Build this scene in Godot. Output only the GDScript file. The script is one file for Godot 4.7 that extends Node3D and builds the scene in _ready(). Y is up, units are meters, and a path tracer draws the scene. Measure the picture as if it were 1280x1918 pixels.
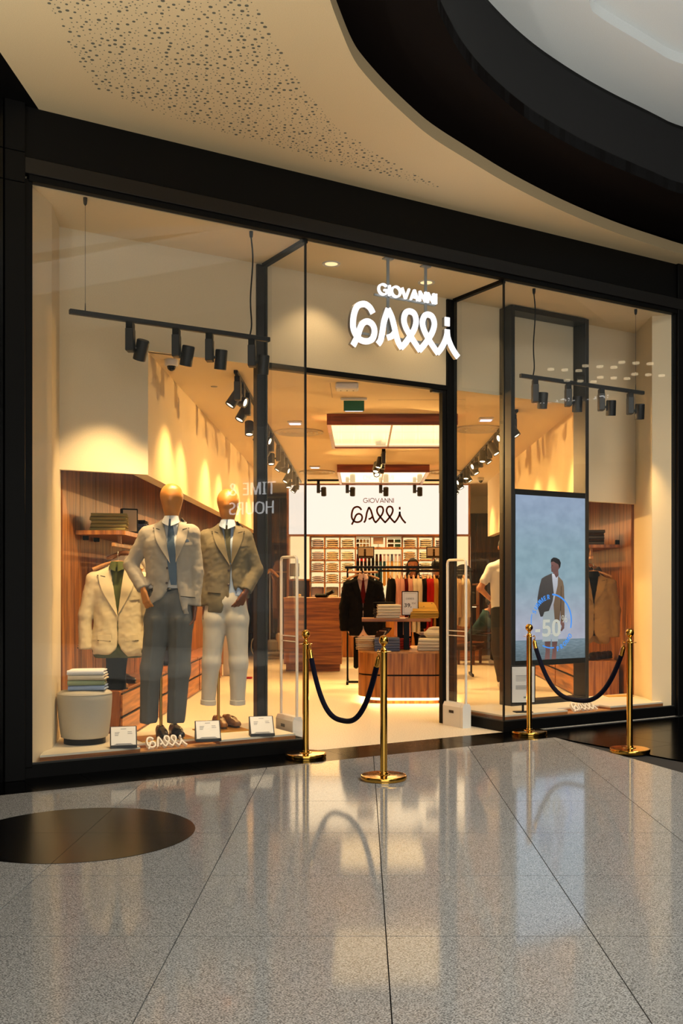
extends Node3D
# A menswear shop front in a shopping mall. Units: metres, y up, the camera looks along -z.
# "d" below is distance along -z; the shop front runs askew: s along it, t inwards through it.
const F := 1900.0
const CX := 678.0
const CY := 1098.0
const EYE := 1.33
const TH := 0.55390
const CEIL := 3.25
const TOP := 4.13
const MALL := 4.64
const PLAT := 0.14
var U := Vector3(0.8505, 0, -0.526)
var N := Vector3(-0.526, 0, -0.8505)
var P0 := Vector3(1.3007, 0, -9.256)
var M := {}
var used := {}
var rng := RandomNumberGenerator.new()
var lamp_proto: Node3D
const ORD := ["first", "second", "third", "fourth", "fifth", "sixth", "seventh", "eighth", "ninth", "tenth", "eleventh", "twelfth", "thirteenth", "fourteenth"]

func _ready() -> void:
	rng.seed = 7
	materials()
	camera_and_air()
	mall_shell()
	mall_far_side()
	shop_shell()
	shop_front()
	ceiling_fittings()
	back_wall()
	left_window()
	right_window()
	shop_floor_furniture()
	side_walls_goods()
	people()
	stanchions()

func camera_and_air() -> void:
	var cam := Camera3D.new()
	cam.name = "camera"
	cam.projection = Camera3D.PROJECTION_FRUSTUM
	cam.near = 0.05
	cam.far = 120.0
	cam.size = 0.05 * 2.0 * 959.0 / F
	cam.frustum_offset = Vector2(-38.0, 139.0) / F * 0.05
	cam.position = Vector3(0, EYE, 0)
	cam.current = true
	add_child(cam)
	var env := Environment.new()
	env.background_mode = Environment.BG_COLOR
	env.background_color = Color(0.02, 0.02, 0.02)
	env.tonemap_mode = Environment.TONE_MAPPER_LINEAR
	env.tonemap_exposure = EXPOSURE
	env.sdfgi_enabled = true
	env.ssao_enabled = true
	env.ssil_enabled = true
	var we := WorldEnvironment.new()
	we.name = "air"
	we.environment = env
	add_child(we)
	# fill lamps added out of view to brighten the mall ceiling
	for p in [Vector3(-2.3, 0, -3.3), Vector3(-1.5, 0, -0.6), Vector3(3.6, 0, -5.6), Vector3(2.6, 0, 1.0)]:
		added_uplighter(p)
	# daylight from unseen roof and end glazing, placed to light floor and ceilings
	area("unseen_roof_daylight", Vector3(7.0, 10.6, 1.0), Vector3(0, -1, 0), Vector2(4.8, 17), ROOF_E, Color(1.0, 0.98, 0.93))
	area("unseen_end_daylight", Vector3(2.0, 3.4, 11.3), Vector3(0, 0, -1), Vector2(12, 5.5), END_E, Color(0.90, 0.96, 1.0))

const UP_E := 9.0  # energy of the added ceiling fill lamps
const EXPOSURE := 1.0
const ROOF_E := 190.0
const END_E := 15.0
const WARM := Color(1.0, 0.785, 0.475)

func area(called: String, at: Vector3, towards: Vector3, size: Vector2, energy: float, col: Color) -> void:
	var l := AreaLight3D.new()
	l.name = called
	l.area_size = size
	l.light_energy = energy
	l.light_color = col
	l.shadow_enabled = true
	l.area_range = 40.0
	l.position = at
	add_child(l)
	var up := Vector3(0, 1, 0) if absf(towards.y) < 0.9 else Vector3(0, 0, -1)
	l.basis = Basis.looking_at(towards, up)

# ---------------------------------------------------------------- places
func fac(s: float, y: float, t: float) -> Vector3:
	return P0 + U * s + N * t + Vector3(0, y, 0)

func wd(x: float, y: float, d: float) -> Vector3:
	return Vector3(x, y, -d)

func px(x: float, y: float, d: float) -> Vector3:      # the point at depth d that the eye sees at x, y
	return Vector3((x - CX) / F * d, EYE - (y - CY) / F * d, -d)

func at_height(x: float, y: float, h: float) -> Vector3: # the point at height h that the eye sees at x, y
	var d := F * (h - EYE) / (CY - y)
	return Vector3((x - CX) / F * d, h, -d)

# ---------------------------------------------------------------- naming
func numbered(called: String) -> String:
	var n: int = used.get(called, 0)
	used[called] = n + 1
	return called if n == 0 else "%s_%03d" % [called, n]

func tag(o: Node, label: String, category: String, group := "", kind := "") -> Node:
	o.set_meta("label", label)
	o.set_meta("category", category)
	if group:
		o.set_meta("group", group)
	if kind:
		o.set_meta("kind", kind)
	return o

func thing(called: String, label: String, category: String, at := Vector3.ZERO, turn := 0.0, group := "") -> Node3D:
	var o := Node3D.new()
	o.name = numbered(called)
	o.position = at
	o.rotation.y = turn
	add_child(o)
	tag(o, label, category, group)
	return o

func part(called: String, g, m: Material, parent: Node) -> MeshInstance3D:
	var o := MeshInstance3D.new()
	o.name = called
	o.mesh = g.mesh() if g is G else g
	o.material_override = m
	parent.add_child(o, true)
	return o

func solo(called: String, g, m: Material, label: String, category: String, at := Vector3.ZERO, turn := 0.0, group := "", kind := "") -> MeshInstance3D:
	var o := MeshInstance3D.new()
	o.name = numbered(called)
	o.mesh = g.mesh() if g is G else g
	o.material_override = m
	o.position = at
	o.rotation.y = turn
	add_child(o)
	tag(o, label, category, group, kind)
	return o

func struct(called: String, g, m: Material, label: String, category: String) -> MeshInstance3D:
	return solo(called, g, m, label, category, Vector3.ZERO, 0.0, "", "structure")

func copy(root: Node3D, at: Vector3, turn: float, label: String) -> Node3D:
	var r: Node3D = root.duplicate()
	r.name = numbered(str(root.name).rstrip("0123456789").trim_suffix("_"))
	add_child(r)
	r.position = at
	r.rotation = Vector3(0, turn, 0)
	r.set_meta("label", label)
	return r

# ---------------------------------------------------------------- geometry
class G:
	var v := PackedVector3Array()
	var n := PackedVector3Array()
	var uv := PackedVector2Array()
	var ix := PackedInt32Array()
	var xf := Transform3D()

	func poly(p: Array, out := Vector3.ZERO) -> void:   # flat face; points run counter-clockwise from outside, or OUT says which way it looks
		var nn: Vector3 = (p[1] - p[0]).cross(p[2] - p[0])
		if nn.length_squared() < 1e-16 and p.size() > 3:
			nn = (p[2] - p[0]).cross(p[3] - p[0])
		nn = nn.normalized()
		var flip := out != Vector3.ZERO and nn.dot(out) < 0.0
		if flip:
			nn = -nn
		var b := v.size()
		for q in p:
			v.append(xf * q)
			n.append((xf.basis * nn).normalized())
			uv.append(Vector2(q.x, q.y))
		for i in range(1, p.size() - 1):
			ix.append_array([b, b + i, b + i + 1] if flip else [b, b + i + 1, b + i])

	func box(c: Vector3, s: Vector3, bev := 0.0, bas := Basis()) -> G:
		var h := s * 0.5
		var b: float = minf(bev, minf(h.x, minf(h.y, h.z)) * 0.95)
		var at := func(x: float, y: float, z: float) -> Vector3: return c + bas * Vector3(x, y, z)
		for a in 3:
			for sg in [-1.0, 1.0]:
				var pts := []
				for q in [[-1, -1], [1, -1], [1, 1], [-1, 1]]:
					var w := Vector3()
					w[a] = sg * h[a]
					w[(a + 1) % 3] = q[0] * (h[(a + 1) % 3] - b)
					w[(a + 2) % 3] = q[1] * (h[(a + 2) % 3] - b)
					pts.append(at.call(w.x, w.y, w.z))
				var o := Vector3()
				o[a] = sg
				poly(pts, bas * o)
		if b > 0.0:
			for a in 3:
				var e := (a + 1) % 3
				var f := (a + 2) % 3
				for s1 in [-1.0, 1.0]:
					for s2 in [-1.0, 1.0]:
						var pts := []
						for q in [[0, -1], [0, 1], [1, 1], [1, -1]]:
							var w := Vector3()
							w[a] = q[1] * (h[a] - b)
							w[e] = s1 * (h[e] - (b if q[0] == 1 else 0.0))
							w[f] = s2 * (h[f] - (0.0 if q[0] == 1 else b))
							pts.append(at.call(w.x, w.y, w.z))
						var o := Vector3()
						o[e] = s1
						o[f] = s2
						poly(pts, bas * o)
			for sx in [-1.0, 1.0]:
				for sy in [-1.0, 1.0]:
					for sz in [-1.0, 1.0]:
						poly([at.call(sx * h.x, sy * (h.y - b), sz * (h.z - b)), at.call(sx * (h.x - b), sy * h.y, sz * (h.z - b)), at.call(sx * (h.x - b), sy * (h.y - b), sz * h.z)], bas * Vector3(sx, sy, sz))
		return self

	func grid(rows: Array, closed := false, flip := false) -> G:  # smooth sheet; rows of points
		var nr := rows.size()
		var nc: int = rows[0].size()
		var b := v.size()
		var acc := PackedVector3Array()
		acc.resize(nr * nc)
		var tri := PackedInt32Array()
		for i in nr - 1:
			for j in (nc if closed else nc - 1):
				var j2 := (j + 1) % nc
				var a0 := i * nc + j
				var a1 := i * nc + j2
				var a2 := (i + 1) * nc + j2
				var a3 := (i + 1) * nc + j
				var p0: Vector3 = rows[i][j]
				var p1: Vector3 = rows[i][j2]
				var p2: Vector3 = rows[i + 1][j2]
				var p3: Vector3 = rows[i + 1][j]
				var nn: Vector3 = (p2 - p0).cross(p3 - p1)
				if flip:
					nn = -nn
				for q in [a0, a1, a2, a3]:
					acc[q] += nn
				tri.append_array([a0, a1, a2, a0, a2, a3] if flip else [a0, a2, a1, a0, a3, a2])
		for i in nr:
			for j in nc:
				v.append(xf * rows[i][j])
				n.append((xf.basis * acc[i * nc + j]).normalized())
				uv.append(Vector2(float(j) / (nc - 1), float(i) / (nr - 1)))
		for q in tri:
			ix.append(b + q)
		return self

	func lathe(prof: Array, seg := 24, c := Vector3.ZERO, bas := Basis(), sc := Vector3.ONE) -> G:  # prof: Vector2(radius, height) from the bottom up
		var i := 0
		while i < prof.size() - 1:
			var k := i + 1
			while k < prof.size() - 1 and (prof[k] - prof[k - 1]).normalized().dot((prof[k + 1] - prof[k]).normalized()) > 0.75:
				k += 1
			var rows := []
			for q in range(i, k + 1):
				var r := PackedVector3Array()
				for j in seg:
					var a := TAU * j / seg
					r.append(c + bas * (Vector3(cos(a) * prof[q].x, prof[q].y, -sin(a) * prof[q].x) * sc))
				rows.append(r)
			grid(rows, true)
			i = k
		return self

	func cyl(a: Vector3, b: Vector3, r: float, r2 := -1.0, seg := 14) -> G:
		var y := (b - a).normalized()
		var x := y.cross(Vector3(0.31, 0.2, 0.93)).normalized()
		var l := a.distance_to(b)
		var q := r if r2 < 0.0 else r2
		return lathe([Vector2(0.0005, 0), Vector2(r, 0), Vector2(q, l), Vector2(0.0005, l)], seg, a, Basis(x, y, x.cross(y)))

	func tube(path: Array, rad, seg := 8, cap := true, flat := 1.0) -> G:
		var rows := []
		var y0: Vector3 = (path[1] - path[0]).normalized()
		var x := y0.cross(Vector3(0, 1, 0) if absf(y0.y) < 0.9 else Vector3(1, 0, 0)).normalized()
		for i in path.size():
			var y: Vector3 = (path[mini(i + 1, path.size() - 1)] - path[maxi(i - 1, 0)]).normalized()
			x = (x - y * x.dot(y)).normalized()
			var z := x.cross(y)
			var r: float = rad[i] if rad is Array else rad
			var row := PackedVector3Array()
			for j in seg:
				var a := TAU * j / seg
				row.append(path[i] + x * cos(a) * r - z * sin(a) * r * flat)
			rows.append(row)
		grid(rows, true)
		if cap:
			var e := rows.size() - 1
			var p0 := []
			var p1 := []
			for j in seg:
				p0.append(rows[0][j])
				p1.append(rows[e][j])
			poly(p0, path[0] - path[1])
			poly(p1, path[e] - path[e - 1])
		return self

	func ball(c: Vector3, r: Vector3, seg := 16, rings := 10) -> G:
		var prof := []
		for i in rings + 1:
			var a := -PI / 2 + PI * i / rings
			prof.append(Vector2(maxf(cos(a), 0.002), sin(a)))
		var rows := []
		for q in prof:
			var row := PackedVector3Array()
			for j in seg:
				var a := TAU * j / seg
				row.append(c + Vector3(cos(a) * q.x, q.y, -sin(a) * q.x) * r)
			rows.append(row)
		return grid(rows, true)

	func prism(p: PackedVector2Array, z0: float, z1: float, sides := true) -> G:   # polygon in local x, y pushed along z
		var q := p
		if Geometry2D.is_polygon_clockwise(q):
			q = q.duplicate()
			q.reverse()
		var t := Geometry2D.triangulate_polygon(q)
		for i in range(0, t.size(), 3):
			var a := q[t[i]]
			var b := q[t[i + 1]]
			var c := q[t[i + 2]]
			poly([Vector3(a.x, a.y, z1), Vector3(b.x, b.y, z1), Vector3(c.x, c.y, z1)], Vector3(0, 0, 1))
			poly([Vector3(a.x, a.y, z0), Vector3(b.x, b.y, z0), Vector3(c.x, c.y, z0)], Vector3(0, 0, -1))
		if sides:
			for i in q.size():
				var a := q[i]
				var b := q[(i + 1) % q.size()]
				poly([Vector3(a.x, a.y, z0), Vector3(b.x, b.y, z0), Vector3(b.x, b.y, z1), Vector3(a.x, a.y, z1)], Vector3(b.y - a.y, a.x - b.x, 0))
		return self

	func slab(p: Array, y0: float, y1: float, sides := true) -> G:   # plan polygon of (x, z) between two heights
		var q := PackedVector2Array()
		for w in p:
			q.append(Vector2(w.x, -w.y))
		xf = xf * Transform3D(Basis(Vector3(1, 0, 0), -PI / 2), Vector3.ZERO)
		prism(q, y0, y1, sides)
		xf = xf * Transform3D(Basis(Vector3(1, 0, 0), PI / 2), Vector3.ZERO)
		return self

	func ribbon(p: Array, w: float, z0: float, z1: float) -> G:   # a stroke of even width along a path in x, y, pushed along z
		var l := []
		var r := []
		for i in p.size():
			var d: Vector2 = (p[mini(i + 1, p.size() - 1)] - p[maxi(i - 1, 0)]).normalized()
			var nn := Vector2(-d.y, d.x)
			var m := 1.0
			if i > 0 and i < p.size() - 1:
				var d1: Vector2 = (p[i] - p[i - 1]).normalized()
				m = 1.0 / maxf(0.55, absf(d1.dot(d)))
			l.append(p[i] + nn * w * 0.5 * m)
			r.append(p[i] - nn * w * 0.5 * m)
		for i in p.size() - 1:
			var a: Vector2 = r[i]
			var b: Vector2 = r[i + 1]
			var c: Vector2 = l[i + 1]
			var d: Vector2 = l[i]
			poly([Vector3(a.x, a.y, z1), Vector3(b.x, b.y, z1), Vector3(c.x, c.y, z1), Vector3(d.x, d.y, z1)], Vector3(0, 0, 1))
			poly([Vector3(a.x, a.y, z0), Vector3(b.x, b.y, z0), Vector3(c.x, c.y, z0), Vector3(d.x, d.y, z0)], Vector3(0, 0, -1))
			poly([Vector3(a.x, a.y, z0), Vector3(b.x, b.y, z0), Vector3(b.x, b.y, z1), Vector3(a.x, a.y, z1)], Vector3(b.y - a.y, a.x - b.x, 0))
			poly([Vector3(d.x, d.y, z0), Vector3(c.x, c.y, z0), Vector3(c.x, c.y, z1), Vector3(d.x, d.y, z1)], Vector3(d.y - c.y, c.x - d.x, 0))
		for e in [0, p.size() - 1]:
			var a: Vector2 = r[e]
			var b: Vector2 = l[e]
			var o: Vector2 = p[0] - p[1] if e == 0 else p[e] - p[e - 1]
			poly([Vector3(a.x, a.y, z0), Vector3(b.x, b.y, z0), Vector3(b.x, b.y, z1), Vector3(a.x, a.y, z1)], Vector3(o.x, o.y, 0))
		return self

	func mesh() -> ArrayMesh:
		var a := []
		a.resize(Mesh.ARRAY_MAX)
		a[Mesh.ARRAY_VERTEX] = v
		a[Mesh.ARRAY_NORMAL] = n
		a[Mesh.ARRAY_TEX_UV] = uv
		a[Mesh.ARRAY_INDEX] = ix
		var m := ArrayMesh.new()
		m.add_surface_from_arrays(Mesh.PRIMITIVE_TRIANGLES, a)
		return m

func smooth_path(p: Array, per := 6) -> Array:   # Catmull-Rom through the points (2D or 3D)
	var out := []
	for i in p.size() - 1:
		var a = p[maxi(i - 1, 0)]
		var b = p[i]
		var c = p[i + 1]
		var d = p[mini(i + 2, p.size() - 1)]
		for k in per:
			out.append(b.cubic_interpolate(c, a, d, float(k) / per))
	out.append(p[p.size() - 1])
	return out

func text_mesh(words: String, height: float, depth := 0.01, bold := false, align := HORIZONTAL_ALIGNMENT_CENTER) -> TextMesh:
	var f := SystemFont.new()
	f.font_names = PackedStringArray(["Droid Sans"])
	if bold:
		f.font_weight = 700
	var t := TextMesh.new()
	t.text = words
	t.font = f
	t.font_size = 48
	t.pixel_size = height / 34.3   # capitals are about 0.714 of the size
	t.depth = depth
	t.curve_step = 1.0
	t.horizontal_alignment = align
	return t

func word(parent: Node3D, called: String, words: String, height: float, depth: float, bold: bool, at: Vector3, m: Material) -> void:   # a line of letters, each its own piece, centred on AT
	var ms := []
	var total := 0.0
	for ch in words:
		var t := text_mesh(ch, height, depth, bold)
		var w: float = height * 0.35 if ch == " " else t.get_aabb().size.x
		ms.append([t, w, ch])
		total += w + height * 0.16
	var x := -total / 2.0
	for q in ms:
		if q[2] != " ":
			var o := part(called, q[0], m, parent)
			o.position = at + Vector3(x + q[1] / 2.0, 0, 0)
		x += q[1] + height * 0.16

# ---------------------------------------------------------------- soft bodies: blended tapered capsules, meshed with surface nets
func bone(a: Vector3, b: Vector3, ra: float, rb: float, q := 1.0) -> Array:
	return [a, b, ra, rb, q]

func field_at(bones: Array, k: float, p: Vector3) -> float:
	var f := 10.0
	for bn in bones:
		var sc := Vector3(1, 1, bn[4])
		var pa: Vector3 = (p - bn[0]) * sc
		var ba: Vector3 = (bn[1] - bn[0]) * sc
		var h := clampf(pa.dot(ba) / maxf(ba.length_squared(), 1e-9), 0.0, 1.0)
		var d: float = (pa - ba * h).length() - lerpf(bn[2], bn[3], h)
		var e := maxf(k - absf(f - d), 0.0) / k
		f = minf(f, d) - e * e * k * 0.25
	return f

func soft(g: G, bones: Array, k: float, cell: float, cut = null, shrink := 0.0, wrinkle = null) -> G:
	var lo := Vector3.ONE * 1e3
	var hi := -lo
	for bn in bones:
		for e in 2:
			var r: float = bn[2 + e] + cell * 2.0
			lo = lo.min(bn[e] - Vector3(r, r, r))
			hi = hi.max(bn[e] + Vector3(r, r, r))
	var nx := int((hi.x - lo.x) / cell) + 2
	var ny := int((hi.y - lo.y) / cell) + 2
	var nz := int((hi.z - lo.z) / cell) + 2
	var f := PackedFloat32Array()
	f.resize(nx * ny * nz)
	f.fill(10.0)
	var sy := nx
	var sz := nx * ny
	for bn in bones:
		var a: Vector3 = bn[0]
		var b: Vector3 = bn[1]
		var ra: float = bn[2]
		var rb: float = bn[3]
		var q: float = bn[4]
		var rm: float = maxf(ra, rb) + k + cell * 2.0
		var l0 := (a.min(b) - Vector3(rm, rm, rm / q) - lo) / cell
		var l1 := (a.max(b) + Vector3(rm, rm, rm / q) - lo) / cell
		var sc := Vector3(1, 1, q)
		var ba := (b - a) * sc
		var inv := 1.0 / maxf(ba.length_squared(), 1e-9)
		for z in range(maxi(0, int(l0.z)), mini(nz, int(l1.z) + 2)):
			for y in range(maxi(0, int(l0.y)), mini(ny, int(l1.y) + 2)):
				var at := z * sz + y * sy
				for x in range(maxi(0, int(l0.x)), mini(nx, int(l1.x) + 2)):
					var pa := (lo + Vector3(x, y, z) * cell - a) * sc
					var h := clampf(pa.dot(ba) * inv, 0.0, 1.0)
					var d := (pa - ba * h).length() - ra - (rb - ra) * h
					var o := f[at + x]
					var e := k - absf(o - d)
					if e > 0.0:
						f[at + x] = minf(o, d) - e * e / k * 0.25
					elif d < o:
						f[at + x] = d
	if shrink != 0.0 or (cut != null):
		for z in nz:
			for y in ny:
				for x in nx:
					var at := z * sz + y * sy + x
					var o := f[at] + shrink
					if (cut != null) and o < 0.06:
						o = maxf(o, cut.call(lo + Vector3(x, y, z) * cell))
					f[at] = o
	var ids := {}
	var pts := PackedVector3Array()
	var off := [0, 1, sy, sy + 1, sz, sz + 1, sz + sy, sz + sy + 1]
	var corner := [Vector3(0, 0, 0), Vector3(1, 0, 0), Vector3(0, 1, 0), Vector3(1, 1, 0), Vector3(0, 0, 1), Vector3(1, 0, 1), Vector3(0, 1, 1), Vector3(1, 1, 1)]
	var edges := [[0, 1], [2, 3], [4, 5], [6, 7], [0, 2], [1, 3], [4, 6], [5, 7], [0, 4], [1, 5], [2, 6], [3, 7]]
	var near := cell * 2.0
	for z in nz - 1:
		for y in ny - 1:
			var row := z * sz + y * sy
			for x in nx - 1:
				var at := row + x
				if absf(f[at]) > near and f[at] > 0.0 and not (cut != null):
					continue
				var neg := 0
				for o in off:
					if f[at + o] < 0.0:
						neg += 1
				if neg == 0 or neg == 8:
					continue
				var s := Vector3()
				var c := 0
				for e in edges:
					var v0 := f[at + off[e[0]]]
					var v1 := f[at + off[e[1]]]
					if (v0 < 0.0) != (v1 < 0.0):
						s += corner[e[0]].lerp(corner[e[1]], v0 / (v0 - v1))
						c += 1
				ids[at] = pts.size()
				pts.append(lo + (Vector3(x, y, z) + s / c) * cell)
	var tri := PackedInt32Array()
	for at in ids:
		var here := f[at] < 0.0
		for ax in 3:
			var st: int = [1, sy, sz][ax]
			if (f[at + st] < 0.0) == here:
				continue
			var p: int = [sy, sz, 1][ax]
			var q: int = [sz, 1, sy][ax]
			if not (ids.has(at - p) and ids.has(at - q) and ids.has(at - p - q)):
				continue
			var i0: int = ids[at]
			var i1: int = ids[at - p]
			var i2: int = ids[at - p - q]
			var i3: int = ids[at - q]
			if here:
				tri.append_array([i0, i2, i1, i0, i3, i2])
			else:
				tri.append_array([i0, i1, i2, i0, i2, i3])
	for pass_ in 2:
		var acc := PackedVector3Array()
		acc.resize(pts.size())
		for i in range(0, tri.size(), 3):
			var a := pts[tri[i]]
			var nn := (pts[tri[i + 2]] - a).cross(pts[tri[i + 1]] - a)
			acc[tri[i]] += nn
			acc[tri[i + 1]] += nn
			acc[tri[i + 2]] += nn
		if pass_ == 0 and (wrinkle != null):
			for i in pts.size():
				pts[i] += acc[i].normalized() * wrinkle.call(pts[i])
			continue
		var b := g.v.size()
		for i in pts.size():
			g.v.append(g.xf * pts[i])
			g.n.append((g.xf.basis * acc[i]).normalized())
			g.uv.append(Vector2(pts[i].x, pts[i].y))
		for t in tri:
			g.ix.append(b + t)
		break
	return g

func front_z(bones: Array, k: float, x: float, y: float, z0 := 0.5, off := 0.0) -> float:   # where the soft body's front lies
	var z := z0
	for i in 14:
		var d := field_at(bones, k, Vector3(x, y, z)) - off
		if d < 0.0006:
			break
		z -= d * 0.7
		if z < -0.3:
			return -0.02
	return z

func strip(g: G, bones: Array, k: float, left: Array, right: Array, rows: int, cols: int, off: float, thick := 0.003, lift := 0.0) -> G:   # a flap of cloth that lies on the front of a soft body
	var l := resample(left, rows)
	var r := resample(right, rows)
	var top := []
	for i in rows:
		var row := PackedVector3Array()
		for j in cols:
			var p: Vector2 = l[i].lerp(r[i], float(j) / (cols - 1))
			row.append(Vector3(p.x, p.y, front_z(bones, k, p.x, p.y) + off + lift * float(j) / (cols - 1)))
		top.append(row)
	var mid := rows / 2
	var turn: bool = (r[mid] - l[mid]).cross(l[rows - 1] - l[0]) < 0.0
	g.grid(top, false, turn)
	var low := []
	for row in top:
		var q := PackedVector3Array()
		for p in row:
			q.append(p - Vector3(0, 0, thick))
		low.append(q)
	var rim := [[], []]
	for j in cols:
		rim[0].append(top[0][j])
		rim[1].append(low[0][j])
	for i in range(1, rows):
		rim[0].append(top[i][cols - 1])
		rim[1].append(low[i][cols - 1])
	for j in range(cols - 2, -1, -1):
		rim[0].append(top[rows - 1][j])
		rim[1].append(low[rows - 1][j])
	for i in range(rows - 2, -1, -1):
		rim[0].append(top[i][0])
		rim[1].append(low[i][0])
	g.grid([PackedVector3Array(rim[0]), PackedVector3Array(rim[1])], false, not turn)
	return g

func resample(p: Array, n: int) -> Array:
	var out := []
	for i in n:
		var t := float(i) / (n - 1) * (p.size() - 1)
		var a := mini(int(t), p.size() - 2)
		out.append(p[a].lerp(p[a + 1], t - a))
	return out

# ---------------------------------------------------------------- materials
func ntex(sd: int, freq: float, cols: Array, offs: Array, size := 512, oct := 4, kind := FastNoiseLite.TYPE_SIMPLEX_SMOOTH, w := 0) -> NoiseTexture2D:
	var nz := FastNoiseLite.new()
	nz.seed = sd
	nz.noise_type = kind
	nz.frequency = freq
	nz.fractal_octaves = oct
	var gr := Gradient.new()
	gr.colors = PackedColorArray(cols)
	gr.offsets = PackedFloat32Array(offs)
	var t := NoiseTexture2D.new()
	t.width = w if w else size
	t.height = size
	t.seamless = true
	t.noise = nz
	t.color_ramp = gr
	return t

func mk(called: String, col: Color, rough: float, metal := 0.0, spec := 0.5) -> StandardMaterial3D:
	var m := StandardMaterial3D.new()
	m.resource_name = called
	m.albedo_color = col
	m.roughness = rough
	m.metallic = metal
	m.metallic_specular = spec
	m.cull_mode = BaseMaterial3D.CULL_DISABLED
	M[called] = m
	return m

func tri(m: StandardMaterial3D, tex: Texture2D, sc: Vector3, world := true) -> StandardMaterial3D:
	m.albedo_texture = tex
	m.uv1_triplanar = true
	m.uv1_world_triplanar = world
	m.uv1_triplanar_sharpness = 8.0
	m.uv1_scale = sc
	return m

func relief(m: StandardMaterial3D, tex: Texture2D, cm: float) -> StandardMaterial3D:
	m.heightmap_enabled = true
	m.heightmap_texture = tex
	m.heightmap_scale = cm
	return m

func glow(called: String, col: Color, energy: float) -> StandardMaterial3D:
	var m := mk(called, Color(0.3, 0.29, 0.27), 0.5)
	m.emission_enabled = true
	m.emission = col
	m.emission_energy_multiplier = energy
	return m

func cloth(called: String, col: Color, rim := 0.25) -> StandardMaterial3D:
	var m := mk(called, col, 0.92, 0.0, 0.25)
	m.rim_enabled = true
	m.rim = rim
	m.rim_tint = 0.7
	tri(m, M.weave_tex, Vector3(5, 5, 5), false)
	return m

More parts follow.
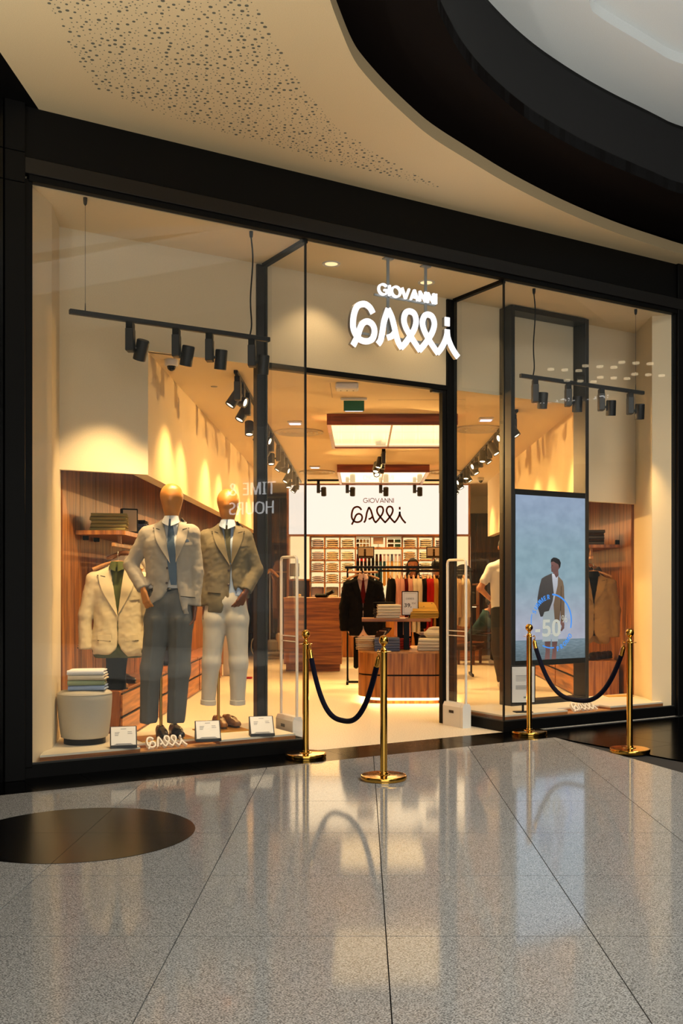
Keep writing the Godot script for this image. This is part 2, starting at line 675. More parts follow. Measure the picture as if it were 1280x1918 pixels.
func materials() -> void:
	M.weave_tex = ntex(3, 0.18, [Color(0.84, 0.84, 0.84), Color.WHITE], [0.2, 0.8], 256, 3)
	var wood := ntex(11, 0.012, [Color(0.48, 0.272, 0.095), Color(0.60, 0.362, 0.14), Color(0.70, 0.445, 0.19)], [0.25, 0.5, 0.78], 512, 5)
	tri(mk("wood", Color(1, 1, 1), 0.42), wood, Vector3(2.6, 0.16, 2.6))
	tri(mk("wood_flat", Color(1, 1, 1), 0.42), wood, Vector3(0.16, 2.4, 0.16))
	tri(mk("wood_dark", Color(0.52, 0.40, 0.34), 0.4), wood, Vector3(2.6, 0.16, 2.6))
	for i in 3:
		var wv := tri(mk("wood_%d" % i, Color(1, 1, 1).darkened(0.05 * i), 0.42), wood, Vector3(2.6, 0.16, 2.6))
		wv.uv1_offset = Vector3(0.31 * i, 0.43 * i, 0.17 * i)
	tri(mk("wood_light", Color(1.0, 1.0, 1.0), 0.45), ntex(12, 0.02, [Color(0.62, 0.42, 0.22), Color(0.74, 0.53, 0.31)], [0.3, 0.7], 256, 4), Vector3(1.4, 1.4, 1.4), false)
	var gran := ntex(21, 0.33, [Color(0.37, 0.37, 0.37), Color(0.53, 0.53, 0.527), Color(0.59, 0.59, 0.586), Color(0.69, 0.69, 0.686)], [0.30, 0.44, 0.56, 0.72], 1024, 2, FastNoiseLite.TYPE_VALUE_CUBIC)
	var gr2 := ntex(22, 0.02, [Color(0.90, 0.90, 0.90), Color(1, 1, 1)], [0.3, 0.7], 256, 3)
	for i in 3:
		var m := tri(mk("granite_%d" % i, Color(1, 1, 1).darkened(0.02 * i), 0.075, 0.0, 0.22), gran, Vector3(0.83, 0.83, 0.83))
		m.uv1_offset = Vector3(0.37 * i, 0.2 * i, 0.61 * i)
	for i in 2:
		tri(mk("black_granite_%d" % i, Color(0.42, 0.42, 0.42).darkened(0.06 * i), 0.17, 0.0, 0.14), ntex(23, 0.2, [Color(0.03, 0.03, 0.032), Color(0.085, 0.083, 0.08)], [0.3, 0.8], 512, 3), Vector3(1.7, 1.7, 1.7))
	mk("grout", Color(0.10, 0.10, 0.10), 0.9)
	tri(mk("terrazzo", Color(1, 1, 1), 0.42), ntex(25, 0.12, [Color(0.74, 0.69, 0.60), Color(0.84, 0.80, 0.72), Color(0.89, 0.86, 0.79)], [0.25, 0.5, 0.8], 512, 3), Vector3(1.3, 1.3, 1.3))
	var pl := ntex(27, 0.3, [Color(0.96, 0.96, 0.96), Color.WHITE], [0.3, 0.7], 256, 2)
	tri(mk("plaster", Color(0.90, 0.83, 0.69), 0.9, 0.0, 0.3), pl, Vector3(2, 2, 2))
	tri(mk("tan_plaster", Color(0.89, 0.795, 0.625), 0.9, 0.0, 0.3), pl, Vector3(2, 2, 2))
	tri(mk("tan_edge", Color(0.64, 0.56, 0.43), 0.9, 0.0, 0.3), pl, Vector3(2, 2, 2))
	tri(mk("white_plaster", Color(0.83, 0.85, 0.86), 0.9, 0.0, 0.3), pl, Vector3(2, 2, 2))
	mk("void_brown", Color(0.075, 0.05, 0.04), 0.9, 0, 0.2)
	mk("slate_grey", Color(0.13, 0.13, 0.135), 0.8, 0, 0.3)
	mk("black", Color(0.028, 0.026, 0.025), 0.5, 0, 0.3)
	mk("black_gloss", Color(0.028, 0.028, 0.028), 0.2, 0, 0.35)
	mk("charcoal", Color(0.11, 0.11, 0.112), 0.5)
	mk("bronze", Color(0.07, 0.055, 0.045), 0.4)
	mk("seal", Color(0.07, 0.085, 0.08), 0.3)
	mk("steel", Color(0.72, 0.72, 0.70), 0.28, 0.9)
	mk("white_paint", Color(0.86, 0.85, 0.82), 0.5)
	mk("grey_plastic", Color(0.55, 0.54, 0.51), 0.5)
	mk("ivory", Color(0.80, 0.77, 0.70), 0.5)
	mk("brass", Color(0.86, 0.66, 0.30), 0.1, 1.0)
	mk("brass_soft", Color(0.80, 0.62, 0.30), 0.3, 1.0)
	mk("steel_dark", Color(0.30, 0.30, 0.29), 0.35, 0.7)
	mk("disc_black", Color(0.022, 0.018, 0.015), 0.22, 0.0, 0.5)
	mk("perf", Color(0.40, 0.385, 0.33), 0.8)
	mk("bounce_stone", Color(0.66, 0.65, 0.62), 0.6)
	mk("far_dark", Color(0.10, 0.095, 0.09), 0.8)
	mk("far_mid", Color(0.22, 0.20, 0.17), 0.9, 0, 0.2)
	mk("far_white", Color(0.55, 0.55, 0.54), 0.8)
	mk("far_board", Color(0.50, 0.53, 0.58), 0.6)
	tri(mk("platform_cream", Color(0.86, 0.82, 0.73), 0.35), pl, Vector3(2, 2, 2))
	mk("button", Color(0.22, 0.15, 0.09), 0.4)
	cloth("dark_line", Color(0.20, 0.17, 0.13))
	mk("brown_sole", Color(0.16, 0.09, 0.05), 0.5)
	mk("sand_card", Color(0.72, 0.62, 0.48), 0.8)
	mk("eye_white", Color(0.8, 0.78, 0.75), 0.4)
	mk("lip", Color(0.5, 0.22, 0.18), 0.5)
	mk("brown_dark", Color(0.075, 0.05, 0.035), 0.6)
	cloth("pink_shirt", Color(0.80, 0.66, 0.60))
	tri(mk("wood_flat_b", Color(0.9, 0.86, 0.84), 0.42), wood, Vector3(0.19, 2.9, 0.19)).uv1_offset = Vector3(0.4, 0.3, 0.2)
	glow("light_ring", Color(0.25, 0.58, 0.95), 1.0).albedo_color = Color(0.01, 0.01, 0.01)
	glow("light_numeral", Color(0.78, 0.78, 0.72), 1.0).albedo_color = Color(0.01, 0.01, 0.01)
	glow("light_back", Color(1.0, 0.955, 0.89), 1.0)
	tri(mk("wood_red", Color(0.84, 0.66, 0.56), 0.4), wood, Vector3(0.16, 2.4, 2.4))
	tri(mk("wood_lit", Color(1.0, 1.0, 1.0), 0.5), wood, Vector3(1.4, 0.5, 1.4))
	mk("steel_grey", Color(0.62, 0.63, 0.62), 0.4, 0.3)
	mk("pink_card", Color(0.78, 0.66, 0.58), 0.8)
	mk("pack_green", Color(0.06, 0.24, 0.13), 0.6)
	glow("light_far", Color(1, 1, 1), 7.0)
	var g := mk("glass", Color(0.93, 0.97, 0.95, 0.0), 0.0)
	g.transparency = BaseMaterial3D.TRANSPARENCY_ALPHA
	g.albedo_color.a = 0.02
	var acr := mk("acrylic", Color(0.95, 0.95, 0.93, 0.25), 0.05)
	acr.transparency = BaseMaterial3D.TRANSPARENCY_ALPHA
	var vel := cloth("velvet_navy", Color(0.035, 0.045, 0.13), 0.6)
	vel.roughness = 0.8
	glow("light_warm", Color(1.0, 0.86, 0.62), 1.25)
	glow("light_box", Color(1.0, 0.87, 0.64), 0.74).roughness = 0.06
	glow("light_cubby", Color(1.0, 0.86, 0.62), 1.15)
	glow("light_lens", Color(1.0, 0.90, 0.72), 6.0)
	glow("light_sign", Color(1.0, 0.99, 1.0), 1.25)
	glow("light_white", Color(0.93, 0.93, 1.0), 1.3)
	glow("light_strip", Color(1.0, 0.86, 0.62), 3.0)
	glow("light_day", Color(1.0, 0.98, 0.94), 2.2)
	glow("light_green", Color(0.0, 0.16, 0.06), 0.9).albedo_color = Color(0.0, 0.22, 0.12)
	var al := mk("acrylic_lit", Color(0.95, 0.92, 0.86), 0.15)
	al.backlight_enabled = true
	al.backlight = Color(0.7, 0.7, 0.7)
	mk("paper", Color(0.88, 0.87, 0.84), 0.8)
	mk("ink", Color(0.12, 0.12, 0.13), 0.8)
	mk("ink_faint", Color(0.5, 0.5, 0.5), 0.8)
	mk("sign_brown", Color(0.30, 0.14, 0.04), 0.7, 0, 0.2)
	mk("sign_tan", Color(0.52, 0.32, 0.13), 0.7, 0, 0.2)
	mk("opal_white", Color(0.9, 0.9, 0.9), 0.3)
	tri(mk("boucle", Color(0.83, 0.79, 0.70), 0.95, 0.0, 0.2), ntex(31, 0.2, [Color(0.72, 0.72, 0.72), Color.WHITE], [0.2, 0.8], 256, 3), Vector3(6, 6, 6), false)
	relief(M.boucle, M.boucle.albedo_texture, 0.4)
	mk("mannequin_wood", Color(0.73, 0.47, 0.195), 0.4)
	mk("hand_wood", Color(0.40, 0.22, 0.11), 0.4)
	cloth("linen_cream", Color(0.87, 0.80, 0.64))
	cloth("suit_stone", Color(0.69, 0.64, 0.56))
	cloth("suit_olive", Color(0.47, 0.42, 0.32))
	cloth("suit_tan", Color(0.56, 0.43, 0.27))
	cloth("trouser_grey", Color(0.40, 0.395, 0.375))
	cloth("trouser_white", Color(0.80, 0.77, 0.70))
	cloth("shirt_white", Color(0.90, 0.90, 0.89))
	cloth("shirt_blue", Color(0.66, 0.72, 0.80))
	cloth("tie_reflection", Color(0.34, 0.42, 0.50))  # blue of a reflection painted into an olive brown tie
	cloth("tie_olive", Color(0.30, 0.29, 0.22))
	cloth("navy", Color(0.045, 0.042, 0.05))
	cloth("dark_navy", Color(0.06, 0.065, 0.09))
	cloth("wine", Color(0.30, 0.03, 0.04))
	cloth("pink", Color(0.85, 0.62, 0.55))
	cloth("coral", Color(0.88, 0.30, 0.25))
	cloth("red", Color(0.68, 0.10, 0.09))
	cloth("cream", Color(0.88, 0.83, 0.72))
	cloth("khaki", Color(0.58, 0.52, 0.30))
	cloth("mustard", Color(0.78, 0.60, 0.26))
	cloth("denim", Color(0.28, 0.34, 0.42))
	cloth("slate_blue", Color(0.38, 0.40, 0.48))
	cloth("lilac", Color(0.78, 0.72, 0.75))
	cloth("sand", Color(0.84, 0.72, 0.56))
	cloth("oat", Color(0.88, 0.82, 0.70))
	cloth("brown", Color(0.26, 0.17, 0.10))
	cloth("sage", Color(0.60, 0.65, 0.50))
	cloth("sky_blue", Color(0.60, 0.68, 0.80))
	cloth("olive_knit", Color(0.34, 0.36, 0.20))
	cloth("teal", Color(0.15, 0.27, 0.30))
	cloth("grey", Color(0.36, 0.34, 0.32))
	cloth("gold", Color(0.72, 0.52, 0.24))
	mk("leather_black", Color(0.028, 0.024, 0.022), 0.28)
	mk("leather_tan", Color(0.50, 0.32, 0.14), 0.4)
	mk("skin", Color(0.72, 0.48, 0.34), 0.6)
	mk("hair_dark", Color(0.05, 0.035, 0.028), 0.6)
	mk("jeans", Color(0.10, 0.10, 0.10), 0.9)

# ---------------------------------------------------------------- the mall
func fs(s: float, t: float) -> Vector2:
	var p := fac(s, 0, t)
	return Vector2(p.x, p.z)

func curve_at(h: float, pts: Array, before: Array, after: Array) -> Array:   # plan points (x, z) of an edge at height h
	var out := []
	for p in before:
		out.append(Vector2(p[0], -p[1]))
	for p in pts:
		var q := at_height(p[0], p[1], h)
		out.append(Vector2(q.x, q.z))
	for p in after:
		out.append(Vector2(p[0], -p[1]))
	return rounded(out)

func rounded(p: Array) -> Array:   # corners cut three times over
	var o := p
	for k in 3:
		var q := [o[0]]
		for i in o.size() - 1:
			q.append(o[i].lerp(o[i + 1], 0.25))
			q.append(o[i].lerp(o[i + 1], 0.75))
		q.append(o[o.size() - 1])
		o = q
	return o

func fence(path: Array, y0: float, y1: float) -> G:   # an upright sheet over a plan path
	var g := G.new()
	var a := PackedVector3Array()
	var b := PackedVector3Array()
	for p in path:
		a.append(Vector3(p.x, y0, p.y))
		b.append(Vector3(p.x, y1, p.y))
	g.grid([a, b], false, true)
	return g

func tile_piece(poly: PackedVector2Array, y0: float, y1: float, inset: float) -> G:
	var q := Geometry2D.offset_polygon(poly, -inset)
	if q.is_empty() or q[0].size() < 3:
		return null
	var g := G.new()
	var flat := []
	for p in q[0]:
		flat.append(p)
	g.slab(flat, y0, y1)
	return g

func mall_shell() -> void:
	var edge := [Vector2(1.701, -8.929), Vector2(1.99, -8.12), Vector2(2.291, -7.23), Vector2(2.75, -5.6), Vector2(3.3, -3.2)]
	var grey := PackedVector2Array([fs(-7, -0.49)])
	for e in edge:
		grey.append(e)
	grey.append_array(PackedVector2Array([Vector2(3.3, -0.6), Vector2(-4.65, -0.6)]))
	var fl := Node3D.new()
	fl.name = "floor"
	add_child(fl)
	tag(fl, "polished speckled grey granite tile floor of the mall in front of the shop", "floor", "", "structure")
	var g := G.new()
	g.slab([Vector2(-4.7, -0.55), Vector2(8, -0.55), Vector2(8, -13), Vector2(-4.7, -13)], -0.2, -0.012)
	part("bedding", g, M.grout, fl)
	var k := 0
	for i in range(-6, 5):
		for j in range(-3, 9):
			var x0 := 0.0925 + 0.79 * i
			var d0 := 3.047 + 0.808 * j
			var cell := PackedVector2Array([Vector2(x0, -d0), Vector2(x0 + 0.79, -d0), Vector2(x0 + 0.79, -d0 - 0.808), Vector2(x0, -d0 - 0.808)])
			for piece in Geometry2D.intersect_polygons(cell, grey):
				var t := tile_piece(piece, -0.03, 0.0, 0.0022)
				if t:
					part("tile", t, M["granite_%d" % ((i * 5 + j * 3 + 60) % 3)], fl)
	g = G.new()
	g.slab([Vector2(-10, 12), Vector2(3.9, 12), Vector2(3.9, -0.6), Vector2(-10, -0.6)], -0.2, 0.0)
	g.slab([Vector2(-10, -0.6), Vector2(-4.65, -0.6), Vector2(-4.65, -9), Vector2(-10, -9)], -0.2, 0.0)
	part("far_paving", g, M.granite_0, fl)
	g = G.new()
	g.slab([Vector2(3.9, 12), Vector2(12.2, 12), Vector2(12.2, -3.2), Vector2(3.9, -3.2)], -0.2, 0.0)
	part("bounce_paving", g, M.bounce_stone, fl)  # paving out of view, made pale to bounce light onto the ceiling
	# dark border tiles: a band along the shop front, and the darker floor on the right
	var bd := Node3D.new()
	bd.name = "floor_001"
	add_child(bd)
	tag(bd, "polished black granite border tiles along the shop front", "floor", "", "structure")
	for i in range(-17, 1):
		var s0 := 0.1 + 0.4 * i
		var s1: float = minf(s0 + 0.4, 0.168)
		var t := tile_piece(PackedVector2Array([fs(s0, -0.49), fs(s1, -0.49), fs(s1, 0.0), fs(s0, 0.0)]), -0.03, 0.0, 0.0014)
		if t:
			part("tile", t, M["black_granite_%d" % (absi(i) % 2)], bd)
	var dark := PackedVector2Array([fs(0.168, 0)])
	for e in edge:
		dark.append(e)
	dark.append_array(PackedVector2Array([Vector2(7.9, -3.2), fs(6.5, 0)]))
	for i in range(0, 11):
		for j in range(-14, 0):
			var s0 := 0.168 + 0.6 * i
			var t0 := 0.6 * j - 0.12
			var cell := PackedVector2Array([fs(s0, t0), fs(s0 + 0.6, t0), fs(s0 + 0.6, t0 + 0.6), fs(s0, t0 + 0.6)])
			for piece in Geometry2D.intersect_polygons(cell, dark):
				var t := tile_piece(piece, -0.03, 0.0, 0.0014)
				if t:
					part("tile", t, M["black_granite_%d" % (absi(i + j) % 2)], bd)
	# round black sheet, scored where the joints of the tiles run below it
	var disc := PackedVector2Array()
	for i in 72:
		disc.append(Vector2(-1.52 + cos(TAU * i / 72) * 0.615, -5.47 + sin(TAU * i / 72) * 0.615))
	var inlay := thing("floor_disc", "large round glossy black disc set flush on the grey granite floor", "floor inlay")
	for q in [[-3.0, -6.5, -1.4875, -5.463], [-1.4875, -6.5, 0.0, -5.463], [-3.0, -5.463, -1.4875, -4.0], [-1.4875, -5.463, 0.0, -4.0]]:
		var r := PackedVector2Array([Vector2(q[0], q[1]), Vector2(q[2], q[1]), Vector2(q[2], q[3]), Vector2(q[0], q[3])])
		for piece in Geometry2D.intersect_polygons(disc, r):
			part("segment", tile_piece(piece, 0.0002, 0.002, 0.0012), M.disc_black, inlay)
	# lower ceiling with its curved edge
	var c1 := curve_at(MALL, [[618, 0], [630, 33], [660, 109], [686, 142], [721, 180], [767, 223], [808, 258], [884, 304], [955, 347], [1062, 400], [1163, 440], [1239, 464], [1280, 477]], [[-0.95, -9], [-0.8, 0], [-0.5, 3.5]], [[5.5, 11.6], [9.2, 12.3]])
	var cl := [fs(-4.166, 0.0) + Vector2(0, -0.2)]
	var cp := c1.duplicate()
	cp.reverse()
	var poly := [Vector2(-2.243, 9.0), Vector2(-2.243, -7.3)]
	poly.append(fs(7.5, 0.25))
	poly.append_array(cp)
	g = G.new()
	g.slab(poly, MALL, MALL + 0.1, false)
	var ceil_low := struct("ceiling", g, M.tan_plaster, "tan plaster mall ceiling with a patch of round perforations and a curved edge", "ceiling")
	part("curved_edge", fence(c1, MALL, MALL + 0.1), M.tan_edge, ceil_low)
	perforations(ceil_low)
	g = G.new()
	g.slab([Vector2(-10, 12), Vector2(-2.243, 12), Vector2(-2.243, -7.6), Vector2(-10, -7.6)], MALL, MALL + 0.1)
	struct("ceiling_001", g, M.black, "black ceiling strip at the far left of the mall ceiling", "ceiling")
	var c2 := curve_at(4.95, [[813, 0], [833, 48], [869, 112], [914, 163], [985, 223], [1062, 269], [1138, 307], [1214, 338], [1280, 368]], [[0.0, -9], [0.05, 0], [0.3, 4]], [[5.5, 10.6], [9.2, 11.0]])
	cp = c2.duplicate()
	cp.reverse()
	poly = [Vector2(-10, 9.0), Vector2(-10, -14), Vector2(9.2, -14)]
	poly.append_array(cp)
	g = G.new()
	g.slab(poly, 4.95, 5.05)
	struct("ceiling_002", g, M.void_brown, "dark brown recessed soffit behind the curved edge of the tan ceiling", "ceiling")
	struct("trim_1", fence(c2, 4.95, 5.545), M.slate_grey, "curved dark grey fascia band of the floor above", "fascia")
	struct("trim_2", fence(c2, 5.545, 5.6), M.black, "thin black strip painted as the shade of a gap above the grey fascia", "fascia")  # flat black strip painted for the shade inside a gap
	var c4 := curve_at(5.6, [[1090, 0], [1138, 36], [1204, 74], [1280, 122]], [[0.9, -9], [1.0, 0], [1.25, 5]], [[5.2, 9.4], [9.2, 9.6]])
	cp = c4.duplicate()
	cp.reverse()
	g = G.new()
	poly = c2.duplicate()
	poly.append_array(cp)
	g.slab(poly, 5.575, 5.7, false)
	var up := struct("ceiling_003", g, M.white_plaster, "white curved upper ceiling of the atrium above the grey fascia", "ceiling")
	part("stepped_edge", fence(c4, 5.575, 5.66), M.white_plaster, up)
	var c5 := [Vector2(2.1, 9), Vector2(2.2, 0), Vector2(2.5, -5.2), Vector2(3.6, -7.2), Vector2(6, -8.2), Vector2(9.2, -8.4)]
	cp = rounded(c5)
	cp.reverse()
	poly = c4.duplicate()
	poly.append_array(cp)
	g = G.new()
	g.slab(poly, 5.66, 5.8, false)
	part("outer_ceiling", g, M.white_plaster, up)
	struct("trim_3", fence(rounded(c5), 5.66, 7.0), M.white_plaster, "white curved balcony front above the atrium ceiling", "fascia")
	# the hall closed all round; luminous roof and end wall unseen, placed for daylight
	g = G.new()
	g.box(Vector3(1.1, 10.95, -1.0), Vector3(22.6, 0.3, 26.4))
	g.box(Vector3(-10.1, 5.4, -1), Vector3(0.2, 11, 26))
	g.box(Vector3(1.1, 5.4, 12.1), Vector3(22.6, 11, 0.2))
	g.box(Vector3(1.1, 8.0, -14.1), Vector3(22.6, 6, 0.2))
	struct("wall_mall", g, M.white_plaster, "pale outer walls and roof of the mall hall", "wall")
	g = G.new()
	g.box(Vector3(12.3, 5.4, -1), Vector3(0.2, 11, 26.4))
	struct("wall_far", g, M.far_mid, "outer wall behind the far gallery", "wall")
	g = G.new()
	for i in 6:
		for j in 4:
			g.box(Vector3(5.2 + 1.2 * j, 10.75, -5.9 + 2.8 * i), Vector3(1.16, 0.05, 2.76))
	struct("window_unseen_roof", g, M.light_day, "unseen luminous roof light placed to light the atrium", "skylight")
	g = G.new()
	for i in 8:
		for j in 3:
			g.box(Vector3(-3.25 + 1.5 * i, 1.6 + 1.8 * j, 11.9), Vector3(1.44, 1.74, 0.05))
	struct("window_unseen_end", g, M.light_day, "unseen luminous end wall placed to light the mall", "window")
	# black piers either side of the shop front
	var pier := Node3D.new()
	pier.name = "wall_left"
	add_child(pier)
	tag(pier, "black panelled pier left of the shop front", "wall", "", "structure")
	var along := Basis(Vector3.UP, TH)
	for i in 4:
		var w: float = [0.14, 0.19, 0.95, 1.2][i]
		var s1: float = [-4.28, -4.425, -4.62, -5.575][i]
		for r in [[0.0, 4.09], [4.094, 4.30], [4.304, 4.66]]:
			g = G.new()
			g.box(fac(s1 - w / 2, (r[0] + r[1]) / 2, 0.1), Vector3(w - 0.004, r[1] - r[0], 0.34), 0.003, along)
			part("panel", g, M.black_gloss if i > 0 else M.black, pier)
	g = G.new()
	g.box(fac(-5.4, 2.35, 0.32), Vector3(2.3, 4.7, 0.12), 0, along)
	part("backing", g, M.black, pier)
	pier = Node3D.new()
	pier.name = "wall_right"
	add_child(pier)
	tag(pier, "black glossy pier right of the shop front", "wall", "", "structure")
	for i in 3:
		g = G.new()
		g.box(fac([2.335, 2.60, 3.9][i], 2.33, 0.1), Vector3([0.15, 0.36, 2.2][i], 4.66, [0.3, 0.26, 0.26][i]), 0.003, along)
		part("panel", g, M.black if i == 0 else M.black_gloss, pier)
	var hl := thing("wall_bracket", "small pale square plate on the black pier right of the shop", "wall plate", fac(2.43, 0, -0.045), TH)
	g = G.new()
	g.box(Vector3(0, 3.03, 0), Vector3(0.05, 0.07, 0.02), 0.004)
	part("plate", g, M.white_paint, hl)
	hl = thing("door_pull", "short steel bracket low on the black pier right of the shop", "bracket", fac(2.47, 0, -0.06), TH)
	g = G.new()
	g.box(Vector3(0, 0.375, 0), Vector3(0.13, 0.02, 0.03), 0.005)
	g.box(Vector3(-0.05, 0.33, 0), Vector3(0.03, 0.09, 0.02), 0.004)
	part("arm", g, M.steel, hl)

func perforations(parent: Node) -> void:
	var zone := PackedVector2Array()
	for p in [[86, 0], [112, 45], [150, 120], [182, 165], [262, 198], [330, 222], [430, 252], [500, 268], [590, 297], [690, 320], [765, 338], [828, 352], [760, 318], [700, 285], [640, 243], [600, 200], [565, 165], [535, 105], [500, 55], [475, 0], [430, -190], [20, -190]]:
		var q := at_height(p[0], p[1], MALL)
		zone.append(Vector2(q.x, q.z))
	var g := G.new()
	g.cyl(Vector3.ZERO, Vector3(0, 0.004, 0), 1.0, -1, 12)
	var mm := MultiMesh.new()
	mm.transform_format = MultiMesh.TRANSFORM_3D
	mm.mesh = g.mesh()
	var at := []
	var tries := 0
	while at.size() < 2100 and tries < 60000:
		tries += 1
		var p := Vector2(rng.randf_range(-2.3, 0.9), rng.randf_range(-8.6, -4.4))
		if not Geometry2D.is_point_in_polygon(p, zone):
			continue
		var big := rng.randf() < 0.4
		var r := rng.randf_range(0.0085, 0.0125) if big else rng.randf_range(0.003, 0.0055)
		var ok := true
		for q in at:
			if absf(q.x - p.x) < 0.035 and Vector2(q.x, q.y).distance_to(p) < q.z + r + 0.014:
				ok = false
				break
		if ok:
			at.append(Vector3(p.x, p.y, r))
	mm.instance_count = at.size()
	for i in at.size():
		mm.set_instance_transform(i, Transform3D(Basis().scaled(Vector3(at[i].z, 0.4, at[i].z)), Vector3(at[i].x, MALL - 0.0006, at[i].y)))
	var o := MultiMeshInstance3D.new()
	o.name = "perforation"
	o.multimesh = mm
	o.material_override = M.perf
	o.set_meta("kind", "stuff")
	parent.add_child(o)

func added_uplighter(at: Vector3) -> void:   # an added lamp out of view that brightens the mall ceiling
	var n: int = used.get("added_uplighter", 0)
	var t := thing("added_uplighter", "added black fill lamp out of view, lights the mall ceiling, %s of four" % ORD[n], "added lamp", at)
	var g := G.new()
	g.lathe([Vector2(0.0005, 0), Vector2(0.16, 0), Vector2(0.16, 0.02), Vector2(0.02, 0.03), Vector2(0.018, 2.1), Vector2(0.0005, 2.1)], 24)
	part("post", g, M.black, t)
	g = G.new()
	g.lathe([Vector2(0.018, 2.1), Vector2(0.06, 2.13), Vector2(0.13, 2.24), Vector2(0.125, 2.24), Vector2(0.06, 2.15)], 24)
	part("bowl", g, M.black, t)
	g = G.new()
	g.lathe([Vector2(0.11, 2.225), Vector2(0.0005, 2.225)], 24)
	part("light_disc", g, M.light_warm, t)
	var l := SpotLight3D.new()
	l.name = "added_uplight_beam"
	l.light_color = Color(1.0, 0.98, 0.93)
	l.light_energy = UP_E
	l.spot_angle = 78.0
	l.spot_angle_attenuation = 0.6
	l.spot_range = 20.0
	l.spot_attenuation = 2.0
	l.light_size = 0.1
	l.shadow_enabled = true
	t.add_child(l)
	l.position = Vector3(0, 2.26, 0)
	l.basis = Basis.looking_at(Vector3(0, 1, 0), Vector3.RIGHT)

func mall_far_side() -> void:   # out of view, for the panes and floor to mirror: the gallery across the atrium
	var g := G.new()
	g.box(Vector3(10.6, 3.95, -1), Vector3(3.2, 0.9, 26), 0.02)
	struct("trim_4", g, M.far_white, "white balcony edge across the atrium", "balcony")
	g = G.new()
	g.box(Vector3(10.6, 8.0, -1), Vector3(3.2, 0.7, 26), 0.02)
	struct("trim_5", g, M.far_white, "second white balcony edge across the atrium", "balcony")
	g = G.new()
	g.box(Vector3(10.4, 1.75, -1), Vector3(0.2, 3.5, 26))
	struct("wall_shops", g, M.far_dark, "dark shop fronts across the atrium", "wall")
	g = G.new()
	g.box(Vector3(11.9, 6.0, -1), Vector3(0.2, 3.3, 26))
	struct("wall_shops_upper", g, M.far_mid, "upper shop fronts across the atrium", "wall")
	g = G.new()
	for i in 12:
		g.box(Vector3(9.15, 4.93, -13 + 2.05 * i), Vector3(0.02, 1.0, 1.98))
	struct("window_balustrade", g, M.glass, "glass balustrade across the atrium", "balustrade")
	var sg := thing("shop_sign", "white letters TIME & HOURS on the dark shop across the atrium", "sign", Vector3(10.27, 3.25, -0.75), -PI / 2)
	for w in [["TIME &", 0.20], ["HOURS", -0.20]]:
		word(sg, "light_letter", w[0], 0.26, 0.02, false, Vector3(0, w[1] - 0.1, 0.02), M.light_far)
	for k in 2:
		sg = thing("store_sign", "pale sign reading iStore above the %s upper shop across the atrium" % ["nearer", "farther"][k], "sign", Vector3(11.75, 4.86, -6.7 - 0.75 * k), -PI / 2)
		word(sg, "light_letter", "iStore", 0.2, 0.02, false, Vector3.ZERO, M.light_far)
	for k in 6:
		var b := thing("unseen_board", "unseen pale board mirrored by the panes, in the %s window of the dark shops opposite" % ORD[k], "display board", Vector3(10.25, 0, 3.2 - 1.05 * k), -PI / 2)  # boards out of view, set to mirror as pale patches in the glass
		g = G.new()
		g.box(Vector3(0, [1.5, 1.75, 1.3, 1.65, 1.4, 1.7][k], 0), Vector3(0.72, [1.1, 0.8, 1.3, 0.9, 1.2, 0.8][k], 0.05), 0.01)
		part("board", g, M.far_board, b)
	g = G.new()
	g.box(Vector3(10.9, 5.27, -8.0), Vector3(1.9, 0.06, 3.2))
	struct("ceiling_unseen_far", g, M.far_mid, "unseen low ceiling that carries the far gallery downlights", "ceiling")
	var pr := thing("unseen_far_downlight", "unseen round downlight, first along the front row of the far gallery ceiling", "downlight", Vector3(10.2, 5.20, -7.15), 0, "far gallery downlights")  # out of view, set to mirror as dots in the right pane
	g = G.new()
	g.cyl(Vector3(0, 0, 0), Vector3(0, 0.03, 0), 0.06)
	part("light_lens", g, M.light_lens, pr)
	for i in 9:
		for j in 2:
			if i + j > 0:
				copy(pr, Vector3(10.2 + 1.1 * j + 0.17 * (i % 3), 5.20, -7.15 - 0.21 * i), 0, "unseen round downlight, %s along the %s row of the far gallery ceiling" % [ORD[i], ["front", "rear"][j]])

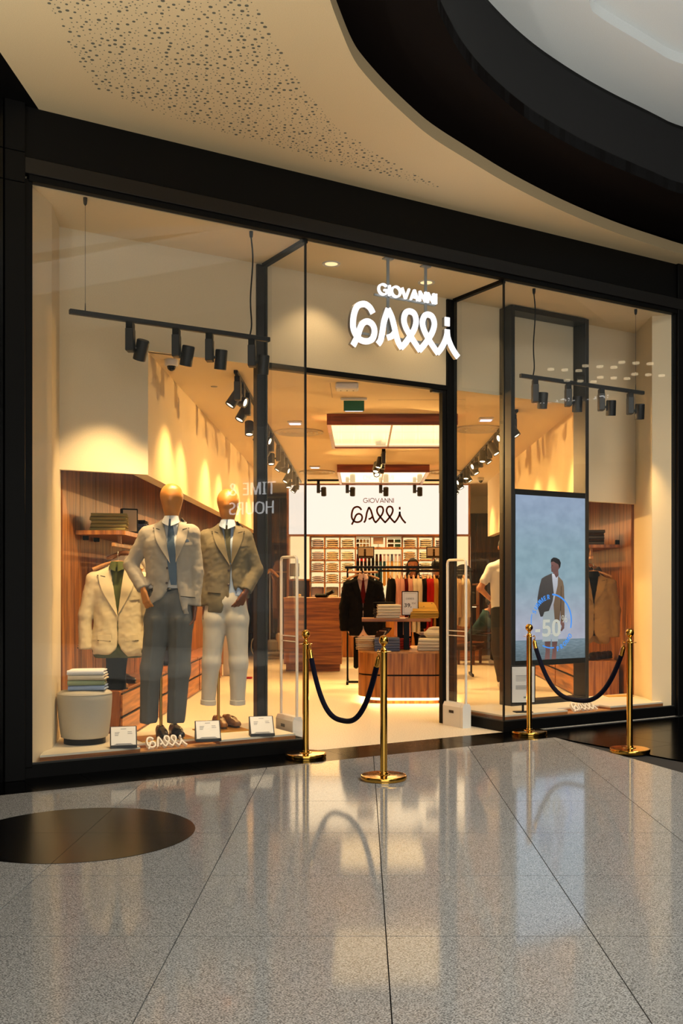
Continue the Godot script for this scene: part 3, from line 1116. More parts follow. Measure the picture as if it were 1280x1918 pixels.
# ---------------------------------------------------------------- the shop
func shop_shell() -> void:
	var g := G.new()
	g.slab([fs(-4.4, 0.0), fs(2.4, 0.0), Vector2(3.3, -21.8), Vector2(-2.75, -21.8)], -0.2, 0.0)
	struct("floor_002", g, M.terrazzo, "pale cream terrazzo floor inside the shop", "floor")
	g = G.new()
	g.slab([fs(-4.05, 0.78), fs(2.9, 0.78), Vector2(3.4, -21.8), Vector2(-2.75, -21.8)], CEIL, CEIL + 0.1)
	var c := struct("ceiling_004", g, M.plaster, "cream plaster ceiling inside the shop", "ceiling")
	g = G.new()
	g.box(Vector3(0.62, CEIL - 0.0003, -10.45), Vector3(0.9, 0.002, 0.004))
	g.box(Vector3(-0.30, CEIL - 0.0003, -9.95), Vector3(0.004, 0.002, 0.75))
	part("hatch_joint", g, M.ink_faint, c)
	g = G.new()
	g.slab([fs(-4.4, 0.05), fs(2.5, 0.05), fs(2.9, 0.9), fs(-4.2, 0.9)], TOP, TOP + 0.08)
	struct("ceiling_005", g, M.plaster, "cream ceiling over the display windows and entrance", "ceiling")
	# bulkhead above the windows' inner side, and the wall pieces that hang beside it
	var along := Basis(Vector3.UP, TH)
	g = G.new()
	g.box(fac(-2.98, (CEIL + TOP) / 2, 0.80), Vector3(1.84, TOP - CEIL, 0.06), 0, along)
	g.box(fac(-1.06, (3.28 + TOP) / 2, 0.80), Vector3(2.02, TOP - 3.28, 0.06), 0, along)
	g.box(fac(1.4, (CEIL + TOP) / 2, 0.80), Vector3(2.94, TOP - CEIL, 0.06), 0, along)
	g.box(fac(-3.50, (2.24 + CEIL) / 2, 0.80), Vector3(0.79, CEIL - 2.24, 0.06), 0, along)
	g.box(fac(-3.98, (2.24 + TOP) / 2, 0.80), Vector3(0.20, TOP - 2.24, 0.06), 0, along)
	g.box(fac(2.26, (2.24 + CEIL) / 2, 0.80), Vector3(1.2, CEIL - 2.24, 0.06), 0, along)
	struct("wall_front", g, M.plaster, "cream bulkhead wall behind the windows and over the entrance", "wall")
	g = G.new()
	g.box(Vector3(-1.81, 2.79, -13.5), Vector3(0.11, 1.1, 10.4))
	struct("wall_side_left", g, M.plaster, "cream upper wall hanging along the left side of the shop", "wall")
	g = G.new()
	g.box(Vector3(2.365, 2.79, -14.75), Vector3(0.11, 1.1, 7.7))
	struct("wall_side_right", g, M.plaster, "cream upper wall hanging along the right side of the shop", "wall")
	# timber lined side walls below
	for side in 2:
		var w := Node3D.new()
		w.name = ["wall_timber_left", "wall_timber_right"][side]
		add_child(w)
		tag(w, ["teak boarded wall along the left side of the shop", "teak boarded wall along the right side of the shop"][side], "wall", "", "structure")
		var x: float = [-2.395, 3.028][side]
		var d: float = [8.02, 11.30][side]
		var i := 0
		while d < 21.4:
			g = G.new()
			g.box(Vector3(x, 1.62, -d - 0.2535), Vector3(0.05, 3.24, 0.501), 0.003)
			part("plank", g, M["wood_%d" % (i % 3)], w)
			d += 0.507
			i += 1
		g = G.new()
		g.box(Vector3(x - 0.1 + 0.2 * side, 1.7, -15.0), Vector3(0.12, 3.4, 14.0 if side == 0 else 8.0))
		part("backing", g, M.black, w)
	g = G.new()
	g.slab([fs(-4.225, 0.03), Vector2(-2.274, -7.437), Vector2(-2.372, -7.99), Vector2(-2.9, -7.99), fs(-4.75, 0.16)], 0.0, TOP + 0.05)
	struct("wall_window_left", g, M.plaster, "cream side wall of the left display window", "wall")
	g = G.new()
	g.slab([fs(2.25, 0.03), Vector2(3.011, -10.516), Vector2(3.037, -11.40), Vector2(3.6, -11.40), fs(2.75, 0.03)], 0.0, TOP + 0.05)
	struct("wall_window_right", g, M.plaster, "cream side wall of the right display window", "wall")
	g = G.new()
	g.box(Vector3(0.3, 1.7, -21.75), Vector3(6.2, 3.4, 0.2))
	struct("wall_back", g, M.plaster, "cream end wall behind the back partition", "wall")
	for side in 2:
		var w := Node3D.new()
		w.name = ["wall_lining_left", "wall_lining_right"][side]
		add_child(w)
		tag(w, ["dark teak lining at the end of the left passage", "dark teak lining at the end of the right passage"][side], "wall", "", "structure")
		for i in 4:
			g = G.new()
			g.box(Vector3([-2.2, 1.98][side] + 0.3 * i, [1.6, 1.44][side], -21.6), Vector3(0.296, [3.2, 2.88][side], 0.05), 0.003)
			part("plank", g, M.wood_dark, w)

func shop_front() -> void:
	var along := Basis(Vector3.UP, TH)
	# black fascia over everything, in three layers
	var f := Node3D.new()
	f.name = "trim_6"
	add_child(f)
	tag(f, "black metal fascia across the top of the shop front", "fascia", "", "structure")
	var g := G.new()
	g.box(fac(-0.95, 4.42, 0.13), Vector3(6.75, 0.48, 0.30), 0.004, along)
	part("fascia_board", g, M.black, f)
	g = G.new()
	g.box(fac(-0.95, 4.225, -0.03), Vector3(6.72, 0.11, 0.05), 0.004, along)
	part("rail", g, M.bronze, f)
	g = G.new()
	g.box(fac(-0.97, 4.15, 0.0), Vector3(6.56, 0.045, 0.07), 0.004, along)
	part("head_channel", g, M.black, f)
	# plinths below the glass
	for k in 2:
		g = G.new()
		if k == 0:
			g.slab([fs(-4.4, -0.005), fs(-2.045, -0.005), fs(-2.045, 0.83), fs(-2.10, 0.83), fs(-2.10, 0.05), fs(-4.4, 0.05)], 0.0, 0.095)
		else:
			g.slab([fs(2.3, -0.005), fs(-0.015, -0.005), fs(-0.015, 0.83), fs(0.04, 0.83), fs(0.04, 0.05), fs(2.3, 0.05)], 0.0, 0.095)
		struct("trim_%d" % (7 + k), g, M.black, "low black plinth under the %s display window" % ["left", "right"][k], "plinth")
	# glazing
	var panes := [["window_1", "large glass pane of the left display window", -3.145, 2.17, 0.006, false, -2.06], ["window_2", "glass return pane at the left of the entrance", -2.06, 0.74, 0.37, true, 0.0], ["window_3", "glass return pane at the right of the entrance", 0.0, 0.74, 0.37, true, 0.0], ["window_4", "large glass pane of the right display window", 1.129, 2.258, 0.006, false, 0.0]]
	for p in panes:
		var w := Node3D.new()
		w.name = p[0]
		add_child(w)
		tag(w, p[1], "window", "", "structure")
		g = G.new()
		var hw: float = p[3] / 2 - 0.006
		var mid := fac(p[2], 2.112, p[4])
		var across := N * hw if p[5] else U * hw
		var rise := Vector3(0, 2.017, 0)
		g.poly([mid - across - rise, mid + across - rise, mid + across + rise, mid - across + rise])
		part("pane", g, M.glass, w)
		if not p[5]:
			g = G.new()
			g.box(fac(p[6], 2.112, 0.008), Vector3(0.014, 4.034, 0.018), 0, along)
			part("corner_joint", g, M.seal, w)
			g = G.new()
			g.box(fac(p[2], 0.099, 0.006), Vector3(p[3], 0.012, 0.022), 0, along)
			part("glazing_bead", g, M.steel_dark, w)
			var e: float = -4.258 if p[6] < -1 else 2.266
			g = G.new()
			g.box(fac(e, 2.11, 0.02), Vector3(0.076 if p[6] < -1 else 0.036, 4.07, 0.07), 0.003, along)
			part("side_frame", g, M.black, w)
		else:
			g = G.new()
			g.box(fac(p[2], 4.125, 0.38), Vector3(0.05, 0.05, 0.74), 0.003, along)
			part("head_frame", g, M.black, w)
			g = G.new()
			g.box(fac(p[2], 0.099, 0.37), Vector3(0.02, 0.012, 0.72), 0, along)
			part("glazing_bead", g, M.steel_dark, w)
	# entrance: two posts, the head bar and a door closer
	var d := Node3D.new()
	d.name = "door_1"
	add_child(d)
	tag(d, "open entrance framed by tall black posts and a black head bar", "doorway", "", "structure")
	for k in 2:
		g = G.new()
		g.box(fac([-2.085, -0.03][k], 2.06, 0.785), Vector3([0.095, 0.12][k], 4.12, 0.075), 0.004, along)
		if k == 1:
			g.box(fac(-0.117, 1.62, 0.785), Vector3(0.05, 3.24, 0.06), 0.004, along)
		part("post", g, M.bronze if k == 0 else M.black, d)
		g = G.new()
		g.box(fac([-2.045, -0.005][k], 2.06, 0.742), Vector3(0.02, 4.12, 0.012), 0.002, along)
		part("post_bead", g, M.seal, d)
	g = G.new()
	g.box(fac(-1.06, 3.255, 0.785), Vector3(2.0, 0.048, 0.075), 0.004, along)
	part("head_bar", g, M.black, d)
	g = G.new()
	g.box(fac(-0.20, 3.215, 0.78), Vector3(0.12, 0.025, 0.05), 0.004, along)
	part("door_closer", g, M.bronze, d)
	# raised window floors with timber edges, each with a timber block let into the front
	for k in 2:
		var p := thing("window_platform", ["low cream platform with timber edge in the left display window", "low cream platform with timber edge in the right display window"][k], "platform")
		var a0: float = [-3.42, 0.84][k]
		var a1: float = [-2.78, 1.41][k]
		var l: float = [-4.15, 0.05][k]
		var r: float = [-2.12, 2.16][k]
		var lw := fs(l, 0.06) if k == 0 else fs(l, 0.06)
		var outline := [fs(l, 0.065), fs(a0, 0.065), fs(a0, 0.22), fs(a1, 0.22), fs(a1, 0.065), fs(r, 0.065), fs(r if k == 0 else 2.45, 0.84), fs(-3.83 if k == 0 else 0.05, 0.84)]
		g = G.new()
		g.slab(outline, 0.125, PLAT)
		part("top", g, M.platform_cream, p)
		g = G.new()
		var inner := []
		for q in outline:
			inner.append(q)
		g.slab(inner, 0.0, 0.125)
		part("timber_edge", g, M.wood_flat, p)
		g = G.new()
		g.slab([fs(a0 + 0.002, 0.065), fs(a1 - 0.002, 0.065), fs(a1 - 0.002, 0.215), fs(a0 + 0.002, 0.215)], 0.0, 0.105)
		part("timber_step", g, M.wood_light, p)
		var lt := thing("logo_letters", ["clear acrylic GALLI letters on the timber step of the left window", "clear acrylic GALLI letters on the timber step of the right window"][k], "lettering", fac([-3.19, 1.115][k], 0.106, 0.12), TH)
		part("letters", galli(0.31, 0.0115, 0.03), M.acrylic_lit, lt).rotation.x = -0.75

func galli(width: float, stroke: float, depth: float) -> G:   # the looping logo, traced once: its feet stand on the local x axis, its middle is at zero
	var k := width / 935.0
	var strokes := [
		[[345, 308], [318, 270], [272, 252], [215, 275], [185, 340], [178, 420], [195, 470], [235, 508], [290, 515], [340, 490], [358, 435], [342, 390], [300, 372], [258, 392], [232, 440], [215, 490], [178, 558]],
		[[388, 522], [410, 490], [425, 430], [440, 350], [475, 258]],
		[[472, 256], [505, 310], [525, 370], [545, 440], [565, 490], [594, 526]],
		[[586, 524], [625, 485], [670, 425], [705, 370], [720, 310], [705, 262], [668, 248], [630, 262], [612, 310], [625, 365], [668, 425], [715, 480], [757, 526]],
		[[748, 524], [790, 480], [833, 425], [868, 370], [885, 310], [868, 262], [832, 248], [797, 262], [777, 310], [790, 365], [833, 430], [880, 485], [920, 526]],
		[[911, 524], [950, 480], [985, 420], [1001, 370], [1003, 335]],
		[[1003, 335], [1006, 375], [1014, 405], [1040, 455], [1070, 495], [1106, 532]],
		[[530, 425], [505, 450], [468, 466]],
	]
	var g := G.new()
	for st in strokes:
		var p := []
		for q in st:
			p.append(Vector2(q[0] - 640, 520 - q[1]) * k)
		g.ribbon(smooth_path(p, 6), stroke, 0.0, depth)
	g.box(Vector3(363 * k, 243 * k, depth / 2), Vector3(stroke, 1.5 * stroke, depth))
	return g

# ---------------------------------------------------------------- ceiling fittings
func spot_lamp(called: String, label: String, at: Vector3, aim: Vector3, energy: float, group: String, lit := true, angle := 26.0, tint := WARM) -> Node3D:
	# a black track spot: gear box under the track, a can beside it that is turned to its target
	var t := thing(called, label, "spotlight", at, 0.0, group)
	var dir := (aim - at).normalized()
	var side := dir.cross(Vector3.UP).normalized()
	var g := G.new()
	g.box(Vector3(0, -0.025, 0), Vector3(0.05, 0.05, 0.09), 0.004)
	part("adapter", g, M.black, t)
	g = G.new()
	g.box(Vector3(0, -0.13, 0), Vector3(0.06, 0.17, 0.085), 0.006)
	part("gear_box", g, M.charcoal, t)
	var c := Vector3(0, -0.17, 0) + side * 0.095 + dir * 0.02
	g = G.new()
	var y := -dir
	var x := y.cross(side).normalized()
	var bas := Basis(x, y, x.cross(y))
	g.lathe([Vector2(0.0005, 0.01), Vector2(0.036, 0.012), Vector2(0.040, 0.0), Vector2(0.047, 0.0), Vector2(0.048, 0.006), Vector2(0.048, 0.145), Vector2(0.042, 0.152), Vector2(0.0005, 0.152)], 18, c - y * 0.075, bas)
	g.cyl(Vector3(0, -0.17, 0), c, 0.012, -1, 8)
	var can := part("lamp_head", g, M.charcoal, t)
	g = G.new()
	g.lathe([Vector2(0.034, -0.001), Vector2(0.0005, -0.001)], 18, c - y * 0.066, bas)
	part("light_lens", g, M.light_lens if lit else M.steel, can)
	if lit:
		var l := SpotLight3D.new()
		l.name = "spot_beam"
		l.light_color = tint
		l.light_energy = energy
		l.spot_angle = angle
		l.spot_angle_attenuation = 1.0
		l.spot_range = 14.0
		l.spot_attenuation = 2.0
		l.light_size = 0.035
		l.shadow_enabled = true
		t.add_child(l)
		l.position = c + dir * 0.085
		l.basis = Basis.looking_at(dir, Vector3.UP if absf(dir.y) < 0.95 else Vector3.RIGHT)
	return t

func hung_track(called: String, label: String, s0: float, s1: float, t0: float, cables: Array) -> void:
	var t := thing(called, label, "track rail", fac(0, 0, t0), TH)
	var g := G.new()
	g.box(Vector3((s0 + s1) / 2, 3.295, 0), Vector3(s1 - s0, 0.036, 0.036), 0.004)
	part("rail", g, M.charcoal, t)
	for c in cables:
		g = G.new()
		g.lathe([Vector2(0.0005, 0), Vector2(0.012, 0.015), Vector2(0.015, 0.04), Vector2(0.015, 0.06), Vector2(0.0005, 0.06)], 12, Vector3(c[0], TOP - 0.06, 0))
		part("ceiling_cup", g, M.black, t)
		g = G.new()
		if c[1]:
			g.tube(smooth_path([Vector3(c[0], TOP - 0.05, 0), Vector3(c[0] + 0.012, 3.9, 0.005), Vector3(c[0] - 0.006, 3.6, 0), Vector3(c[0] + 0.004, 3.4, 0), Vector3(c[0] - 0.01, 3.31, 0)]), 0.006, 6)
		else:
			g.tube([Vector3(c[0], TOP - 0.05, 0), Vector3(c[0], 3.31, 0)], 0.0016, 5)
			g.cyl(Vector3(c[0], 3.31, 0), Vector3(c[0], 3.37, 0), 0.005, 0.003, 8)
		part("cable", g, M.black if c[1] else M.steel_dark, t)

func ceiling_fittings() -> void:
	var g: G
	# hung tracks in the display windows, four spots on each
	hung_track("track_rail", "black track rail hung on two cables in the left display window", -3.94, -2.345, 0.08, [[-3.825, false], [-2.507, true]])
	hung_track("track_rail", "black track rail hung on two cables in the right display window", 0.259, 1.892, 0.08, [[0.427, true], [1.78, false]])
	var gl := "spots on the left window track"
	var lx := [-3.49, -3.13, -2.86, -2.50]
	var aims := [fac(-3.60, 1.9, 0.75), fac(-3.20, 1.7, 0.62), fac(-2.85, 1.3, 0.5), fac(-2.45, 1.2, 0.5)]
	for i in 4:
		spot_lamp("spotlight", "black spotlight, %s from the left on the left window track" % ORD[i], fac(lx[i], 3.277, 0.08), aims[i], 3.4, gl, true, 34.0, Color(1.0, 0.85, 0.62))
	var rx := [0.44, 0.86, 1.30, 1.70]
	aims = [fac(0.45, 0.3, 0.45), fac(1.0, 0.2, 0.45), fac(1.6, 0.4, 0.5), fac(2.1, 0.5, 0.6)]
	for i in 4:
		spot_lamp("spotlight", "black spotlight, %s from the left on the right window track" % ORD[i], fac(rx[i], 3.277, 0.08), aims[i], 2.2, "spots on the right window track", true, 32.0, Color(1.0, 0.83, 0.56))
	# long tracks on the shop ceiling
	var rails := [["along the left of the shop ceiling", -1.12, 9.0, 18.6], ["along the right of the shop ceiling", 1.68, 11.0, 18.6], ["down the middle of the shop ceiling", 0.30, 13.5, 15.4]]
	for r in rails:
		g = G.new()
		g.box(Vector3(0, 0, 0), Vector3(0.036, 0.03, r[3] - r[2]), 0.003)
		solo("track_rail", g, M.black, "black track rail fixed " + r[0], "track rail", Vector3(r[1], CEIL - 0.016, -(r[2] + r[3]) / 2))
	g = G.new()
	g.box(Vector3(0, 0, 0), Vector3(2.6, 0.03, 0.036), 0.003)
	solo("track_rail", g, M.black, "short black track rail across the ceiling before the lit back wall", "track rail", Vector3(0.32, CEIL - 0.016, -18.25))
	var ld := [9.15, 9.45, 9.95, 10.95, 11.45, 11.95, 12.6, 13.6, 14.3, 15.0, 15.9, 16.8, 17.6]
	for i in ld.size():
		var k := i % 4
		spot_lamp("spotlight", "black spotlight, %s from the front on the track at the left of the shop" % ORD[i], wd(-1.12, CEIL - 0.03, ld[i]), wd([-2.5, 2.31, -2.3, -1.0][k], [1.0, 1.85, 0.9, 0.1][k], ld[i] - [0.5, 1.2, 0.7, 0.8][k]), [3.0, 9.0, 3.0, 8.5][k], "spots on the left shop track", true, [40.0, 46.0, 40.0, 40.0][k])
	var rd := [11.2, 11.55, 12.7, 13.3, 13.6, 14.3, 14.9, 15.4, 16.0, 16.5, 17.1, 17.7, 18.2]
	for i in rd.size():
		var k := i % 4
		spot_lamp("spotlight", "black spotlight, %s from the front on the track at the right of the shop" % ORD[i], wd(1.68, CEIL - 0.03, rd[i]), wd([3.1, -1.76, 2.9, 1.5][k], [1.0, 1.85, 0.9, 0.1][k], rd[i] - [0.5, 1.6, 0.7, 0.8][k]), [2.4, 9.0, 2.4, 8.5][k], "spots on the right shop track", true, [40.0, 46.0, 40.0, 40.0][k])
	for i in 3:
		spot_lamp("spotlight", "black spotlight, %s from the front on the middle ceiling track" % ORD[i], wd(0.30, CEIL - 0.03, [13.9, 14.5, 15.1][i]), wd([-0.5, -0.2, 0.9][i], 0.4, [13.4, 13.3, 13.0][i]), 8.0, "spots on the middle shop track")
	for i in 5:
		spot_lamp("spotlight", "black spotlight, %s from the left before the lit back wall" % ORD[i], wd([-0.78, -0.26, 0.34, 0.95, 1.42][i], CEIL - 0.03, 18.25), wd([-0.75, -0.3, 0.34, 1.0, 1.4][i], 1.55, 19.0), 3.6, "spots before the back wall", true, 26.0)
	# two timber framed light boxes
	for k in 2:
		var d0: float = [11.29, 16.0][k]
		var d1: float = [13.27, 17.95][k]
		var t := thing("ceiling_light", ["nearer timber framed light box under the shop ceiling", "farther timber framed light box under the shop ceiling"][k], "ceiling light", Vector3(0.34, 0, 0))
		var w := 1.46
		for s in [-1, 1]:
			g = G.new()
			g.box(Vector3(s * (w / 2 - 0.02), 3.188, -(d0 + d1) / 2), Vector3(0.04, 0.123, d1 - d0), 0.002)
			part("frame_side", g, M.wood_red, t)
			g = G.new()
			g.box(Vector3(0, 3.188, -(d0 + 0.02) if s < 0 else -(d1 - 0.02)), Vector3(w - 0.08, 0.1228, 0.04), 0.002)
			part("frame_end", g, M.wood_red, t)
		for i in 2:
			for j in 3:
				var dl := (d1 - d0 - 0.08) / 3.0
				g = G.new()
				g.box(Vector3((i - 0.5) * 0.69, 3.152, -(d0 + 0.04 + dl * (j + 0.5))), Vector3(0.684, 0.008, dl - 0.006), 0.002)
				part("light_panel", g, M.light_box, t)
		g = G.new()
		g.box(Vector3(0, 3.150, -(d0 + d1) / 2), Vector3(0.022, 0.018, d1 - d0 - 0.08), 0.002)
		part("divider", g, M.wood_red, t)
		area("ceiling_box_glow", Vector3(0.34, 3.140, -(d0 + d1) / 2), Vector3(0, -1, 0), Vector2(1.36, d1 - d0 - 0.1), 1.7, WARM)
	# recessed lamps over the entrance
	for k in 2:
		var p: Vector3 = [fac(-1.567, TOP, 0.442), fac(-0.551, TOP, 0.451)][k]
		var t := thing("downlight", ["round recessed downlight left of the hanging sign", "round recessed downlight behind the right end of the hanging sign"][k], "downlight", p, 0, "entrance downlights")
		g = G.new()
		g.lathe([Vector2(0.058, -0.004), Vector2(0.078, -0.006), Vector2(0.080, 0.0)], 28)
		part("rim", g, M.white_paint, t)
		g = G.new()
		g.lathe([Vector2(0.056, -0.003), Vector2(0.0005, -0.003)], 24)
		part("light_lens", g, M.light_warm, t)
		var l := SpotLight3D.new()
		l.name = "downlight_beam"
		l.light_color = Color(1.0, 0.88, 0.70)
		l.light_energy = 0.55
		l.spot_angle = 52.0
		l.spot_angle_attenuation = 0.5
		l.spot_range = 12.0
		l.spot_attenuation = 2.0
		l.light_size = 0.05
		l.shadow_enabled = true
		t.add_child(l)
		l.position = Vector3(0, -0.02, 0)
		l.basis = Basis.looking_at(Vector3(0, -1, 0), Vector3.RIGHT)
	# round air vents, each with a small square lamp before it
	for k in 4:
		var at: Vector3 = [wd(-0.78, CEIL, 12.6), wd(1.42, CEIL, 12.35), wd(-0.75, CEIL, 17.0), wd(1.42, CEIL, 17.0)][k]
		var where: String = ["left of the nearer light box", "right of the nearer light box", "left of the farther light box", "right of the farther light box"][k]
		var t := thing("air_vent", "round cream ceiling air vent " + where, "vent", at)
		for r in [0.30, 0.235, 0.17, 0.105]:
			g = G.new()
			g.lathe([Vector2(r - 0.03, -0.002), Vector2(r - 0.014, -0.022), Vector2(r, -0.016), Vector2(r, -0.001)], 30)
			part("ring", g, M.ivory, t)
		t = thing("emergency_light", "small square white ceiling lamp " + where, "lamp", at + Vector3(0, 0, 0.75))
		g = G.new()
		g.box(Vector3(0, -0.012, 0), Vector3(0.17, 0.024, 0.17), 0.006)
		part("housing", g, M.white_paint, t)
		g = G.new()
		g.box(Vector3(0, -0.026, 0), Vector3(0.13, 0.004, 0.13), 0.001)
		part("light_panel", g, M.light_white, t)
	# exit sign, smoke detector box, cameras, sensors
	var ex := thing("exit_sign", "green exit sign plate hung under the shop ceiling", "exit sign", wd(-0.08, CEIL, 10.35))
	g = G.new()
	g.box(Vector3(0, -0.012, 0), Vector3(0.27, 0.022, 0.05), 0.004)
	part("housing", g, M.white_paint, ex)
	g = G.new()
	g.box(Vector3(0, -0.08, 0), Vector3(0.21, 0.105, 0.012), 0.002)
	part("light_plate", g, M.light_green, ex)
	g = G.new()
	g.box(Vector3(0, -0.135, 0), Vector3(0.18, 0.004, 0.012))
	part("light_edge", g, M.light_white, ex)
	var sm := thing("ceiling_box", "white flat box on the ceiling just inside the entrance", "detector", wd(-0.14, CEIL, 9.62))
	g = G.new()
	g.box(Vector3(0, -0.03, 0), Vector3(0.22, 0.06, 0.16), 0.012)
	part("housing", g, M.white_paint, sm)
	for i in 3:
		g = G.new()
		g.box(Vector3(-0.06 + 0.06 * i, -0.0605, -0.03), Vector3(0.014, 0.004, 0.01), 0.001)
		part("slot", g, M.black, sm)
	for k in 2:
		var cam := thing("security_camera", ["white dome camera beside the left window bulkhead", "white dome camera near the lit back wall"][k], "camera", [wd(-1.615, CEIL, 8.60), wd(2.10, CEIL, 17.9)][k])
		g = G.new()
		g.lathe([Vector2(0.0005, -0.055), Vector2(0.052, -0.055), Vector2(0.058, -0.048), Vector2(0.060, -0.006), Vector2(0.056, 0.0)], 22)
		part("housing", g, M.white_paint, cam)
		g = G.new()
		g.ball(Vector3(0, -0.055, 0), Vector3(0.038, 0.042, 0.038))
		part("dome", g, M.black_gloss, cam)
	for k in 2:
		g = G.new()
		g.lathe([Vector2(0.0005, -0.006), Vector2(0.03, -0.005), Vector2(0.034, 0.0)], 16)
		solo("ceiling_sensor", g, M.grey_plastic, ["small flat ceiling sensor right of the left camera", "small flat ceiling sensor above the right window opening"][k], "sensor", [wd(-1.42, CEIL, 9.75), wd(1.60, CEIL, 10.9)][k])
	# the lit sign that hangs over the entrance
	var t := thing("hanging_sign", "large white illuminated GIOVANNI GALLI sign hanging over the entrance", "sign", fac(-1.05, 0, 0.05), TH)
	for x in [-0.179, 0.215]:
		g = G.new()
		g.box(Vector3(x, 3.79, -0.012), Vector3(0.028, 0.68, 0.012), 0.002)
		g.box(Vector3(x, TOP - 0.006, -0.012), Vector3(0.09, 0.012, 0.05), 0.002)
		part("hanger_bar", g, M.steel_grey, t)
	g = G.new()
	g.box(Vector3(0.0, 3.80, -0.012), Vector3(0.64, 0.022, 0.012), 0.002)
	g.box(Vector3(0.0, 3.455, -0.012), Vector3(0.98, 0.022, 0.012), 0.002)
	part("cross_bar", g, M.steel_grey, t)
	giovanni(t, "light_letter", Vector3(0.012, 3.806, 0.0), 0.60, 0.0165, 0.025, M.light_sign)
	var logo := galli(1.10, 0.051, 0.012)
	part("light_logo", shifted(logo, Vector3(-0.01, 3.375, 0.026)), M.light_sign, t)
	part("logo_return", shifted(galli(1.10, 0.051, 0.036), Vector3(-0.01, 3.375, -0.0105)), M.grey_plastic, t)
	area("sign_glow", fac(-1.05, 3.6, -0.0) , -N, Vector2(1.0, 0.45), 0.35, Color(1, 0.98, 0.98))

func giovanni(root: Node3D, called: String, at: Vector3, width: float, stroke: float, depth: float, m: Material) -> void:   # the first name in plain round capitals, each its own piece
	var k := width / 7.06
	var pen := -3.53
	for ch in "GIOVANNI":
		var lines := []
		var adv := 0.0
		match ch:
			"G", "O":
				var p := []
				for i in 33:
					var a := deg_to_rad(lerpf(42.0 if ch == "G" else 0.0, 360.0, i / 32.0))
					p.append(Vector2(0.52 + 0.52 * cos(a), 0.5 + 0.5 * sin(a)))
				lines = [p]
				if ch == "G":
					lines.append([Vector2(1.08, 0.46), Vector2(0.62, 0.46)])
				adv = 1.04
			"I":
				lines = [[Vector2(0.05, -0.03), Vector2(0.05, 1.03)]]
				adv = 0.10
			"V":
				lines = [[Vector2(0.0, 1.03), Vector2(0.44, -0.03)], [Vector2(0.44, -0.03), Vector2(0.88, 1.03)]]
				adv = 0.88
			"A":
				lines = [[Vector2(0.0, -0.03), Vector2(0.44, 1.03)], [Vector2(0.44, 1.03), Vector2(0.88, -0.03)], [Vector2(0.17, 0.28), Vector2(0.71, 0.28)]]
				adv = 0.88
			"N":
				lines = [[Vector2(0.05, -0.03), Vector2(0.05, 1.03)], [Vector2(0.05, 0.98), Vector2(0.75, 0.02)], [Vector2(0.75, -0.03), Vector2(0.75, 1.03)]]
				adv = 0.80
		var g := G.new()
		for l in lines:
			var q := []
			for v in l:
				q.append((v + Vector2(pen, 0)) * k)
			g.ribbon(q, stroke, 0.0, depth)
		part(called, shifted(g, at), m, root)
		pen += adv + 0.203

func shifted(g: G, by: Vector3) -> G:
	for i in g.v.size():
		g.v[i] += by
	return g

# ---------------------------------------------------------------- lit back wall with shirts and ties
func folded_shirt(m: Material, collar: Material, dark: Material) -> Node3D:   # a folded shirt seen from its folded edge, collar on top
	var root := Node3D.new()
	var g := G.new()
	var rows := []
	for i in 7:
		var z := 0.15 - 0.05 * i
		var row := PackedVector3Array()
		for j in 16:
			var a := TAU * j / 16
			var c := cos(a)
			var s := sin(a)
			var e := 1.0 if i > 0 and i < 6 else 0.55
			row.append(Vector3(signf(c) * pow(absf(c), 0.35) * 0.098 * (0.96 + 0.04 * e), 0.018 + signf(s) * pow(absf(s), 0.6) * 0.0175 * e, z))
		rows.append(row)
	g.grid(rows, true)
	g.box(Vector3(0, 0.018, 0.149), Vector3(0.19, 0.016, 0.004))
	part("body", g, m, root)
	g = G.new()
	g.box(Vector3(0, 0.0365, 0.06), Vector3(0.11, 0.010, 0.12), 0.004)
	part("collar", g, collar, root)
	for s in [-1, 1]:
		g = G.new()
		g.box(Vector3(s * 0.101, 0.015, 0.05), Vector3(0.016, 0.018, 0.16), 0.005)
		part("cuff", g, dark, root)
	return root

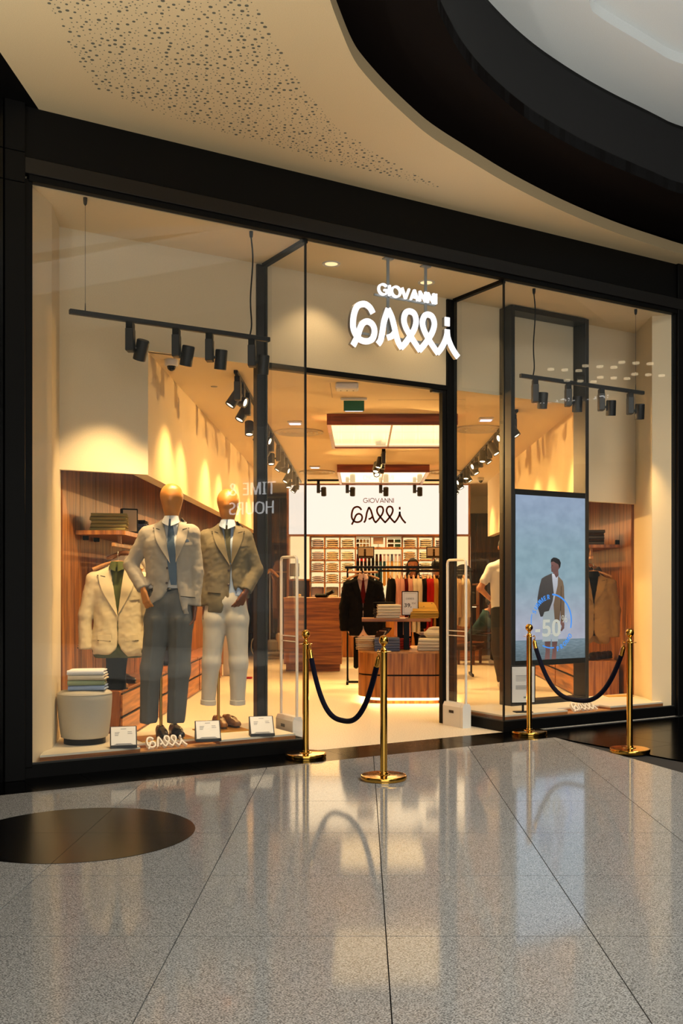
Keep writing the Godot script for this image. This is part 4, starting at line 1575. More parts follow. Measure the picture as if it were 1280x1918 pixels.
func back_wall() -> void:
	var d := 19.0
	var g := G.new()
	# the partition itself
	g.box(wd(0.315, 1.62, d + 0.62), Vector3(3.40, 3.24, 0.10))
	struct("wall_partition", g, M.wood_dark, "teak partition that carries the lit sign and shirt shelves", "wall")
	var t := thing("lightbox_sign", "wide glowing lightbox with brown GIOVANNI GALLI logo on the back wall", "lightbox sign", wd(0.315, 0, d))
	g = G.new()
	g.box(Vector3(0, 2.765, -0.25), Vector3(3.36, 0.93, 0.50), 0.004)
	part("light_panel", g, M.light_back, t)
	g = G.new()
	g.box(Vector3(0, 3.235, -0.25), Vector3(3.42, 0.028, 0.53), 0.003)
	part("frame_top", g, M.wood_flat, t)
	g = G.new()
	g.box(Vector3(0, 2.285, -0.25), Vector3(3.42, 0.035, 0.53), 0.003)
	part("frame_bottom", g, M.wood_flat, t)
	for s in [-1, 1]:
		g = G.new()
		g.box(Vector3(s * 1.70, 1.61, -0.26), Vector3(0.04, 3.22, 0.54), 0.003)
		part("frame_side", g, M.wood, t)
	giovanni(t, "letter", Vector3(0.0, 2.895, 0.0), 0.57, 0.011, 0.012, M.sign_tan)
	part("logo", shifted(galli(1.02, 0.033, 0.012), Vector3(0.0, 2.525, 0.0)), M.sign_brown, t)
	area("back_sign_glow", wd(0.315, 2.765, d - 0.02), Vector3(0, 0, 1), Vector2(3.3, 0.9), 2.2, Color(1.0, 0.82, 0.54))
	# glowing end panels
	for k in 2:
		var x: float = [-1.155, 1.86][k]
		var e := thing("light_column", ["glowing cream panel left of the shirt shelves", "glowing cream panel right of the shirt shelves"][k], "lit panel", wd(x, 0, d))
		g = G.new()
		g.box(Vector3(0, 1.86, -0.26), Vector3([0.37, 0.36][k], 0.80, 0.5), 0.003)
		part("light_panel", g, M.light_cubby, e)
		g = G.new()
		g.box(Vector3(0, 1.45, -0.25), Vector3([0.37, 0.36][k], 0.03, 0.53), 0.003)
		part("shelf", g, M.wood_flat, e)
		g = G.new()
		g.box(Vector3(0, 0.55, -0.30), Vector3([0.37, 0.36][k], 1.1, 0.46), 0.003)
		part("cupboard", g, M.wood, e)
	# shelves between them
	var u := thing("shirt_shelves", "backlit teak cubby shelves for shirts and ties under the lightbox", "shelf unit", wd(0, 0, d))
	var ys := [2.265, 2.045, 1.815, 1.605, 1.395, 1.10]
	var xl := [-0.97, -0.70, -0.415, -0.12]
	var xr := [0.765, 1.06, 1.355, 1.65]
	for grp in [xl, xr]:
		for x in grp:
			g = G.new()
			g.box(Vector3(x, 1.675, -0.2), Vector3(0.022, 1.20, 0.40), 0.002)
			part("upright", g, M.wood_lit, u)
		for y in ys:
			g = G.new()
			g.box(Vector3((grp[0] + grp[3]) / 2, y, -0.2), Vector3(grp[3] - grp[0] - 0.022, 0.018, 0.40), 0.002)
			part("shelf_board", g, M.wood_lit, u)
		for i in 3:
			for j in 5:
				g = G.new()
				g.box(Vector3((grp[i] + grp[i + 1]) / 2, (ys[j] + ys[j + 1]) / 2, -0.40), Vector3(grp[i + 1] - grp[i] - 0.024, ys[j] - ys[j + 1] - 0.02, 0.012))
				part("light_panel", g, M.light_cubby, u)
	for y in [2.045]:
		g = G.new()
		g.box(Vector3(0.3225, y, -0.2), Vector3(0.86, 0.03, 0.40), 0.002)
		part("shelf_board", g, M.wood_lit, u)
	for x in [0.165, 0.455]:
		g = G.new()
		g.box(Vector3(x, 2.155, -0.2), Vector3(0.018, 0.19, 0.40), 0.002)
		part("upright", g, M.wood_lit, u)
	g = G.new()
	g.box(Vector3(0.3225, 1.68, -0.40), Vector3(0.86, 1.16, 0.012))
	part("light_panel", g, M.light_cubby, u)
	g = G.new()
	g.box(Vector3(0.34, 0.55, -0.2), Vector3(2.62, 1.09, 0.42), 0.003)
	part("cupboard", g, M.wood, u)
	for i in 3:
		g = G.new()
		g.box(Vector3(0.3225, [1.925, 1.79, 1.655][i], -0.12), Vector3(0.86, 0.008, 0.008))
		part("tie_bar", g, M.brass_soft, u)
	area("cubby_glow", wd(0.34, 1.68, d - 0.03), Vector3(0, 0, 1), Vector2(2.6, 1.1), 3.5, WARM)
	# shirts: four to a stack
	var rown := ["top", "second", "third", "fourth"]
	var tone := [["lilac", "slate_blue"], ["sand", "brown"], ["oat", "brown"], ["sand", "brown"], ["cream", "brown"], ["lilac", "slate_blue"]]
	var word := ["lilac", "tan", "oatmeal", "tan", "cream", "lilac"]
	var place := ["left column", "second column", "third column", "first column right of the ties", "second column right of the ties", "last column right of the ties"]
	var orders := ["lowest", "second lowest", "third lowest", "topmost"]
	for c in 6:
		var xs: Array = xl if c < 3 else xr
		var x: float = (xs[c % 3] + xs[c % 3 + 1]) / 2 + rng.randf_range(-0.012, 0.012)
		var pr: Node3D = null
		for r in 4:
			for k in (3 if r == 3 and c in [0, 2] else 4):
				var lab := "folded %s shirt, %s of its stack, %s row, %s" % [word[c], orders[k], rown[r], place[c]]
				var at := wd(x + rng.randf_range(-0.006, 0.006), ys[r + 1] + 0.0095 + 0.0375 * k, d + 0.17)
				if pr == null:
					pr = folded_shirt(M[tone[c][0]], M[tone[c][0]], M[tone[c][1]])
					pr.name = numbered("folded_shirt")
					add_child(pr)
					pr.position = at
					tag(pr, lab, "shirt", "shirts stacked in the back wall cubbies")
				else:
					copy(pr, at, rng.randf_range(-0.03, 0.03), lab)
	# wide folded shirts standing in the bottom cubbies
	for c in 6:
		var xs: Array = xl if c < 3 else xr
		var x: float = (xs[c % 3] + xs[c % 3 + 1]) / 2
		var cn: String = ["pink", "cream", "pale pink", "cream", "pink", "cream"][c]
		var f := thing("display_shirt", "%s shirt folded face up in the bottom row, %s" % [cn, place[c]], "shirt", wd(x, 1.112, d + 0.16), 0, "shirts in the bottom cubbies")
		var lean := Basis(Vector3(1, 0, 0), -0.35)
		g = G.new()
		g.box(Vector3(0, 0.105, 0.02), Vector3(0.235, 0.21, 0.03), 0.012, lean)
		part("body", g, M[["lilac", "cream", "pink", "cream", "pink", "oat"][c]], f)
		for s in [-1, 1]:
			g = G.new()
			g.xf = Transform3D(lean, Vector3(0, 0, 0.02))
			g.prism(PackedVector2Array([Vector2(0, 0.155), Vector2(s * 0.03, 0.13), Vector2(s * 0.065, 0.195), Vector2(s * 0.03, 0.215), Vector2(0, 0.205)]), 0.012, 0.024)
			part("collar", g, M[["lilac", "cream", "pink", "cream", "pink", "oat"][c]], f)
	# middle top row: small goods, a card, a case of boxed goods
	var wl := thing("wallet_case", "small white case of wallets in the middle top row cubby", "case", wd(0.02, 2.062, d + 0.10))
	for y in [0.002, 0.088, 0.17]:
		g = G.new()
		g.box(Vector3(0, y, 0), Vector3(0.25, 0.006, 0.14), 0.002)
		part("shelf", g, M.paper, wl)
	for i in 8:
		g = G.new()
		g.box(Vector3(-0.095 + 0.062 * (i % 4), 0.036 + 0.084 * (i / 4), 0.0), Vector3(0.05, 0.06, 0.05), 0.006)
		part("wallet", g, [M.brown, M.sand, M.gold, M.sand, M.brown, M.gold, M.sand, M.oat][i], wl)
	var cd := thing("price_card", "square pale card on a thin stand between the two cases", "card", wd(0.31, 2.062, d + 0.08))
	g = G.new()
	g.box(Vector3(0, 0.125, 0), Vector3(0.19, 0.13, 0.006), 0.001)
	part("card", g, M.pink_card, cd)
	g = G.new()
	g.box(Vector3(0, 0.032, -0.002), Vector3(0.01, 0.064, 0.006))
	g.box(Vector3(0, 0.003, 0), Vector3(0.08, 0.006, 0.05), 0.002)
	part("stand", g, M.charcoal, cd)
	var bx := thing("sock_case", "white case with four dark and green boxed packs, middle top row", "case", wd(0.61, 2.062, d + 0.10))
	for y in [0.002, 0.088, 0.17]:
		g = G.new()
		g.box(Vector3(0, y, 0), Vector3(0.26, 0.006, 0.14), 0.002)
		part("shelf", g, M.paper, bx)
	for i in 4:
		g = G.new()
		g.box(Vector3(-0.065 + 0.13 * (i % 2), 0.034 + 0.086 * (i / 2), 0.03), Vector3(0.108, 0.054, 0.06), 0.004)
		part("pack", g, [M.brown, M.pack_green, M.brown, M.pack_green][i], bx)
	# ties on their three bars
	var tcol := [["wine", "red", "red", "brown", "navy", "brown", "wine", "lilac", "lilac", "slate_blue", "lilac", "lilac"], ["navy", "navy", "dark_navy", "navy", "navy", "dark_navy", "teal", "teal", "sand", "gold", "oat", "sand"], ["dark_navy", "navy", "navy", "dark_navy", "navy", "teal", "teal", "gold", "gold", "sand", "oat", "oat"]]
	var tword := {"wine": "wine red", "red": "red", "brown": "brown", "navy": "black", "dark_navy": "navy", "lilac": "lilac", "slate_blue": "slate blue", "teal": "teal", "sand": "sand coloured", "gold": "gold", "oat": "pale oat"}
	g = G.new()
	g.xf = Transform3D()
	g.prism(PackedVector2Array([Vector2(-0.02, 0), Vector2(-0.028, -0.14), Vector2(-0.03, -0.30), Vector2(0, -0.335), Vector2(0.03, -0.30), Vector2(0.028, -0.14), Vector2(0.02, 0)]), -0.004, 0.004)
	g.ball(Vector3(0, 0.0, 0), Vector3(0.02, 0.008, 0.012), 10, 6)
	var tie_shape := g.mesh()
	for r in 3:
		for i in 12:
			solo("necktie", tie_shape, M[tcol[r][i]], "%s tie, %s from the left on the %s tie bar" % [tword[tcol[r][i]], ORD[i], ["top", "middle", "bottom"][r]], "tie", wd(-0.075 + 0.0715 * i, [1.929, 1.794, 1.659][r], d + 0.105 - 0.02 * r), 0, "ties in the back wall shelves")
	# small standing sign and dark shoes at the far left of the shelves
	var st := thing("counter_sign", "small grey framed sign standing on the shelf of the left glowing panel", "sign", wd(-1.26, 1.465, d - 0.02))
	g = G.new()
	g.box(Vector3(0, 0.17, 0), Vector3(0.18, 0.24, 0.012), 0.002)
	part("frame", g, M.charcoal, st)
	g = G.new()
	g.box(Vector3(0, 0.17, 0.007), Vector3(0.16, 0.22, 0.003))
	part("sheet", g, M.grey_plastic, st)
	g = G.new()
	g.box(Vector3(0, 0.028, 0), Vector3(0.012, 0.056, 0.008))
	g.box(Vector3(0, 0.003, 0), Vector3(0.09, 0.006, 0.06), 0.002)
	part("stand", g, M.charcoal, st)

# ---------------------------------------------------------------- clothes
func edge_x(e: Array, y: float) -> float:   # e: points (y, x) from the top down
	if y >= e[0][0]:
		return e[0][1]
	for i in e.size() - 1:
		if y >= e[i + 1][0]:
			return lerpf(e[i][1], e[i + 1][1], (e[i][0] - y) / (e[i][0] - e[i + 1][0]))
	return e[e.size() - 1][1]

func v2(a: Array) -> Array:
	var o := []
	for p in a:
		o.append(Vector2(p[0], p[1]))
	return o

func torso_bones(j: Dictionary) -> Array:
	var c: float = j.cx
	var q: float = j.q
	var w: float = j.get("w", 1.0)
	var b := []
	b.append(bone(Vector3(c - 0.075 * w, 1.50, 0), Vector3(c - 0.06 * w, 1.27, 0), 0.125, 0.112, q))
	b.append(bone(Vector3(c + 0.075 * w, 1.50, 0), Vector3(c + 0.06 * w, 1.27, 0), 0.125, 0.112, q))
	b.append(bone(Vector3(c - 0.06 * w, 1.27, 0), Vector3(c - 0.075 * w, j.low, 0), 0.112, 0.128, q))
	b.append(bone(Vector3(c + 0.06 * w, 1.27, 0), Vector3(c + 0.075 * w, j.low, 0), 0.112, 0.128, q))
	b.append(bone(j.sl, j.sr, 0.060, 0.060, 1.05))
	b.append(bone(Vector3(c, 1.665, -0.02), j.sl, 0.062, 0.056, 1.0))
	b.append(bone(Vector3(c, 1.665, -0.02), j.sr, 0.062, 0.056, 1.0))
	return b

func arm_bones(j: Dictionary) -> Array:
	var b := []
	b.append(bone(j.sl, j.el, 0.068, 0.056))
	b.append(bone(j.el, j.wl, 0.056, 0.047))
	b.append(bone(j.sr, j.er, 0.068, 0.056))
	b.append(bone(j.er, j.wr, 0.056, 0.047))
	return b

func blazer(root: Node3D, j: Dictionary, m: Material, dark: Material) -> void:
	var k := 0.024
	var tb := torso_bones(j)
	var all := tb + arm_bones(j)
	var wl: Vector3 = j.wl
	var wr: Vector3 = j.wr
	var dl: Vector3 = (wl - j.el).normalized()
	var dr: Vector3 = (wr - j.er).normalized()
	var le: Array = j.left
	var re: Array = j.right
	var neck := Vector3(j.get("nx", j.cx), 1.745, 0)
	var cut := func(p: Vector3) -> float:
		var o := -1.0
		if p.distance_to(wl) < 0.078 and (p - wl).dot(dl) > -0.03:
			o = maxf(o, (p - wl).dot(dl))
		elif p.distance_to(wr) < 0.078 and (p - wr).dot(dr) > -0.03:
			o = maxf(o, (p - wr).dot(dr))
		else:
			var hem: float = lerpf(j.hl, j.hr, clampf((p.x - j.cx + 0.03) / 0.06, 0, 1))
			o = maxf(o, hem - p.y)
		if p.z > -0.01:
			o = maxf(o, minf(p.x - edge_x(le, p.y), edge_x(re, p.y) - p.x))
		o = maxf(o, 0.066 - (Vector3(p.x, p.y * 0.8, p.z) - Vector3(neck.x, neck.y * 0.8, neck.z)).length())
		return o
	var nz := FastNoiseLite.new()
	nz.seed = 5 + int(absf(j.cx) * 1000)
	nz.frequency = 9.0
	nz.fractal_octaves = 2
	var amp: float = j.get("fold", 0.006)
	var fold := func(p: Vector3) -> float:
		return nz.get_noise_3d(p.x * 0.9 + p.y * 0.5, p.y * 0.55, p.z) * amp + nz.get_noise_3d(p.x * 1.6 - p.y * 2.0, p.y * 1.9 + p.x * 1.2, p.z * 1.5) * amp * 0.55
	part("jacket", soft(G.new(), all, k, 0.0105, cut, 0.0, fold), m, root)
	# lapels: from the neck along the opening's edge to the button, with a notch
	var by: float = j.by
	for s in 2:
		var e: Array = le if s == 0 else re
		var sg := -1.0 if s == 0 else 1.0
		var nx: float = j.get("nx", j.cx)
		var inner := []
		for i in 9:
			var y := lerpf(1.715, by, i / 8.0)
			inner.append(Vector2(edge_x(e, y) + sg * 0.001, y))
		var wid: float = j.get("lap", 0.075)
		var outer := []
		for i in 9:
			var f := i / 8.0
			var w2: float = [0.022, 0.05, wid, wid * 0.97, wid * 0.84, wid * 0.66, wid * 0.45, wid * 0.22, 0.0][i]
			outer.append(Vector2(inner[i].x + sg * w2, inner[i].y + [0.012, 0.012, 0.02, 0.012, 0, 0, 0, 0, 0][i]))
		part("lapel", strip(G.new(), all, k, inner, outer, 22, 6, 0.006, 0.005, 0.009), m, root)
		# the notch between collar and lapel
		var n0: Vector2 = inner[2] + Vector2(sg * wid * 0.45, 0.004)
		part("notch", strip(G.new(), all, k, [n0, n0 + Vector2(sg * wid * 0.62, 0.012)], [n0 - Vector2(0, 0.004), n0 + Vector2(sg * wid * 0.62, 0.004)], 4, 3, 0.0135, 0.003), dark, root)
	for s in j.get("flaps", []):
		var x0: float = s[0]
		var y0: float = s[1]
		part("pocket_flap", strip(G.new(), all, k, v2([[x0, y0], [x0 + 0.002, y0 - 0.045]]), v2([[x0 + 0.105, y0 + s[2]], [x0 + 0.108, y0 - 0.045 + s[2]]]), 6, 8, 0.009, 0.006), m, root)
		part("flap_dark_line", strip(G.new(), all, k, v2([[x0, y0 - 0.046], [x0, y0 - 0.05]]), v2([[x0 + 0.108, y0 - 0.046 + s[2]], [x0 + 0.108, y0 - 0.05 + s[2]]]), 3, 6, 0.004, 0.003), dark, root)  # dark line laid just below the flap edge
	if j.has("chest"):
		var cx: float = j.chest[0]
		var cy: float = j.chest[1]
		part("chest_pocket", strip(G.new(), all, k, v2([[cx, cy], [cx, cy - 0.022]]), v2([[cx + 0.095, cy + 0.012], [cx + 0.095, cy - 0.01]]), 4, 6, 0.005, 0.003), m, root)
	for b in j.get("buttons", []):
		var g := G.new()
		var z := front_z(all, k, b[0], b[1])
		g.lathe([Vector2(0.0005, 0.005), Vector2(0.008, 0.005), Vector2(0.010, 0.003), Vector2(0.010, 0.0)], 12, Vector3(b[0], b[1], z), Basis(Vector3(1, 0, 0), PI / 2))
		part("button", g, M.button, root)

func shirt_front(root: Node3D, j: Dictionary, m: Material, waist: float) -> Array:
	var tb := torso_bones(j)
	var nx: float = j.get("nx", j.cx)
	tb.append(bone(Vector3(nx, 1.60, 0), Vector3(nx, 1.725, 0.0), 0.058, 0.052, 1.0))
	var cut := func(p: Vector3) -> float: return maxf(waist - p.y, maxf(p.y - 1.735, -0.02 - p.z if p.y < 1.55 else -1.0))
	part("shirt", soft(G.new(), tb, 0.024, 0.012, cut, 0.013), m, root)
	var g := G.new()
	g.lathe([Vector2(0.058, 1.69), Vector2(0.0555, 1.725), Vector2(0.054, 1.737), Vector2(0.050, 1.737), Vector2(0.051, 1.69)], 22, Vector3(nx, 0, 0), Basis(), Vector3(1, 1, 1.08))
	part("collar_band", g, m, root)
	for s in [-1.0, 1.0]:
		g = G.new()
		var rows := []
		for i in 6:
			var f := i / 5.0
			var row := PackedVector3Array()
			for q in 5:
				var e := q / 4.0
				var a := lerpf(0.12, 1.25, e) 
				var r := lerpf(0.056, 0.074, f)
				row.append(Vector3(nx + s * sin(a) * r, lerpf(1.738, lerpf(1.655, 1.69, e), f), cos(a) * r * 1.08 + 0.004 + 0.012 * f))
			rows.append(row)
		g.grid(rows, false, s > 0.0)
		part("collar", g, m, root)
	return tb

func head_form(root: Node3D, x: float, m: Material) -> void:
	var b := [bone(Vector3(x, 1.895, -0.012), Vector3(x, 1.905, 0.012), 0.086, 0.086), bone(Vector3(x, 1.87, 0.02), Vector3(x, 1.805, 0.036), 0.066, 0.044), bone(Vector3(x, 1.83, 0.0), Vector3(x, 1.81, 0.005), 0.060, 0.055), bone(Vector3(x, 1.79, -0.01), Vector3(x, 1.70, -0.012), 0.050, 0.050)]
	b.append(bone(Vector3(x, 1.88, 0.088), Vector3(x, 1.855, 0.094), 0.008, 0.010))
	part("head", soft(G.new(), b, 0.05, 0.0075), m, root)

func hand_shape(mirror: float, curl: float) -> G:
	var b := []
	b.append(bone(Vector3(0, 0.03, 0), Vector3(0, -0.01, 0), 0.027, 0.026, 1.3))
	for i in 4:
		var x: float = [-0.030, -0.010, 0.011, 0.031][i] * mirror
		b.append(bone(Vector3(x * 0.5, -0.02, 0), Vector3(x, -0.085, 0), 0.020, 0.014, 1.2))
		var l: float = [0.030, 0.036, 0.038, 0.034][i]
		var p := Vector3(x, -0.088, 0.0)
		var a := 0.2 + 0.1 * (3 - i) * curl
		for s in 3:
			var q: Vector3 = p + Vector3(x * 0.10 * l / 0.03 * 0.2, -cos(a), sin(a)) * l * [1.0, 0.75, 0.6][s]
			b.append(bone(p, q, 0.0098 - 0.001 * s, 0.0092 - 0.001 * s))
			p = q
			a += curl * 0.42
	var t := Vector3(0.024 * mirror, -0.025, 0.004)
	for q in [Vector3(0.044 * mirror, -0.055, 0.016), Vector3(0.050 * mirror, -0.083, 0.028), Vector3(0.047 * mirror, -0.105, 0.036)]:
		b.append(bone(t, q, 0.0125, 0.0105))
		t = q
	return soft(G.new(), b, 0.009, 0.0042)

func add_hand(root: Node3D, at: Vector3, dir: Vector3, palm: Vector3, mirror: float, curl: float, m: Material) -> void:
	var o := part("hand", hand_shape(mirror, curl), m, root)
	var y := -dir.normalized()
	var z := (palm - y * palm.dot(y)).normalized()
	o.transform = Transform3D(Basis(y.cross(z), y, z), at)

func leg_bones(hip: Vector3, knee: Vector3, hem: Vector3, r: Array) -> Array:
	return [bone(hip, knee, r[0], r[1], 1.0), bone(knee, hem, r[1], r[2], 1.0)]

func trousers(root: Node3D, j: Dictionary, m: Material) -> void:
	var r: Array = j.leg_r
	var b := leg_bones(j.hipl, j.kneel, j.heml, r) + leg_bones(j.hipr, j.kneer, j.hemr, r)
	b.append(bone(Vector3(j.cx - 0.07, 1.13, 0), j.hipl, 0.09, r[0], 1.05))
	b.append(bone(Vector3(j.cx + 0.07, 1.13, 0), j.hipr, 0.09, r[0], 1.05))
	b.append(bone(Vector3(j.cx - 0.04, 1.06, 0), Vector3(j.cx + 0.04, 1.06, 0), 0.10, 0.10, 1.05))
	var hy: float = minf(j.heml.y, j.hemr.y)
	var top: float = j.top
	var cut := func(p: Vector3) -> float: return maxf(hy - p.y, p.y - top)
	var nz := FastNoiseLite.new()
	nz.seed = 9
	nz.frequency = 6.0
	var crease: bool = j.get("crease", true)
	var fold := func(p: Vector3) -> float:
		var o := nz.get_noise_3d(p.x, p.y * 0.4, p.z) * 0.007
		if crease and p.z > 0.0 and p.y < 0.95:
			var f := clampf((1.0 - p.y) / 0.9, 0, 1)
			for lr in [[j.hipl, j.heml], [j.hipr, j.hemr]]:
				var x: float = lerpf(lr[0].x, lr[1].x, f)
				o += 0.009 * exp(-pow((p.x - x) / 0.012, 2))
		return o
	part("trousers", soft(G.new(), b, 0.03, 0.0115, cut, 0.0, fold), m, root)
	if j.get("cuff", false):
		for h in [[j.heml, j.kneel], [j.hemr, j.kneer]]:
			var g := G.new()
			var up: Vector3 = (h[1] - h[0]).normalized()
			var x := up.cross(Vector3(0, 0, 1)).normalized()
			g.lathe([Vector2(r[2] + 0.001, -0.002), Vector2(r[2] + 0.009, 0.0), Vector2(r[2] + 0.009, 0.038), Vector2(r[2] + 0.001, 0.042)], 22, Vector3(h[0].x, hy, h[0].z), Basis(x, up, x.cross(up)))
			part("turn_up", g, m, root)

func shoe(called: String, label: String, at: Vector3, turn: float, m: Material, sole: Material, laces: bool, group: String) -> Node3D:
	var t := thing(called, label, "shoe", at, turn, group)
	var b := [bone(Vector3(0, 0.036, -0.105), Vector3(0, 0.032, 0.02), 0.037, 0.041, 1.0), bone(Vector3(0, 0.032, 0.02), Vector3(0.004, 0.024, 0.115), 0.043, 0.034, 1.0), bone(Vector3(0, 0.062, -0.10), Vector3(0, 0.050, 0.035), 0.034, 0.034, 1.0)]
	var cut := func(p: Vector3) -> float: return maxf(0.012 - p.y, maxf(p.y - 0.088 + maxf(0.0, p.z) * 0.3, 0.0 if false else 0.030 - Vector3(p.x * 1.25, (p.y - 0.10) * 0.8, (p.z + 0.075) * 0.55).length()))
	part("upper", soft(G.new(), b, 0.02, 0.006, cut), m, t)
	var g := G.new()
	var o := []
	for i in 28:
		var a := TAU * i / 28
		var z := sin(a)
		o.append(Vector2(cos(a) * (0.040 if z > -0.2 else 0.036) + 0.002, z * 0.146 + 0.005))
	g.slab(o, 0.0, 0.014)
	part("sole", g, sole, t)
	g = G.new()
	g.box(Vector3(0, 0.010, -0.105), Vector3(0.062, 0.020, 0.06), 0.006)
	part("heel", g, sole, t)
	if laces:
		g = G.new()
		for i in 4:
			var y := 0.084 - 0.006 * i
			g.tube([Vector3(-0.016, y, -0.01 + 0.016 * i), Vector3(0, y + 0.004, -0.008 + 0.016 * i), Vector3(0.016, y, -0.01 + 0.016 * i)], 0.003, 6)
		part("laces", g, sole, t)
	else:
		g = G.new()
		g.tube([Vector3(-0.040, 0.048, 0.03), Vector3(-0.024, 0.074, 0.028), Vector3(0, 0.083, 0.028), Vector3(0.024, 0.074, 0.028), Vector3(0.040, 0.048, 0.03)], 0.008, 6, true, 0.4)
		part("strap", g, m, t)
	return t

func folded_shape(w: float, h: float, l: float, fold_front := true) -> ArrayMesh:   # two layers of cloth joined at a rounded fold in front
	var g := G.new()
	for lay in 2:
		var rows := []
		var n := 6
		for i in n + 1:
			var z := l / 2 - l * i / n - 0.006 * lay
			var e := 1.0
			if i == 0 or i == n:
				e = 0.5
			var row := PackedVector3Array()
			for k in 20:
				var a := TAU * k / 20
				var c := cos(a)
				var s := sin(a)
				var wob := 0.012 * sin(i * 1.7 + lay * 2.0 + k * 0.3) * w
				row.append(Vector3(signf(c) * pow(absf(c), 0.3) * (w / 2 - 0.004 * lay) + wob, h * (0.25 + 0.5 * lay) + signf(s) * pow(absf(s), 0.55) * h * 0.26 * e + 0.03 * h * sin(k * 0.9 + i), z))
			rows.append(row)
		g.grid(rows, true)
		for e in [0, n]:
			var p := []
			for k in 20:
				p.append(rows[e][k])
			g.poly(p, Vector3(0, 0, 1 if e == 0 else -1))
	if fold_front:
		var rows := []
		for i in 9:
			var x := -w / 2 * 0.97 + w * 0.97 * i / 8.0
			var row := PackedVector3Array()
			for k in 9:
				var a := -PI / 2 + PI * k / 8.0
				row.append(Vector3(x, h * 0.5 + sin(a) * h * 0.46, l / 2 - 0.01 + cos(a) * h * 0.42))
			rows.append(row)
		g.grid(rows, false, true)
	return g.mesh()

func stack(called: String, label: String, cat: String, at: Vector3, turn: float, w: float, h: float, l: float, mats: Array, group: String, words := []) -> void:   # one thing for each folded piece, from the bottom up
	var n := mats.size()
	var sh := folded_shape(w, h, l)
	for i in n:
		var where: String = "bottom" if i == 0 else "topmost" if i == n - 1 else "%s from bottom" % ORD[i]
		var col: String = (words[i] + " ") if words.size() > i else ""
		solo(called, sh, mats[i], "%s%s, %s of the stack" % [col, label, where] if n > 1 else col + label, cat, at + Vector3(rng.randf_range(-0.006, 0.006), h * 0.97 * i, rng.randf_range(-0.006, 0.006)), turn + rng.randf_range(-0.04, 0.04), group if n > 1 else "")

func hanger(root: Node3D, y: float, w: float, m: Material, hook := 0.09, turn := 0.0) -> void:
	var g := G.new()
	var p := smooth_path([Vector3(-w / 2, y - 0.065, 0.01), Vector3(-w / 4, y - 0.02, 0), Vector3(0, y, 0), Vector3(w / 4, y - 0.02, 0), Vector3(w / 2, y - 0.065, 0.01)], 4)
	var r := []
	for q in p:
		r.append(0.022 - 0.014 * absf(absf(q.x) / (w / 2) - 1.0) * 0.7)
	g.tube(p, r, 10, true, 0.8)
	part("hanger", g, m, root)
	g = G.new()
	g.tube(smooth_path([Vector3(0, y, 0), Vector3(0, y + 0.03, 0), Vector3(sin(turn) * 0.025, y + 0.055, cos(turn) * 0.025), Vector3(0, y + 0.085, 0), Vector3(-sin(turn) * 0.02, y + 0.07, -cos(turn) * 0.02)], 5), 0.003, 6)
	part("hook", g, M.steel, root)

func side_garment(called: String, label: String, cat: String, at: Vector3, turn: float, m: Material, length: float, thick: float, width: float, group: String) -> Node3D:
	# a garment on a hanger seen mostly from its edge: the shoulder slopes, the sleeve hangs in front of the body
	var t := thing(called, label, cat, at, turn, group)
	var g := G.new()
	var rows := []
	var n := 12
	for i in n + 1:
		var f := float(i) / n
		var y := -0.02 - length * (1.0 - f)
		var wv: float = width / 2 * (1.0 if f < 0.86 else lerpf(1.0, 0.18, pow((f - 0.86) / 0.14, 1.6)))
		var th: float = thick / 2 * (0.85 + 0.25 * sin(f * 5.0 + length * 9.0)) * (1.0 if f < 0.9 else lerpf(1.0, 0.6, (f - 0.9) / 0.1))
		var row := PackedVector3Array()
		for k in 22:
			var a := TAU * k / 22
			var rip := 1.0 + 0.10 * sin(a * 5.0 + f * 3.0)
			row.append(Vector3(cos(a) * th * rip, y, -sin(a) * wv))
		rows.append(row)
	g.grid(rows, true)
	var lo := []
	for k in 22:
		lo.append(rows[0][k])
	g.poly(lo, Vector3(0, -1, 0))
	part("body", g, m, t)
	g = G.new()
	g.tube(smooth_path([Vector3(thick * 0.15, -0.05, width * 0.40), Vector3(thick * 0.25, -0.16, width * 0.52), Vector3(thick * 0.2, -0.36, width * 0.52), Vector3(thick * 0.25, -0.60, width * 0.46)], 4), 0.046, 10, true, 0.8)
	part("sleeve", g, m, t)
	g = G.new()
	g.tube(smooth_path([Vector3(0, -0.045, width * 0.38), Vector3(0, -0.012, width * 0.2), Vector3(0, 0.012, 0), Vector3(0, -0.012, -width * 0.2), Vector3(0, -0.045, -width * 0.38)], 4), 0.014, 8)
	part("hanger", g, M.wood_light, t)
	g = G.new()
	g.tube(smooth_path([Vector3(0, 0.012, 0), Vector3(0, 0.04, 0), Vector3(0.022, 0.062, 0), Vector3(0, 0.085, 0), Vector3(-0.018, 0.07, 0)], 4), 0.003, 6)
	part("hook", g, M.steel, t)
	return t

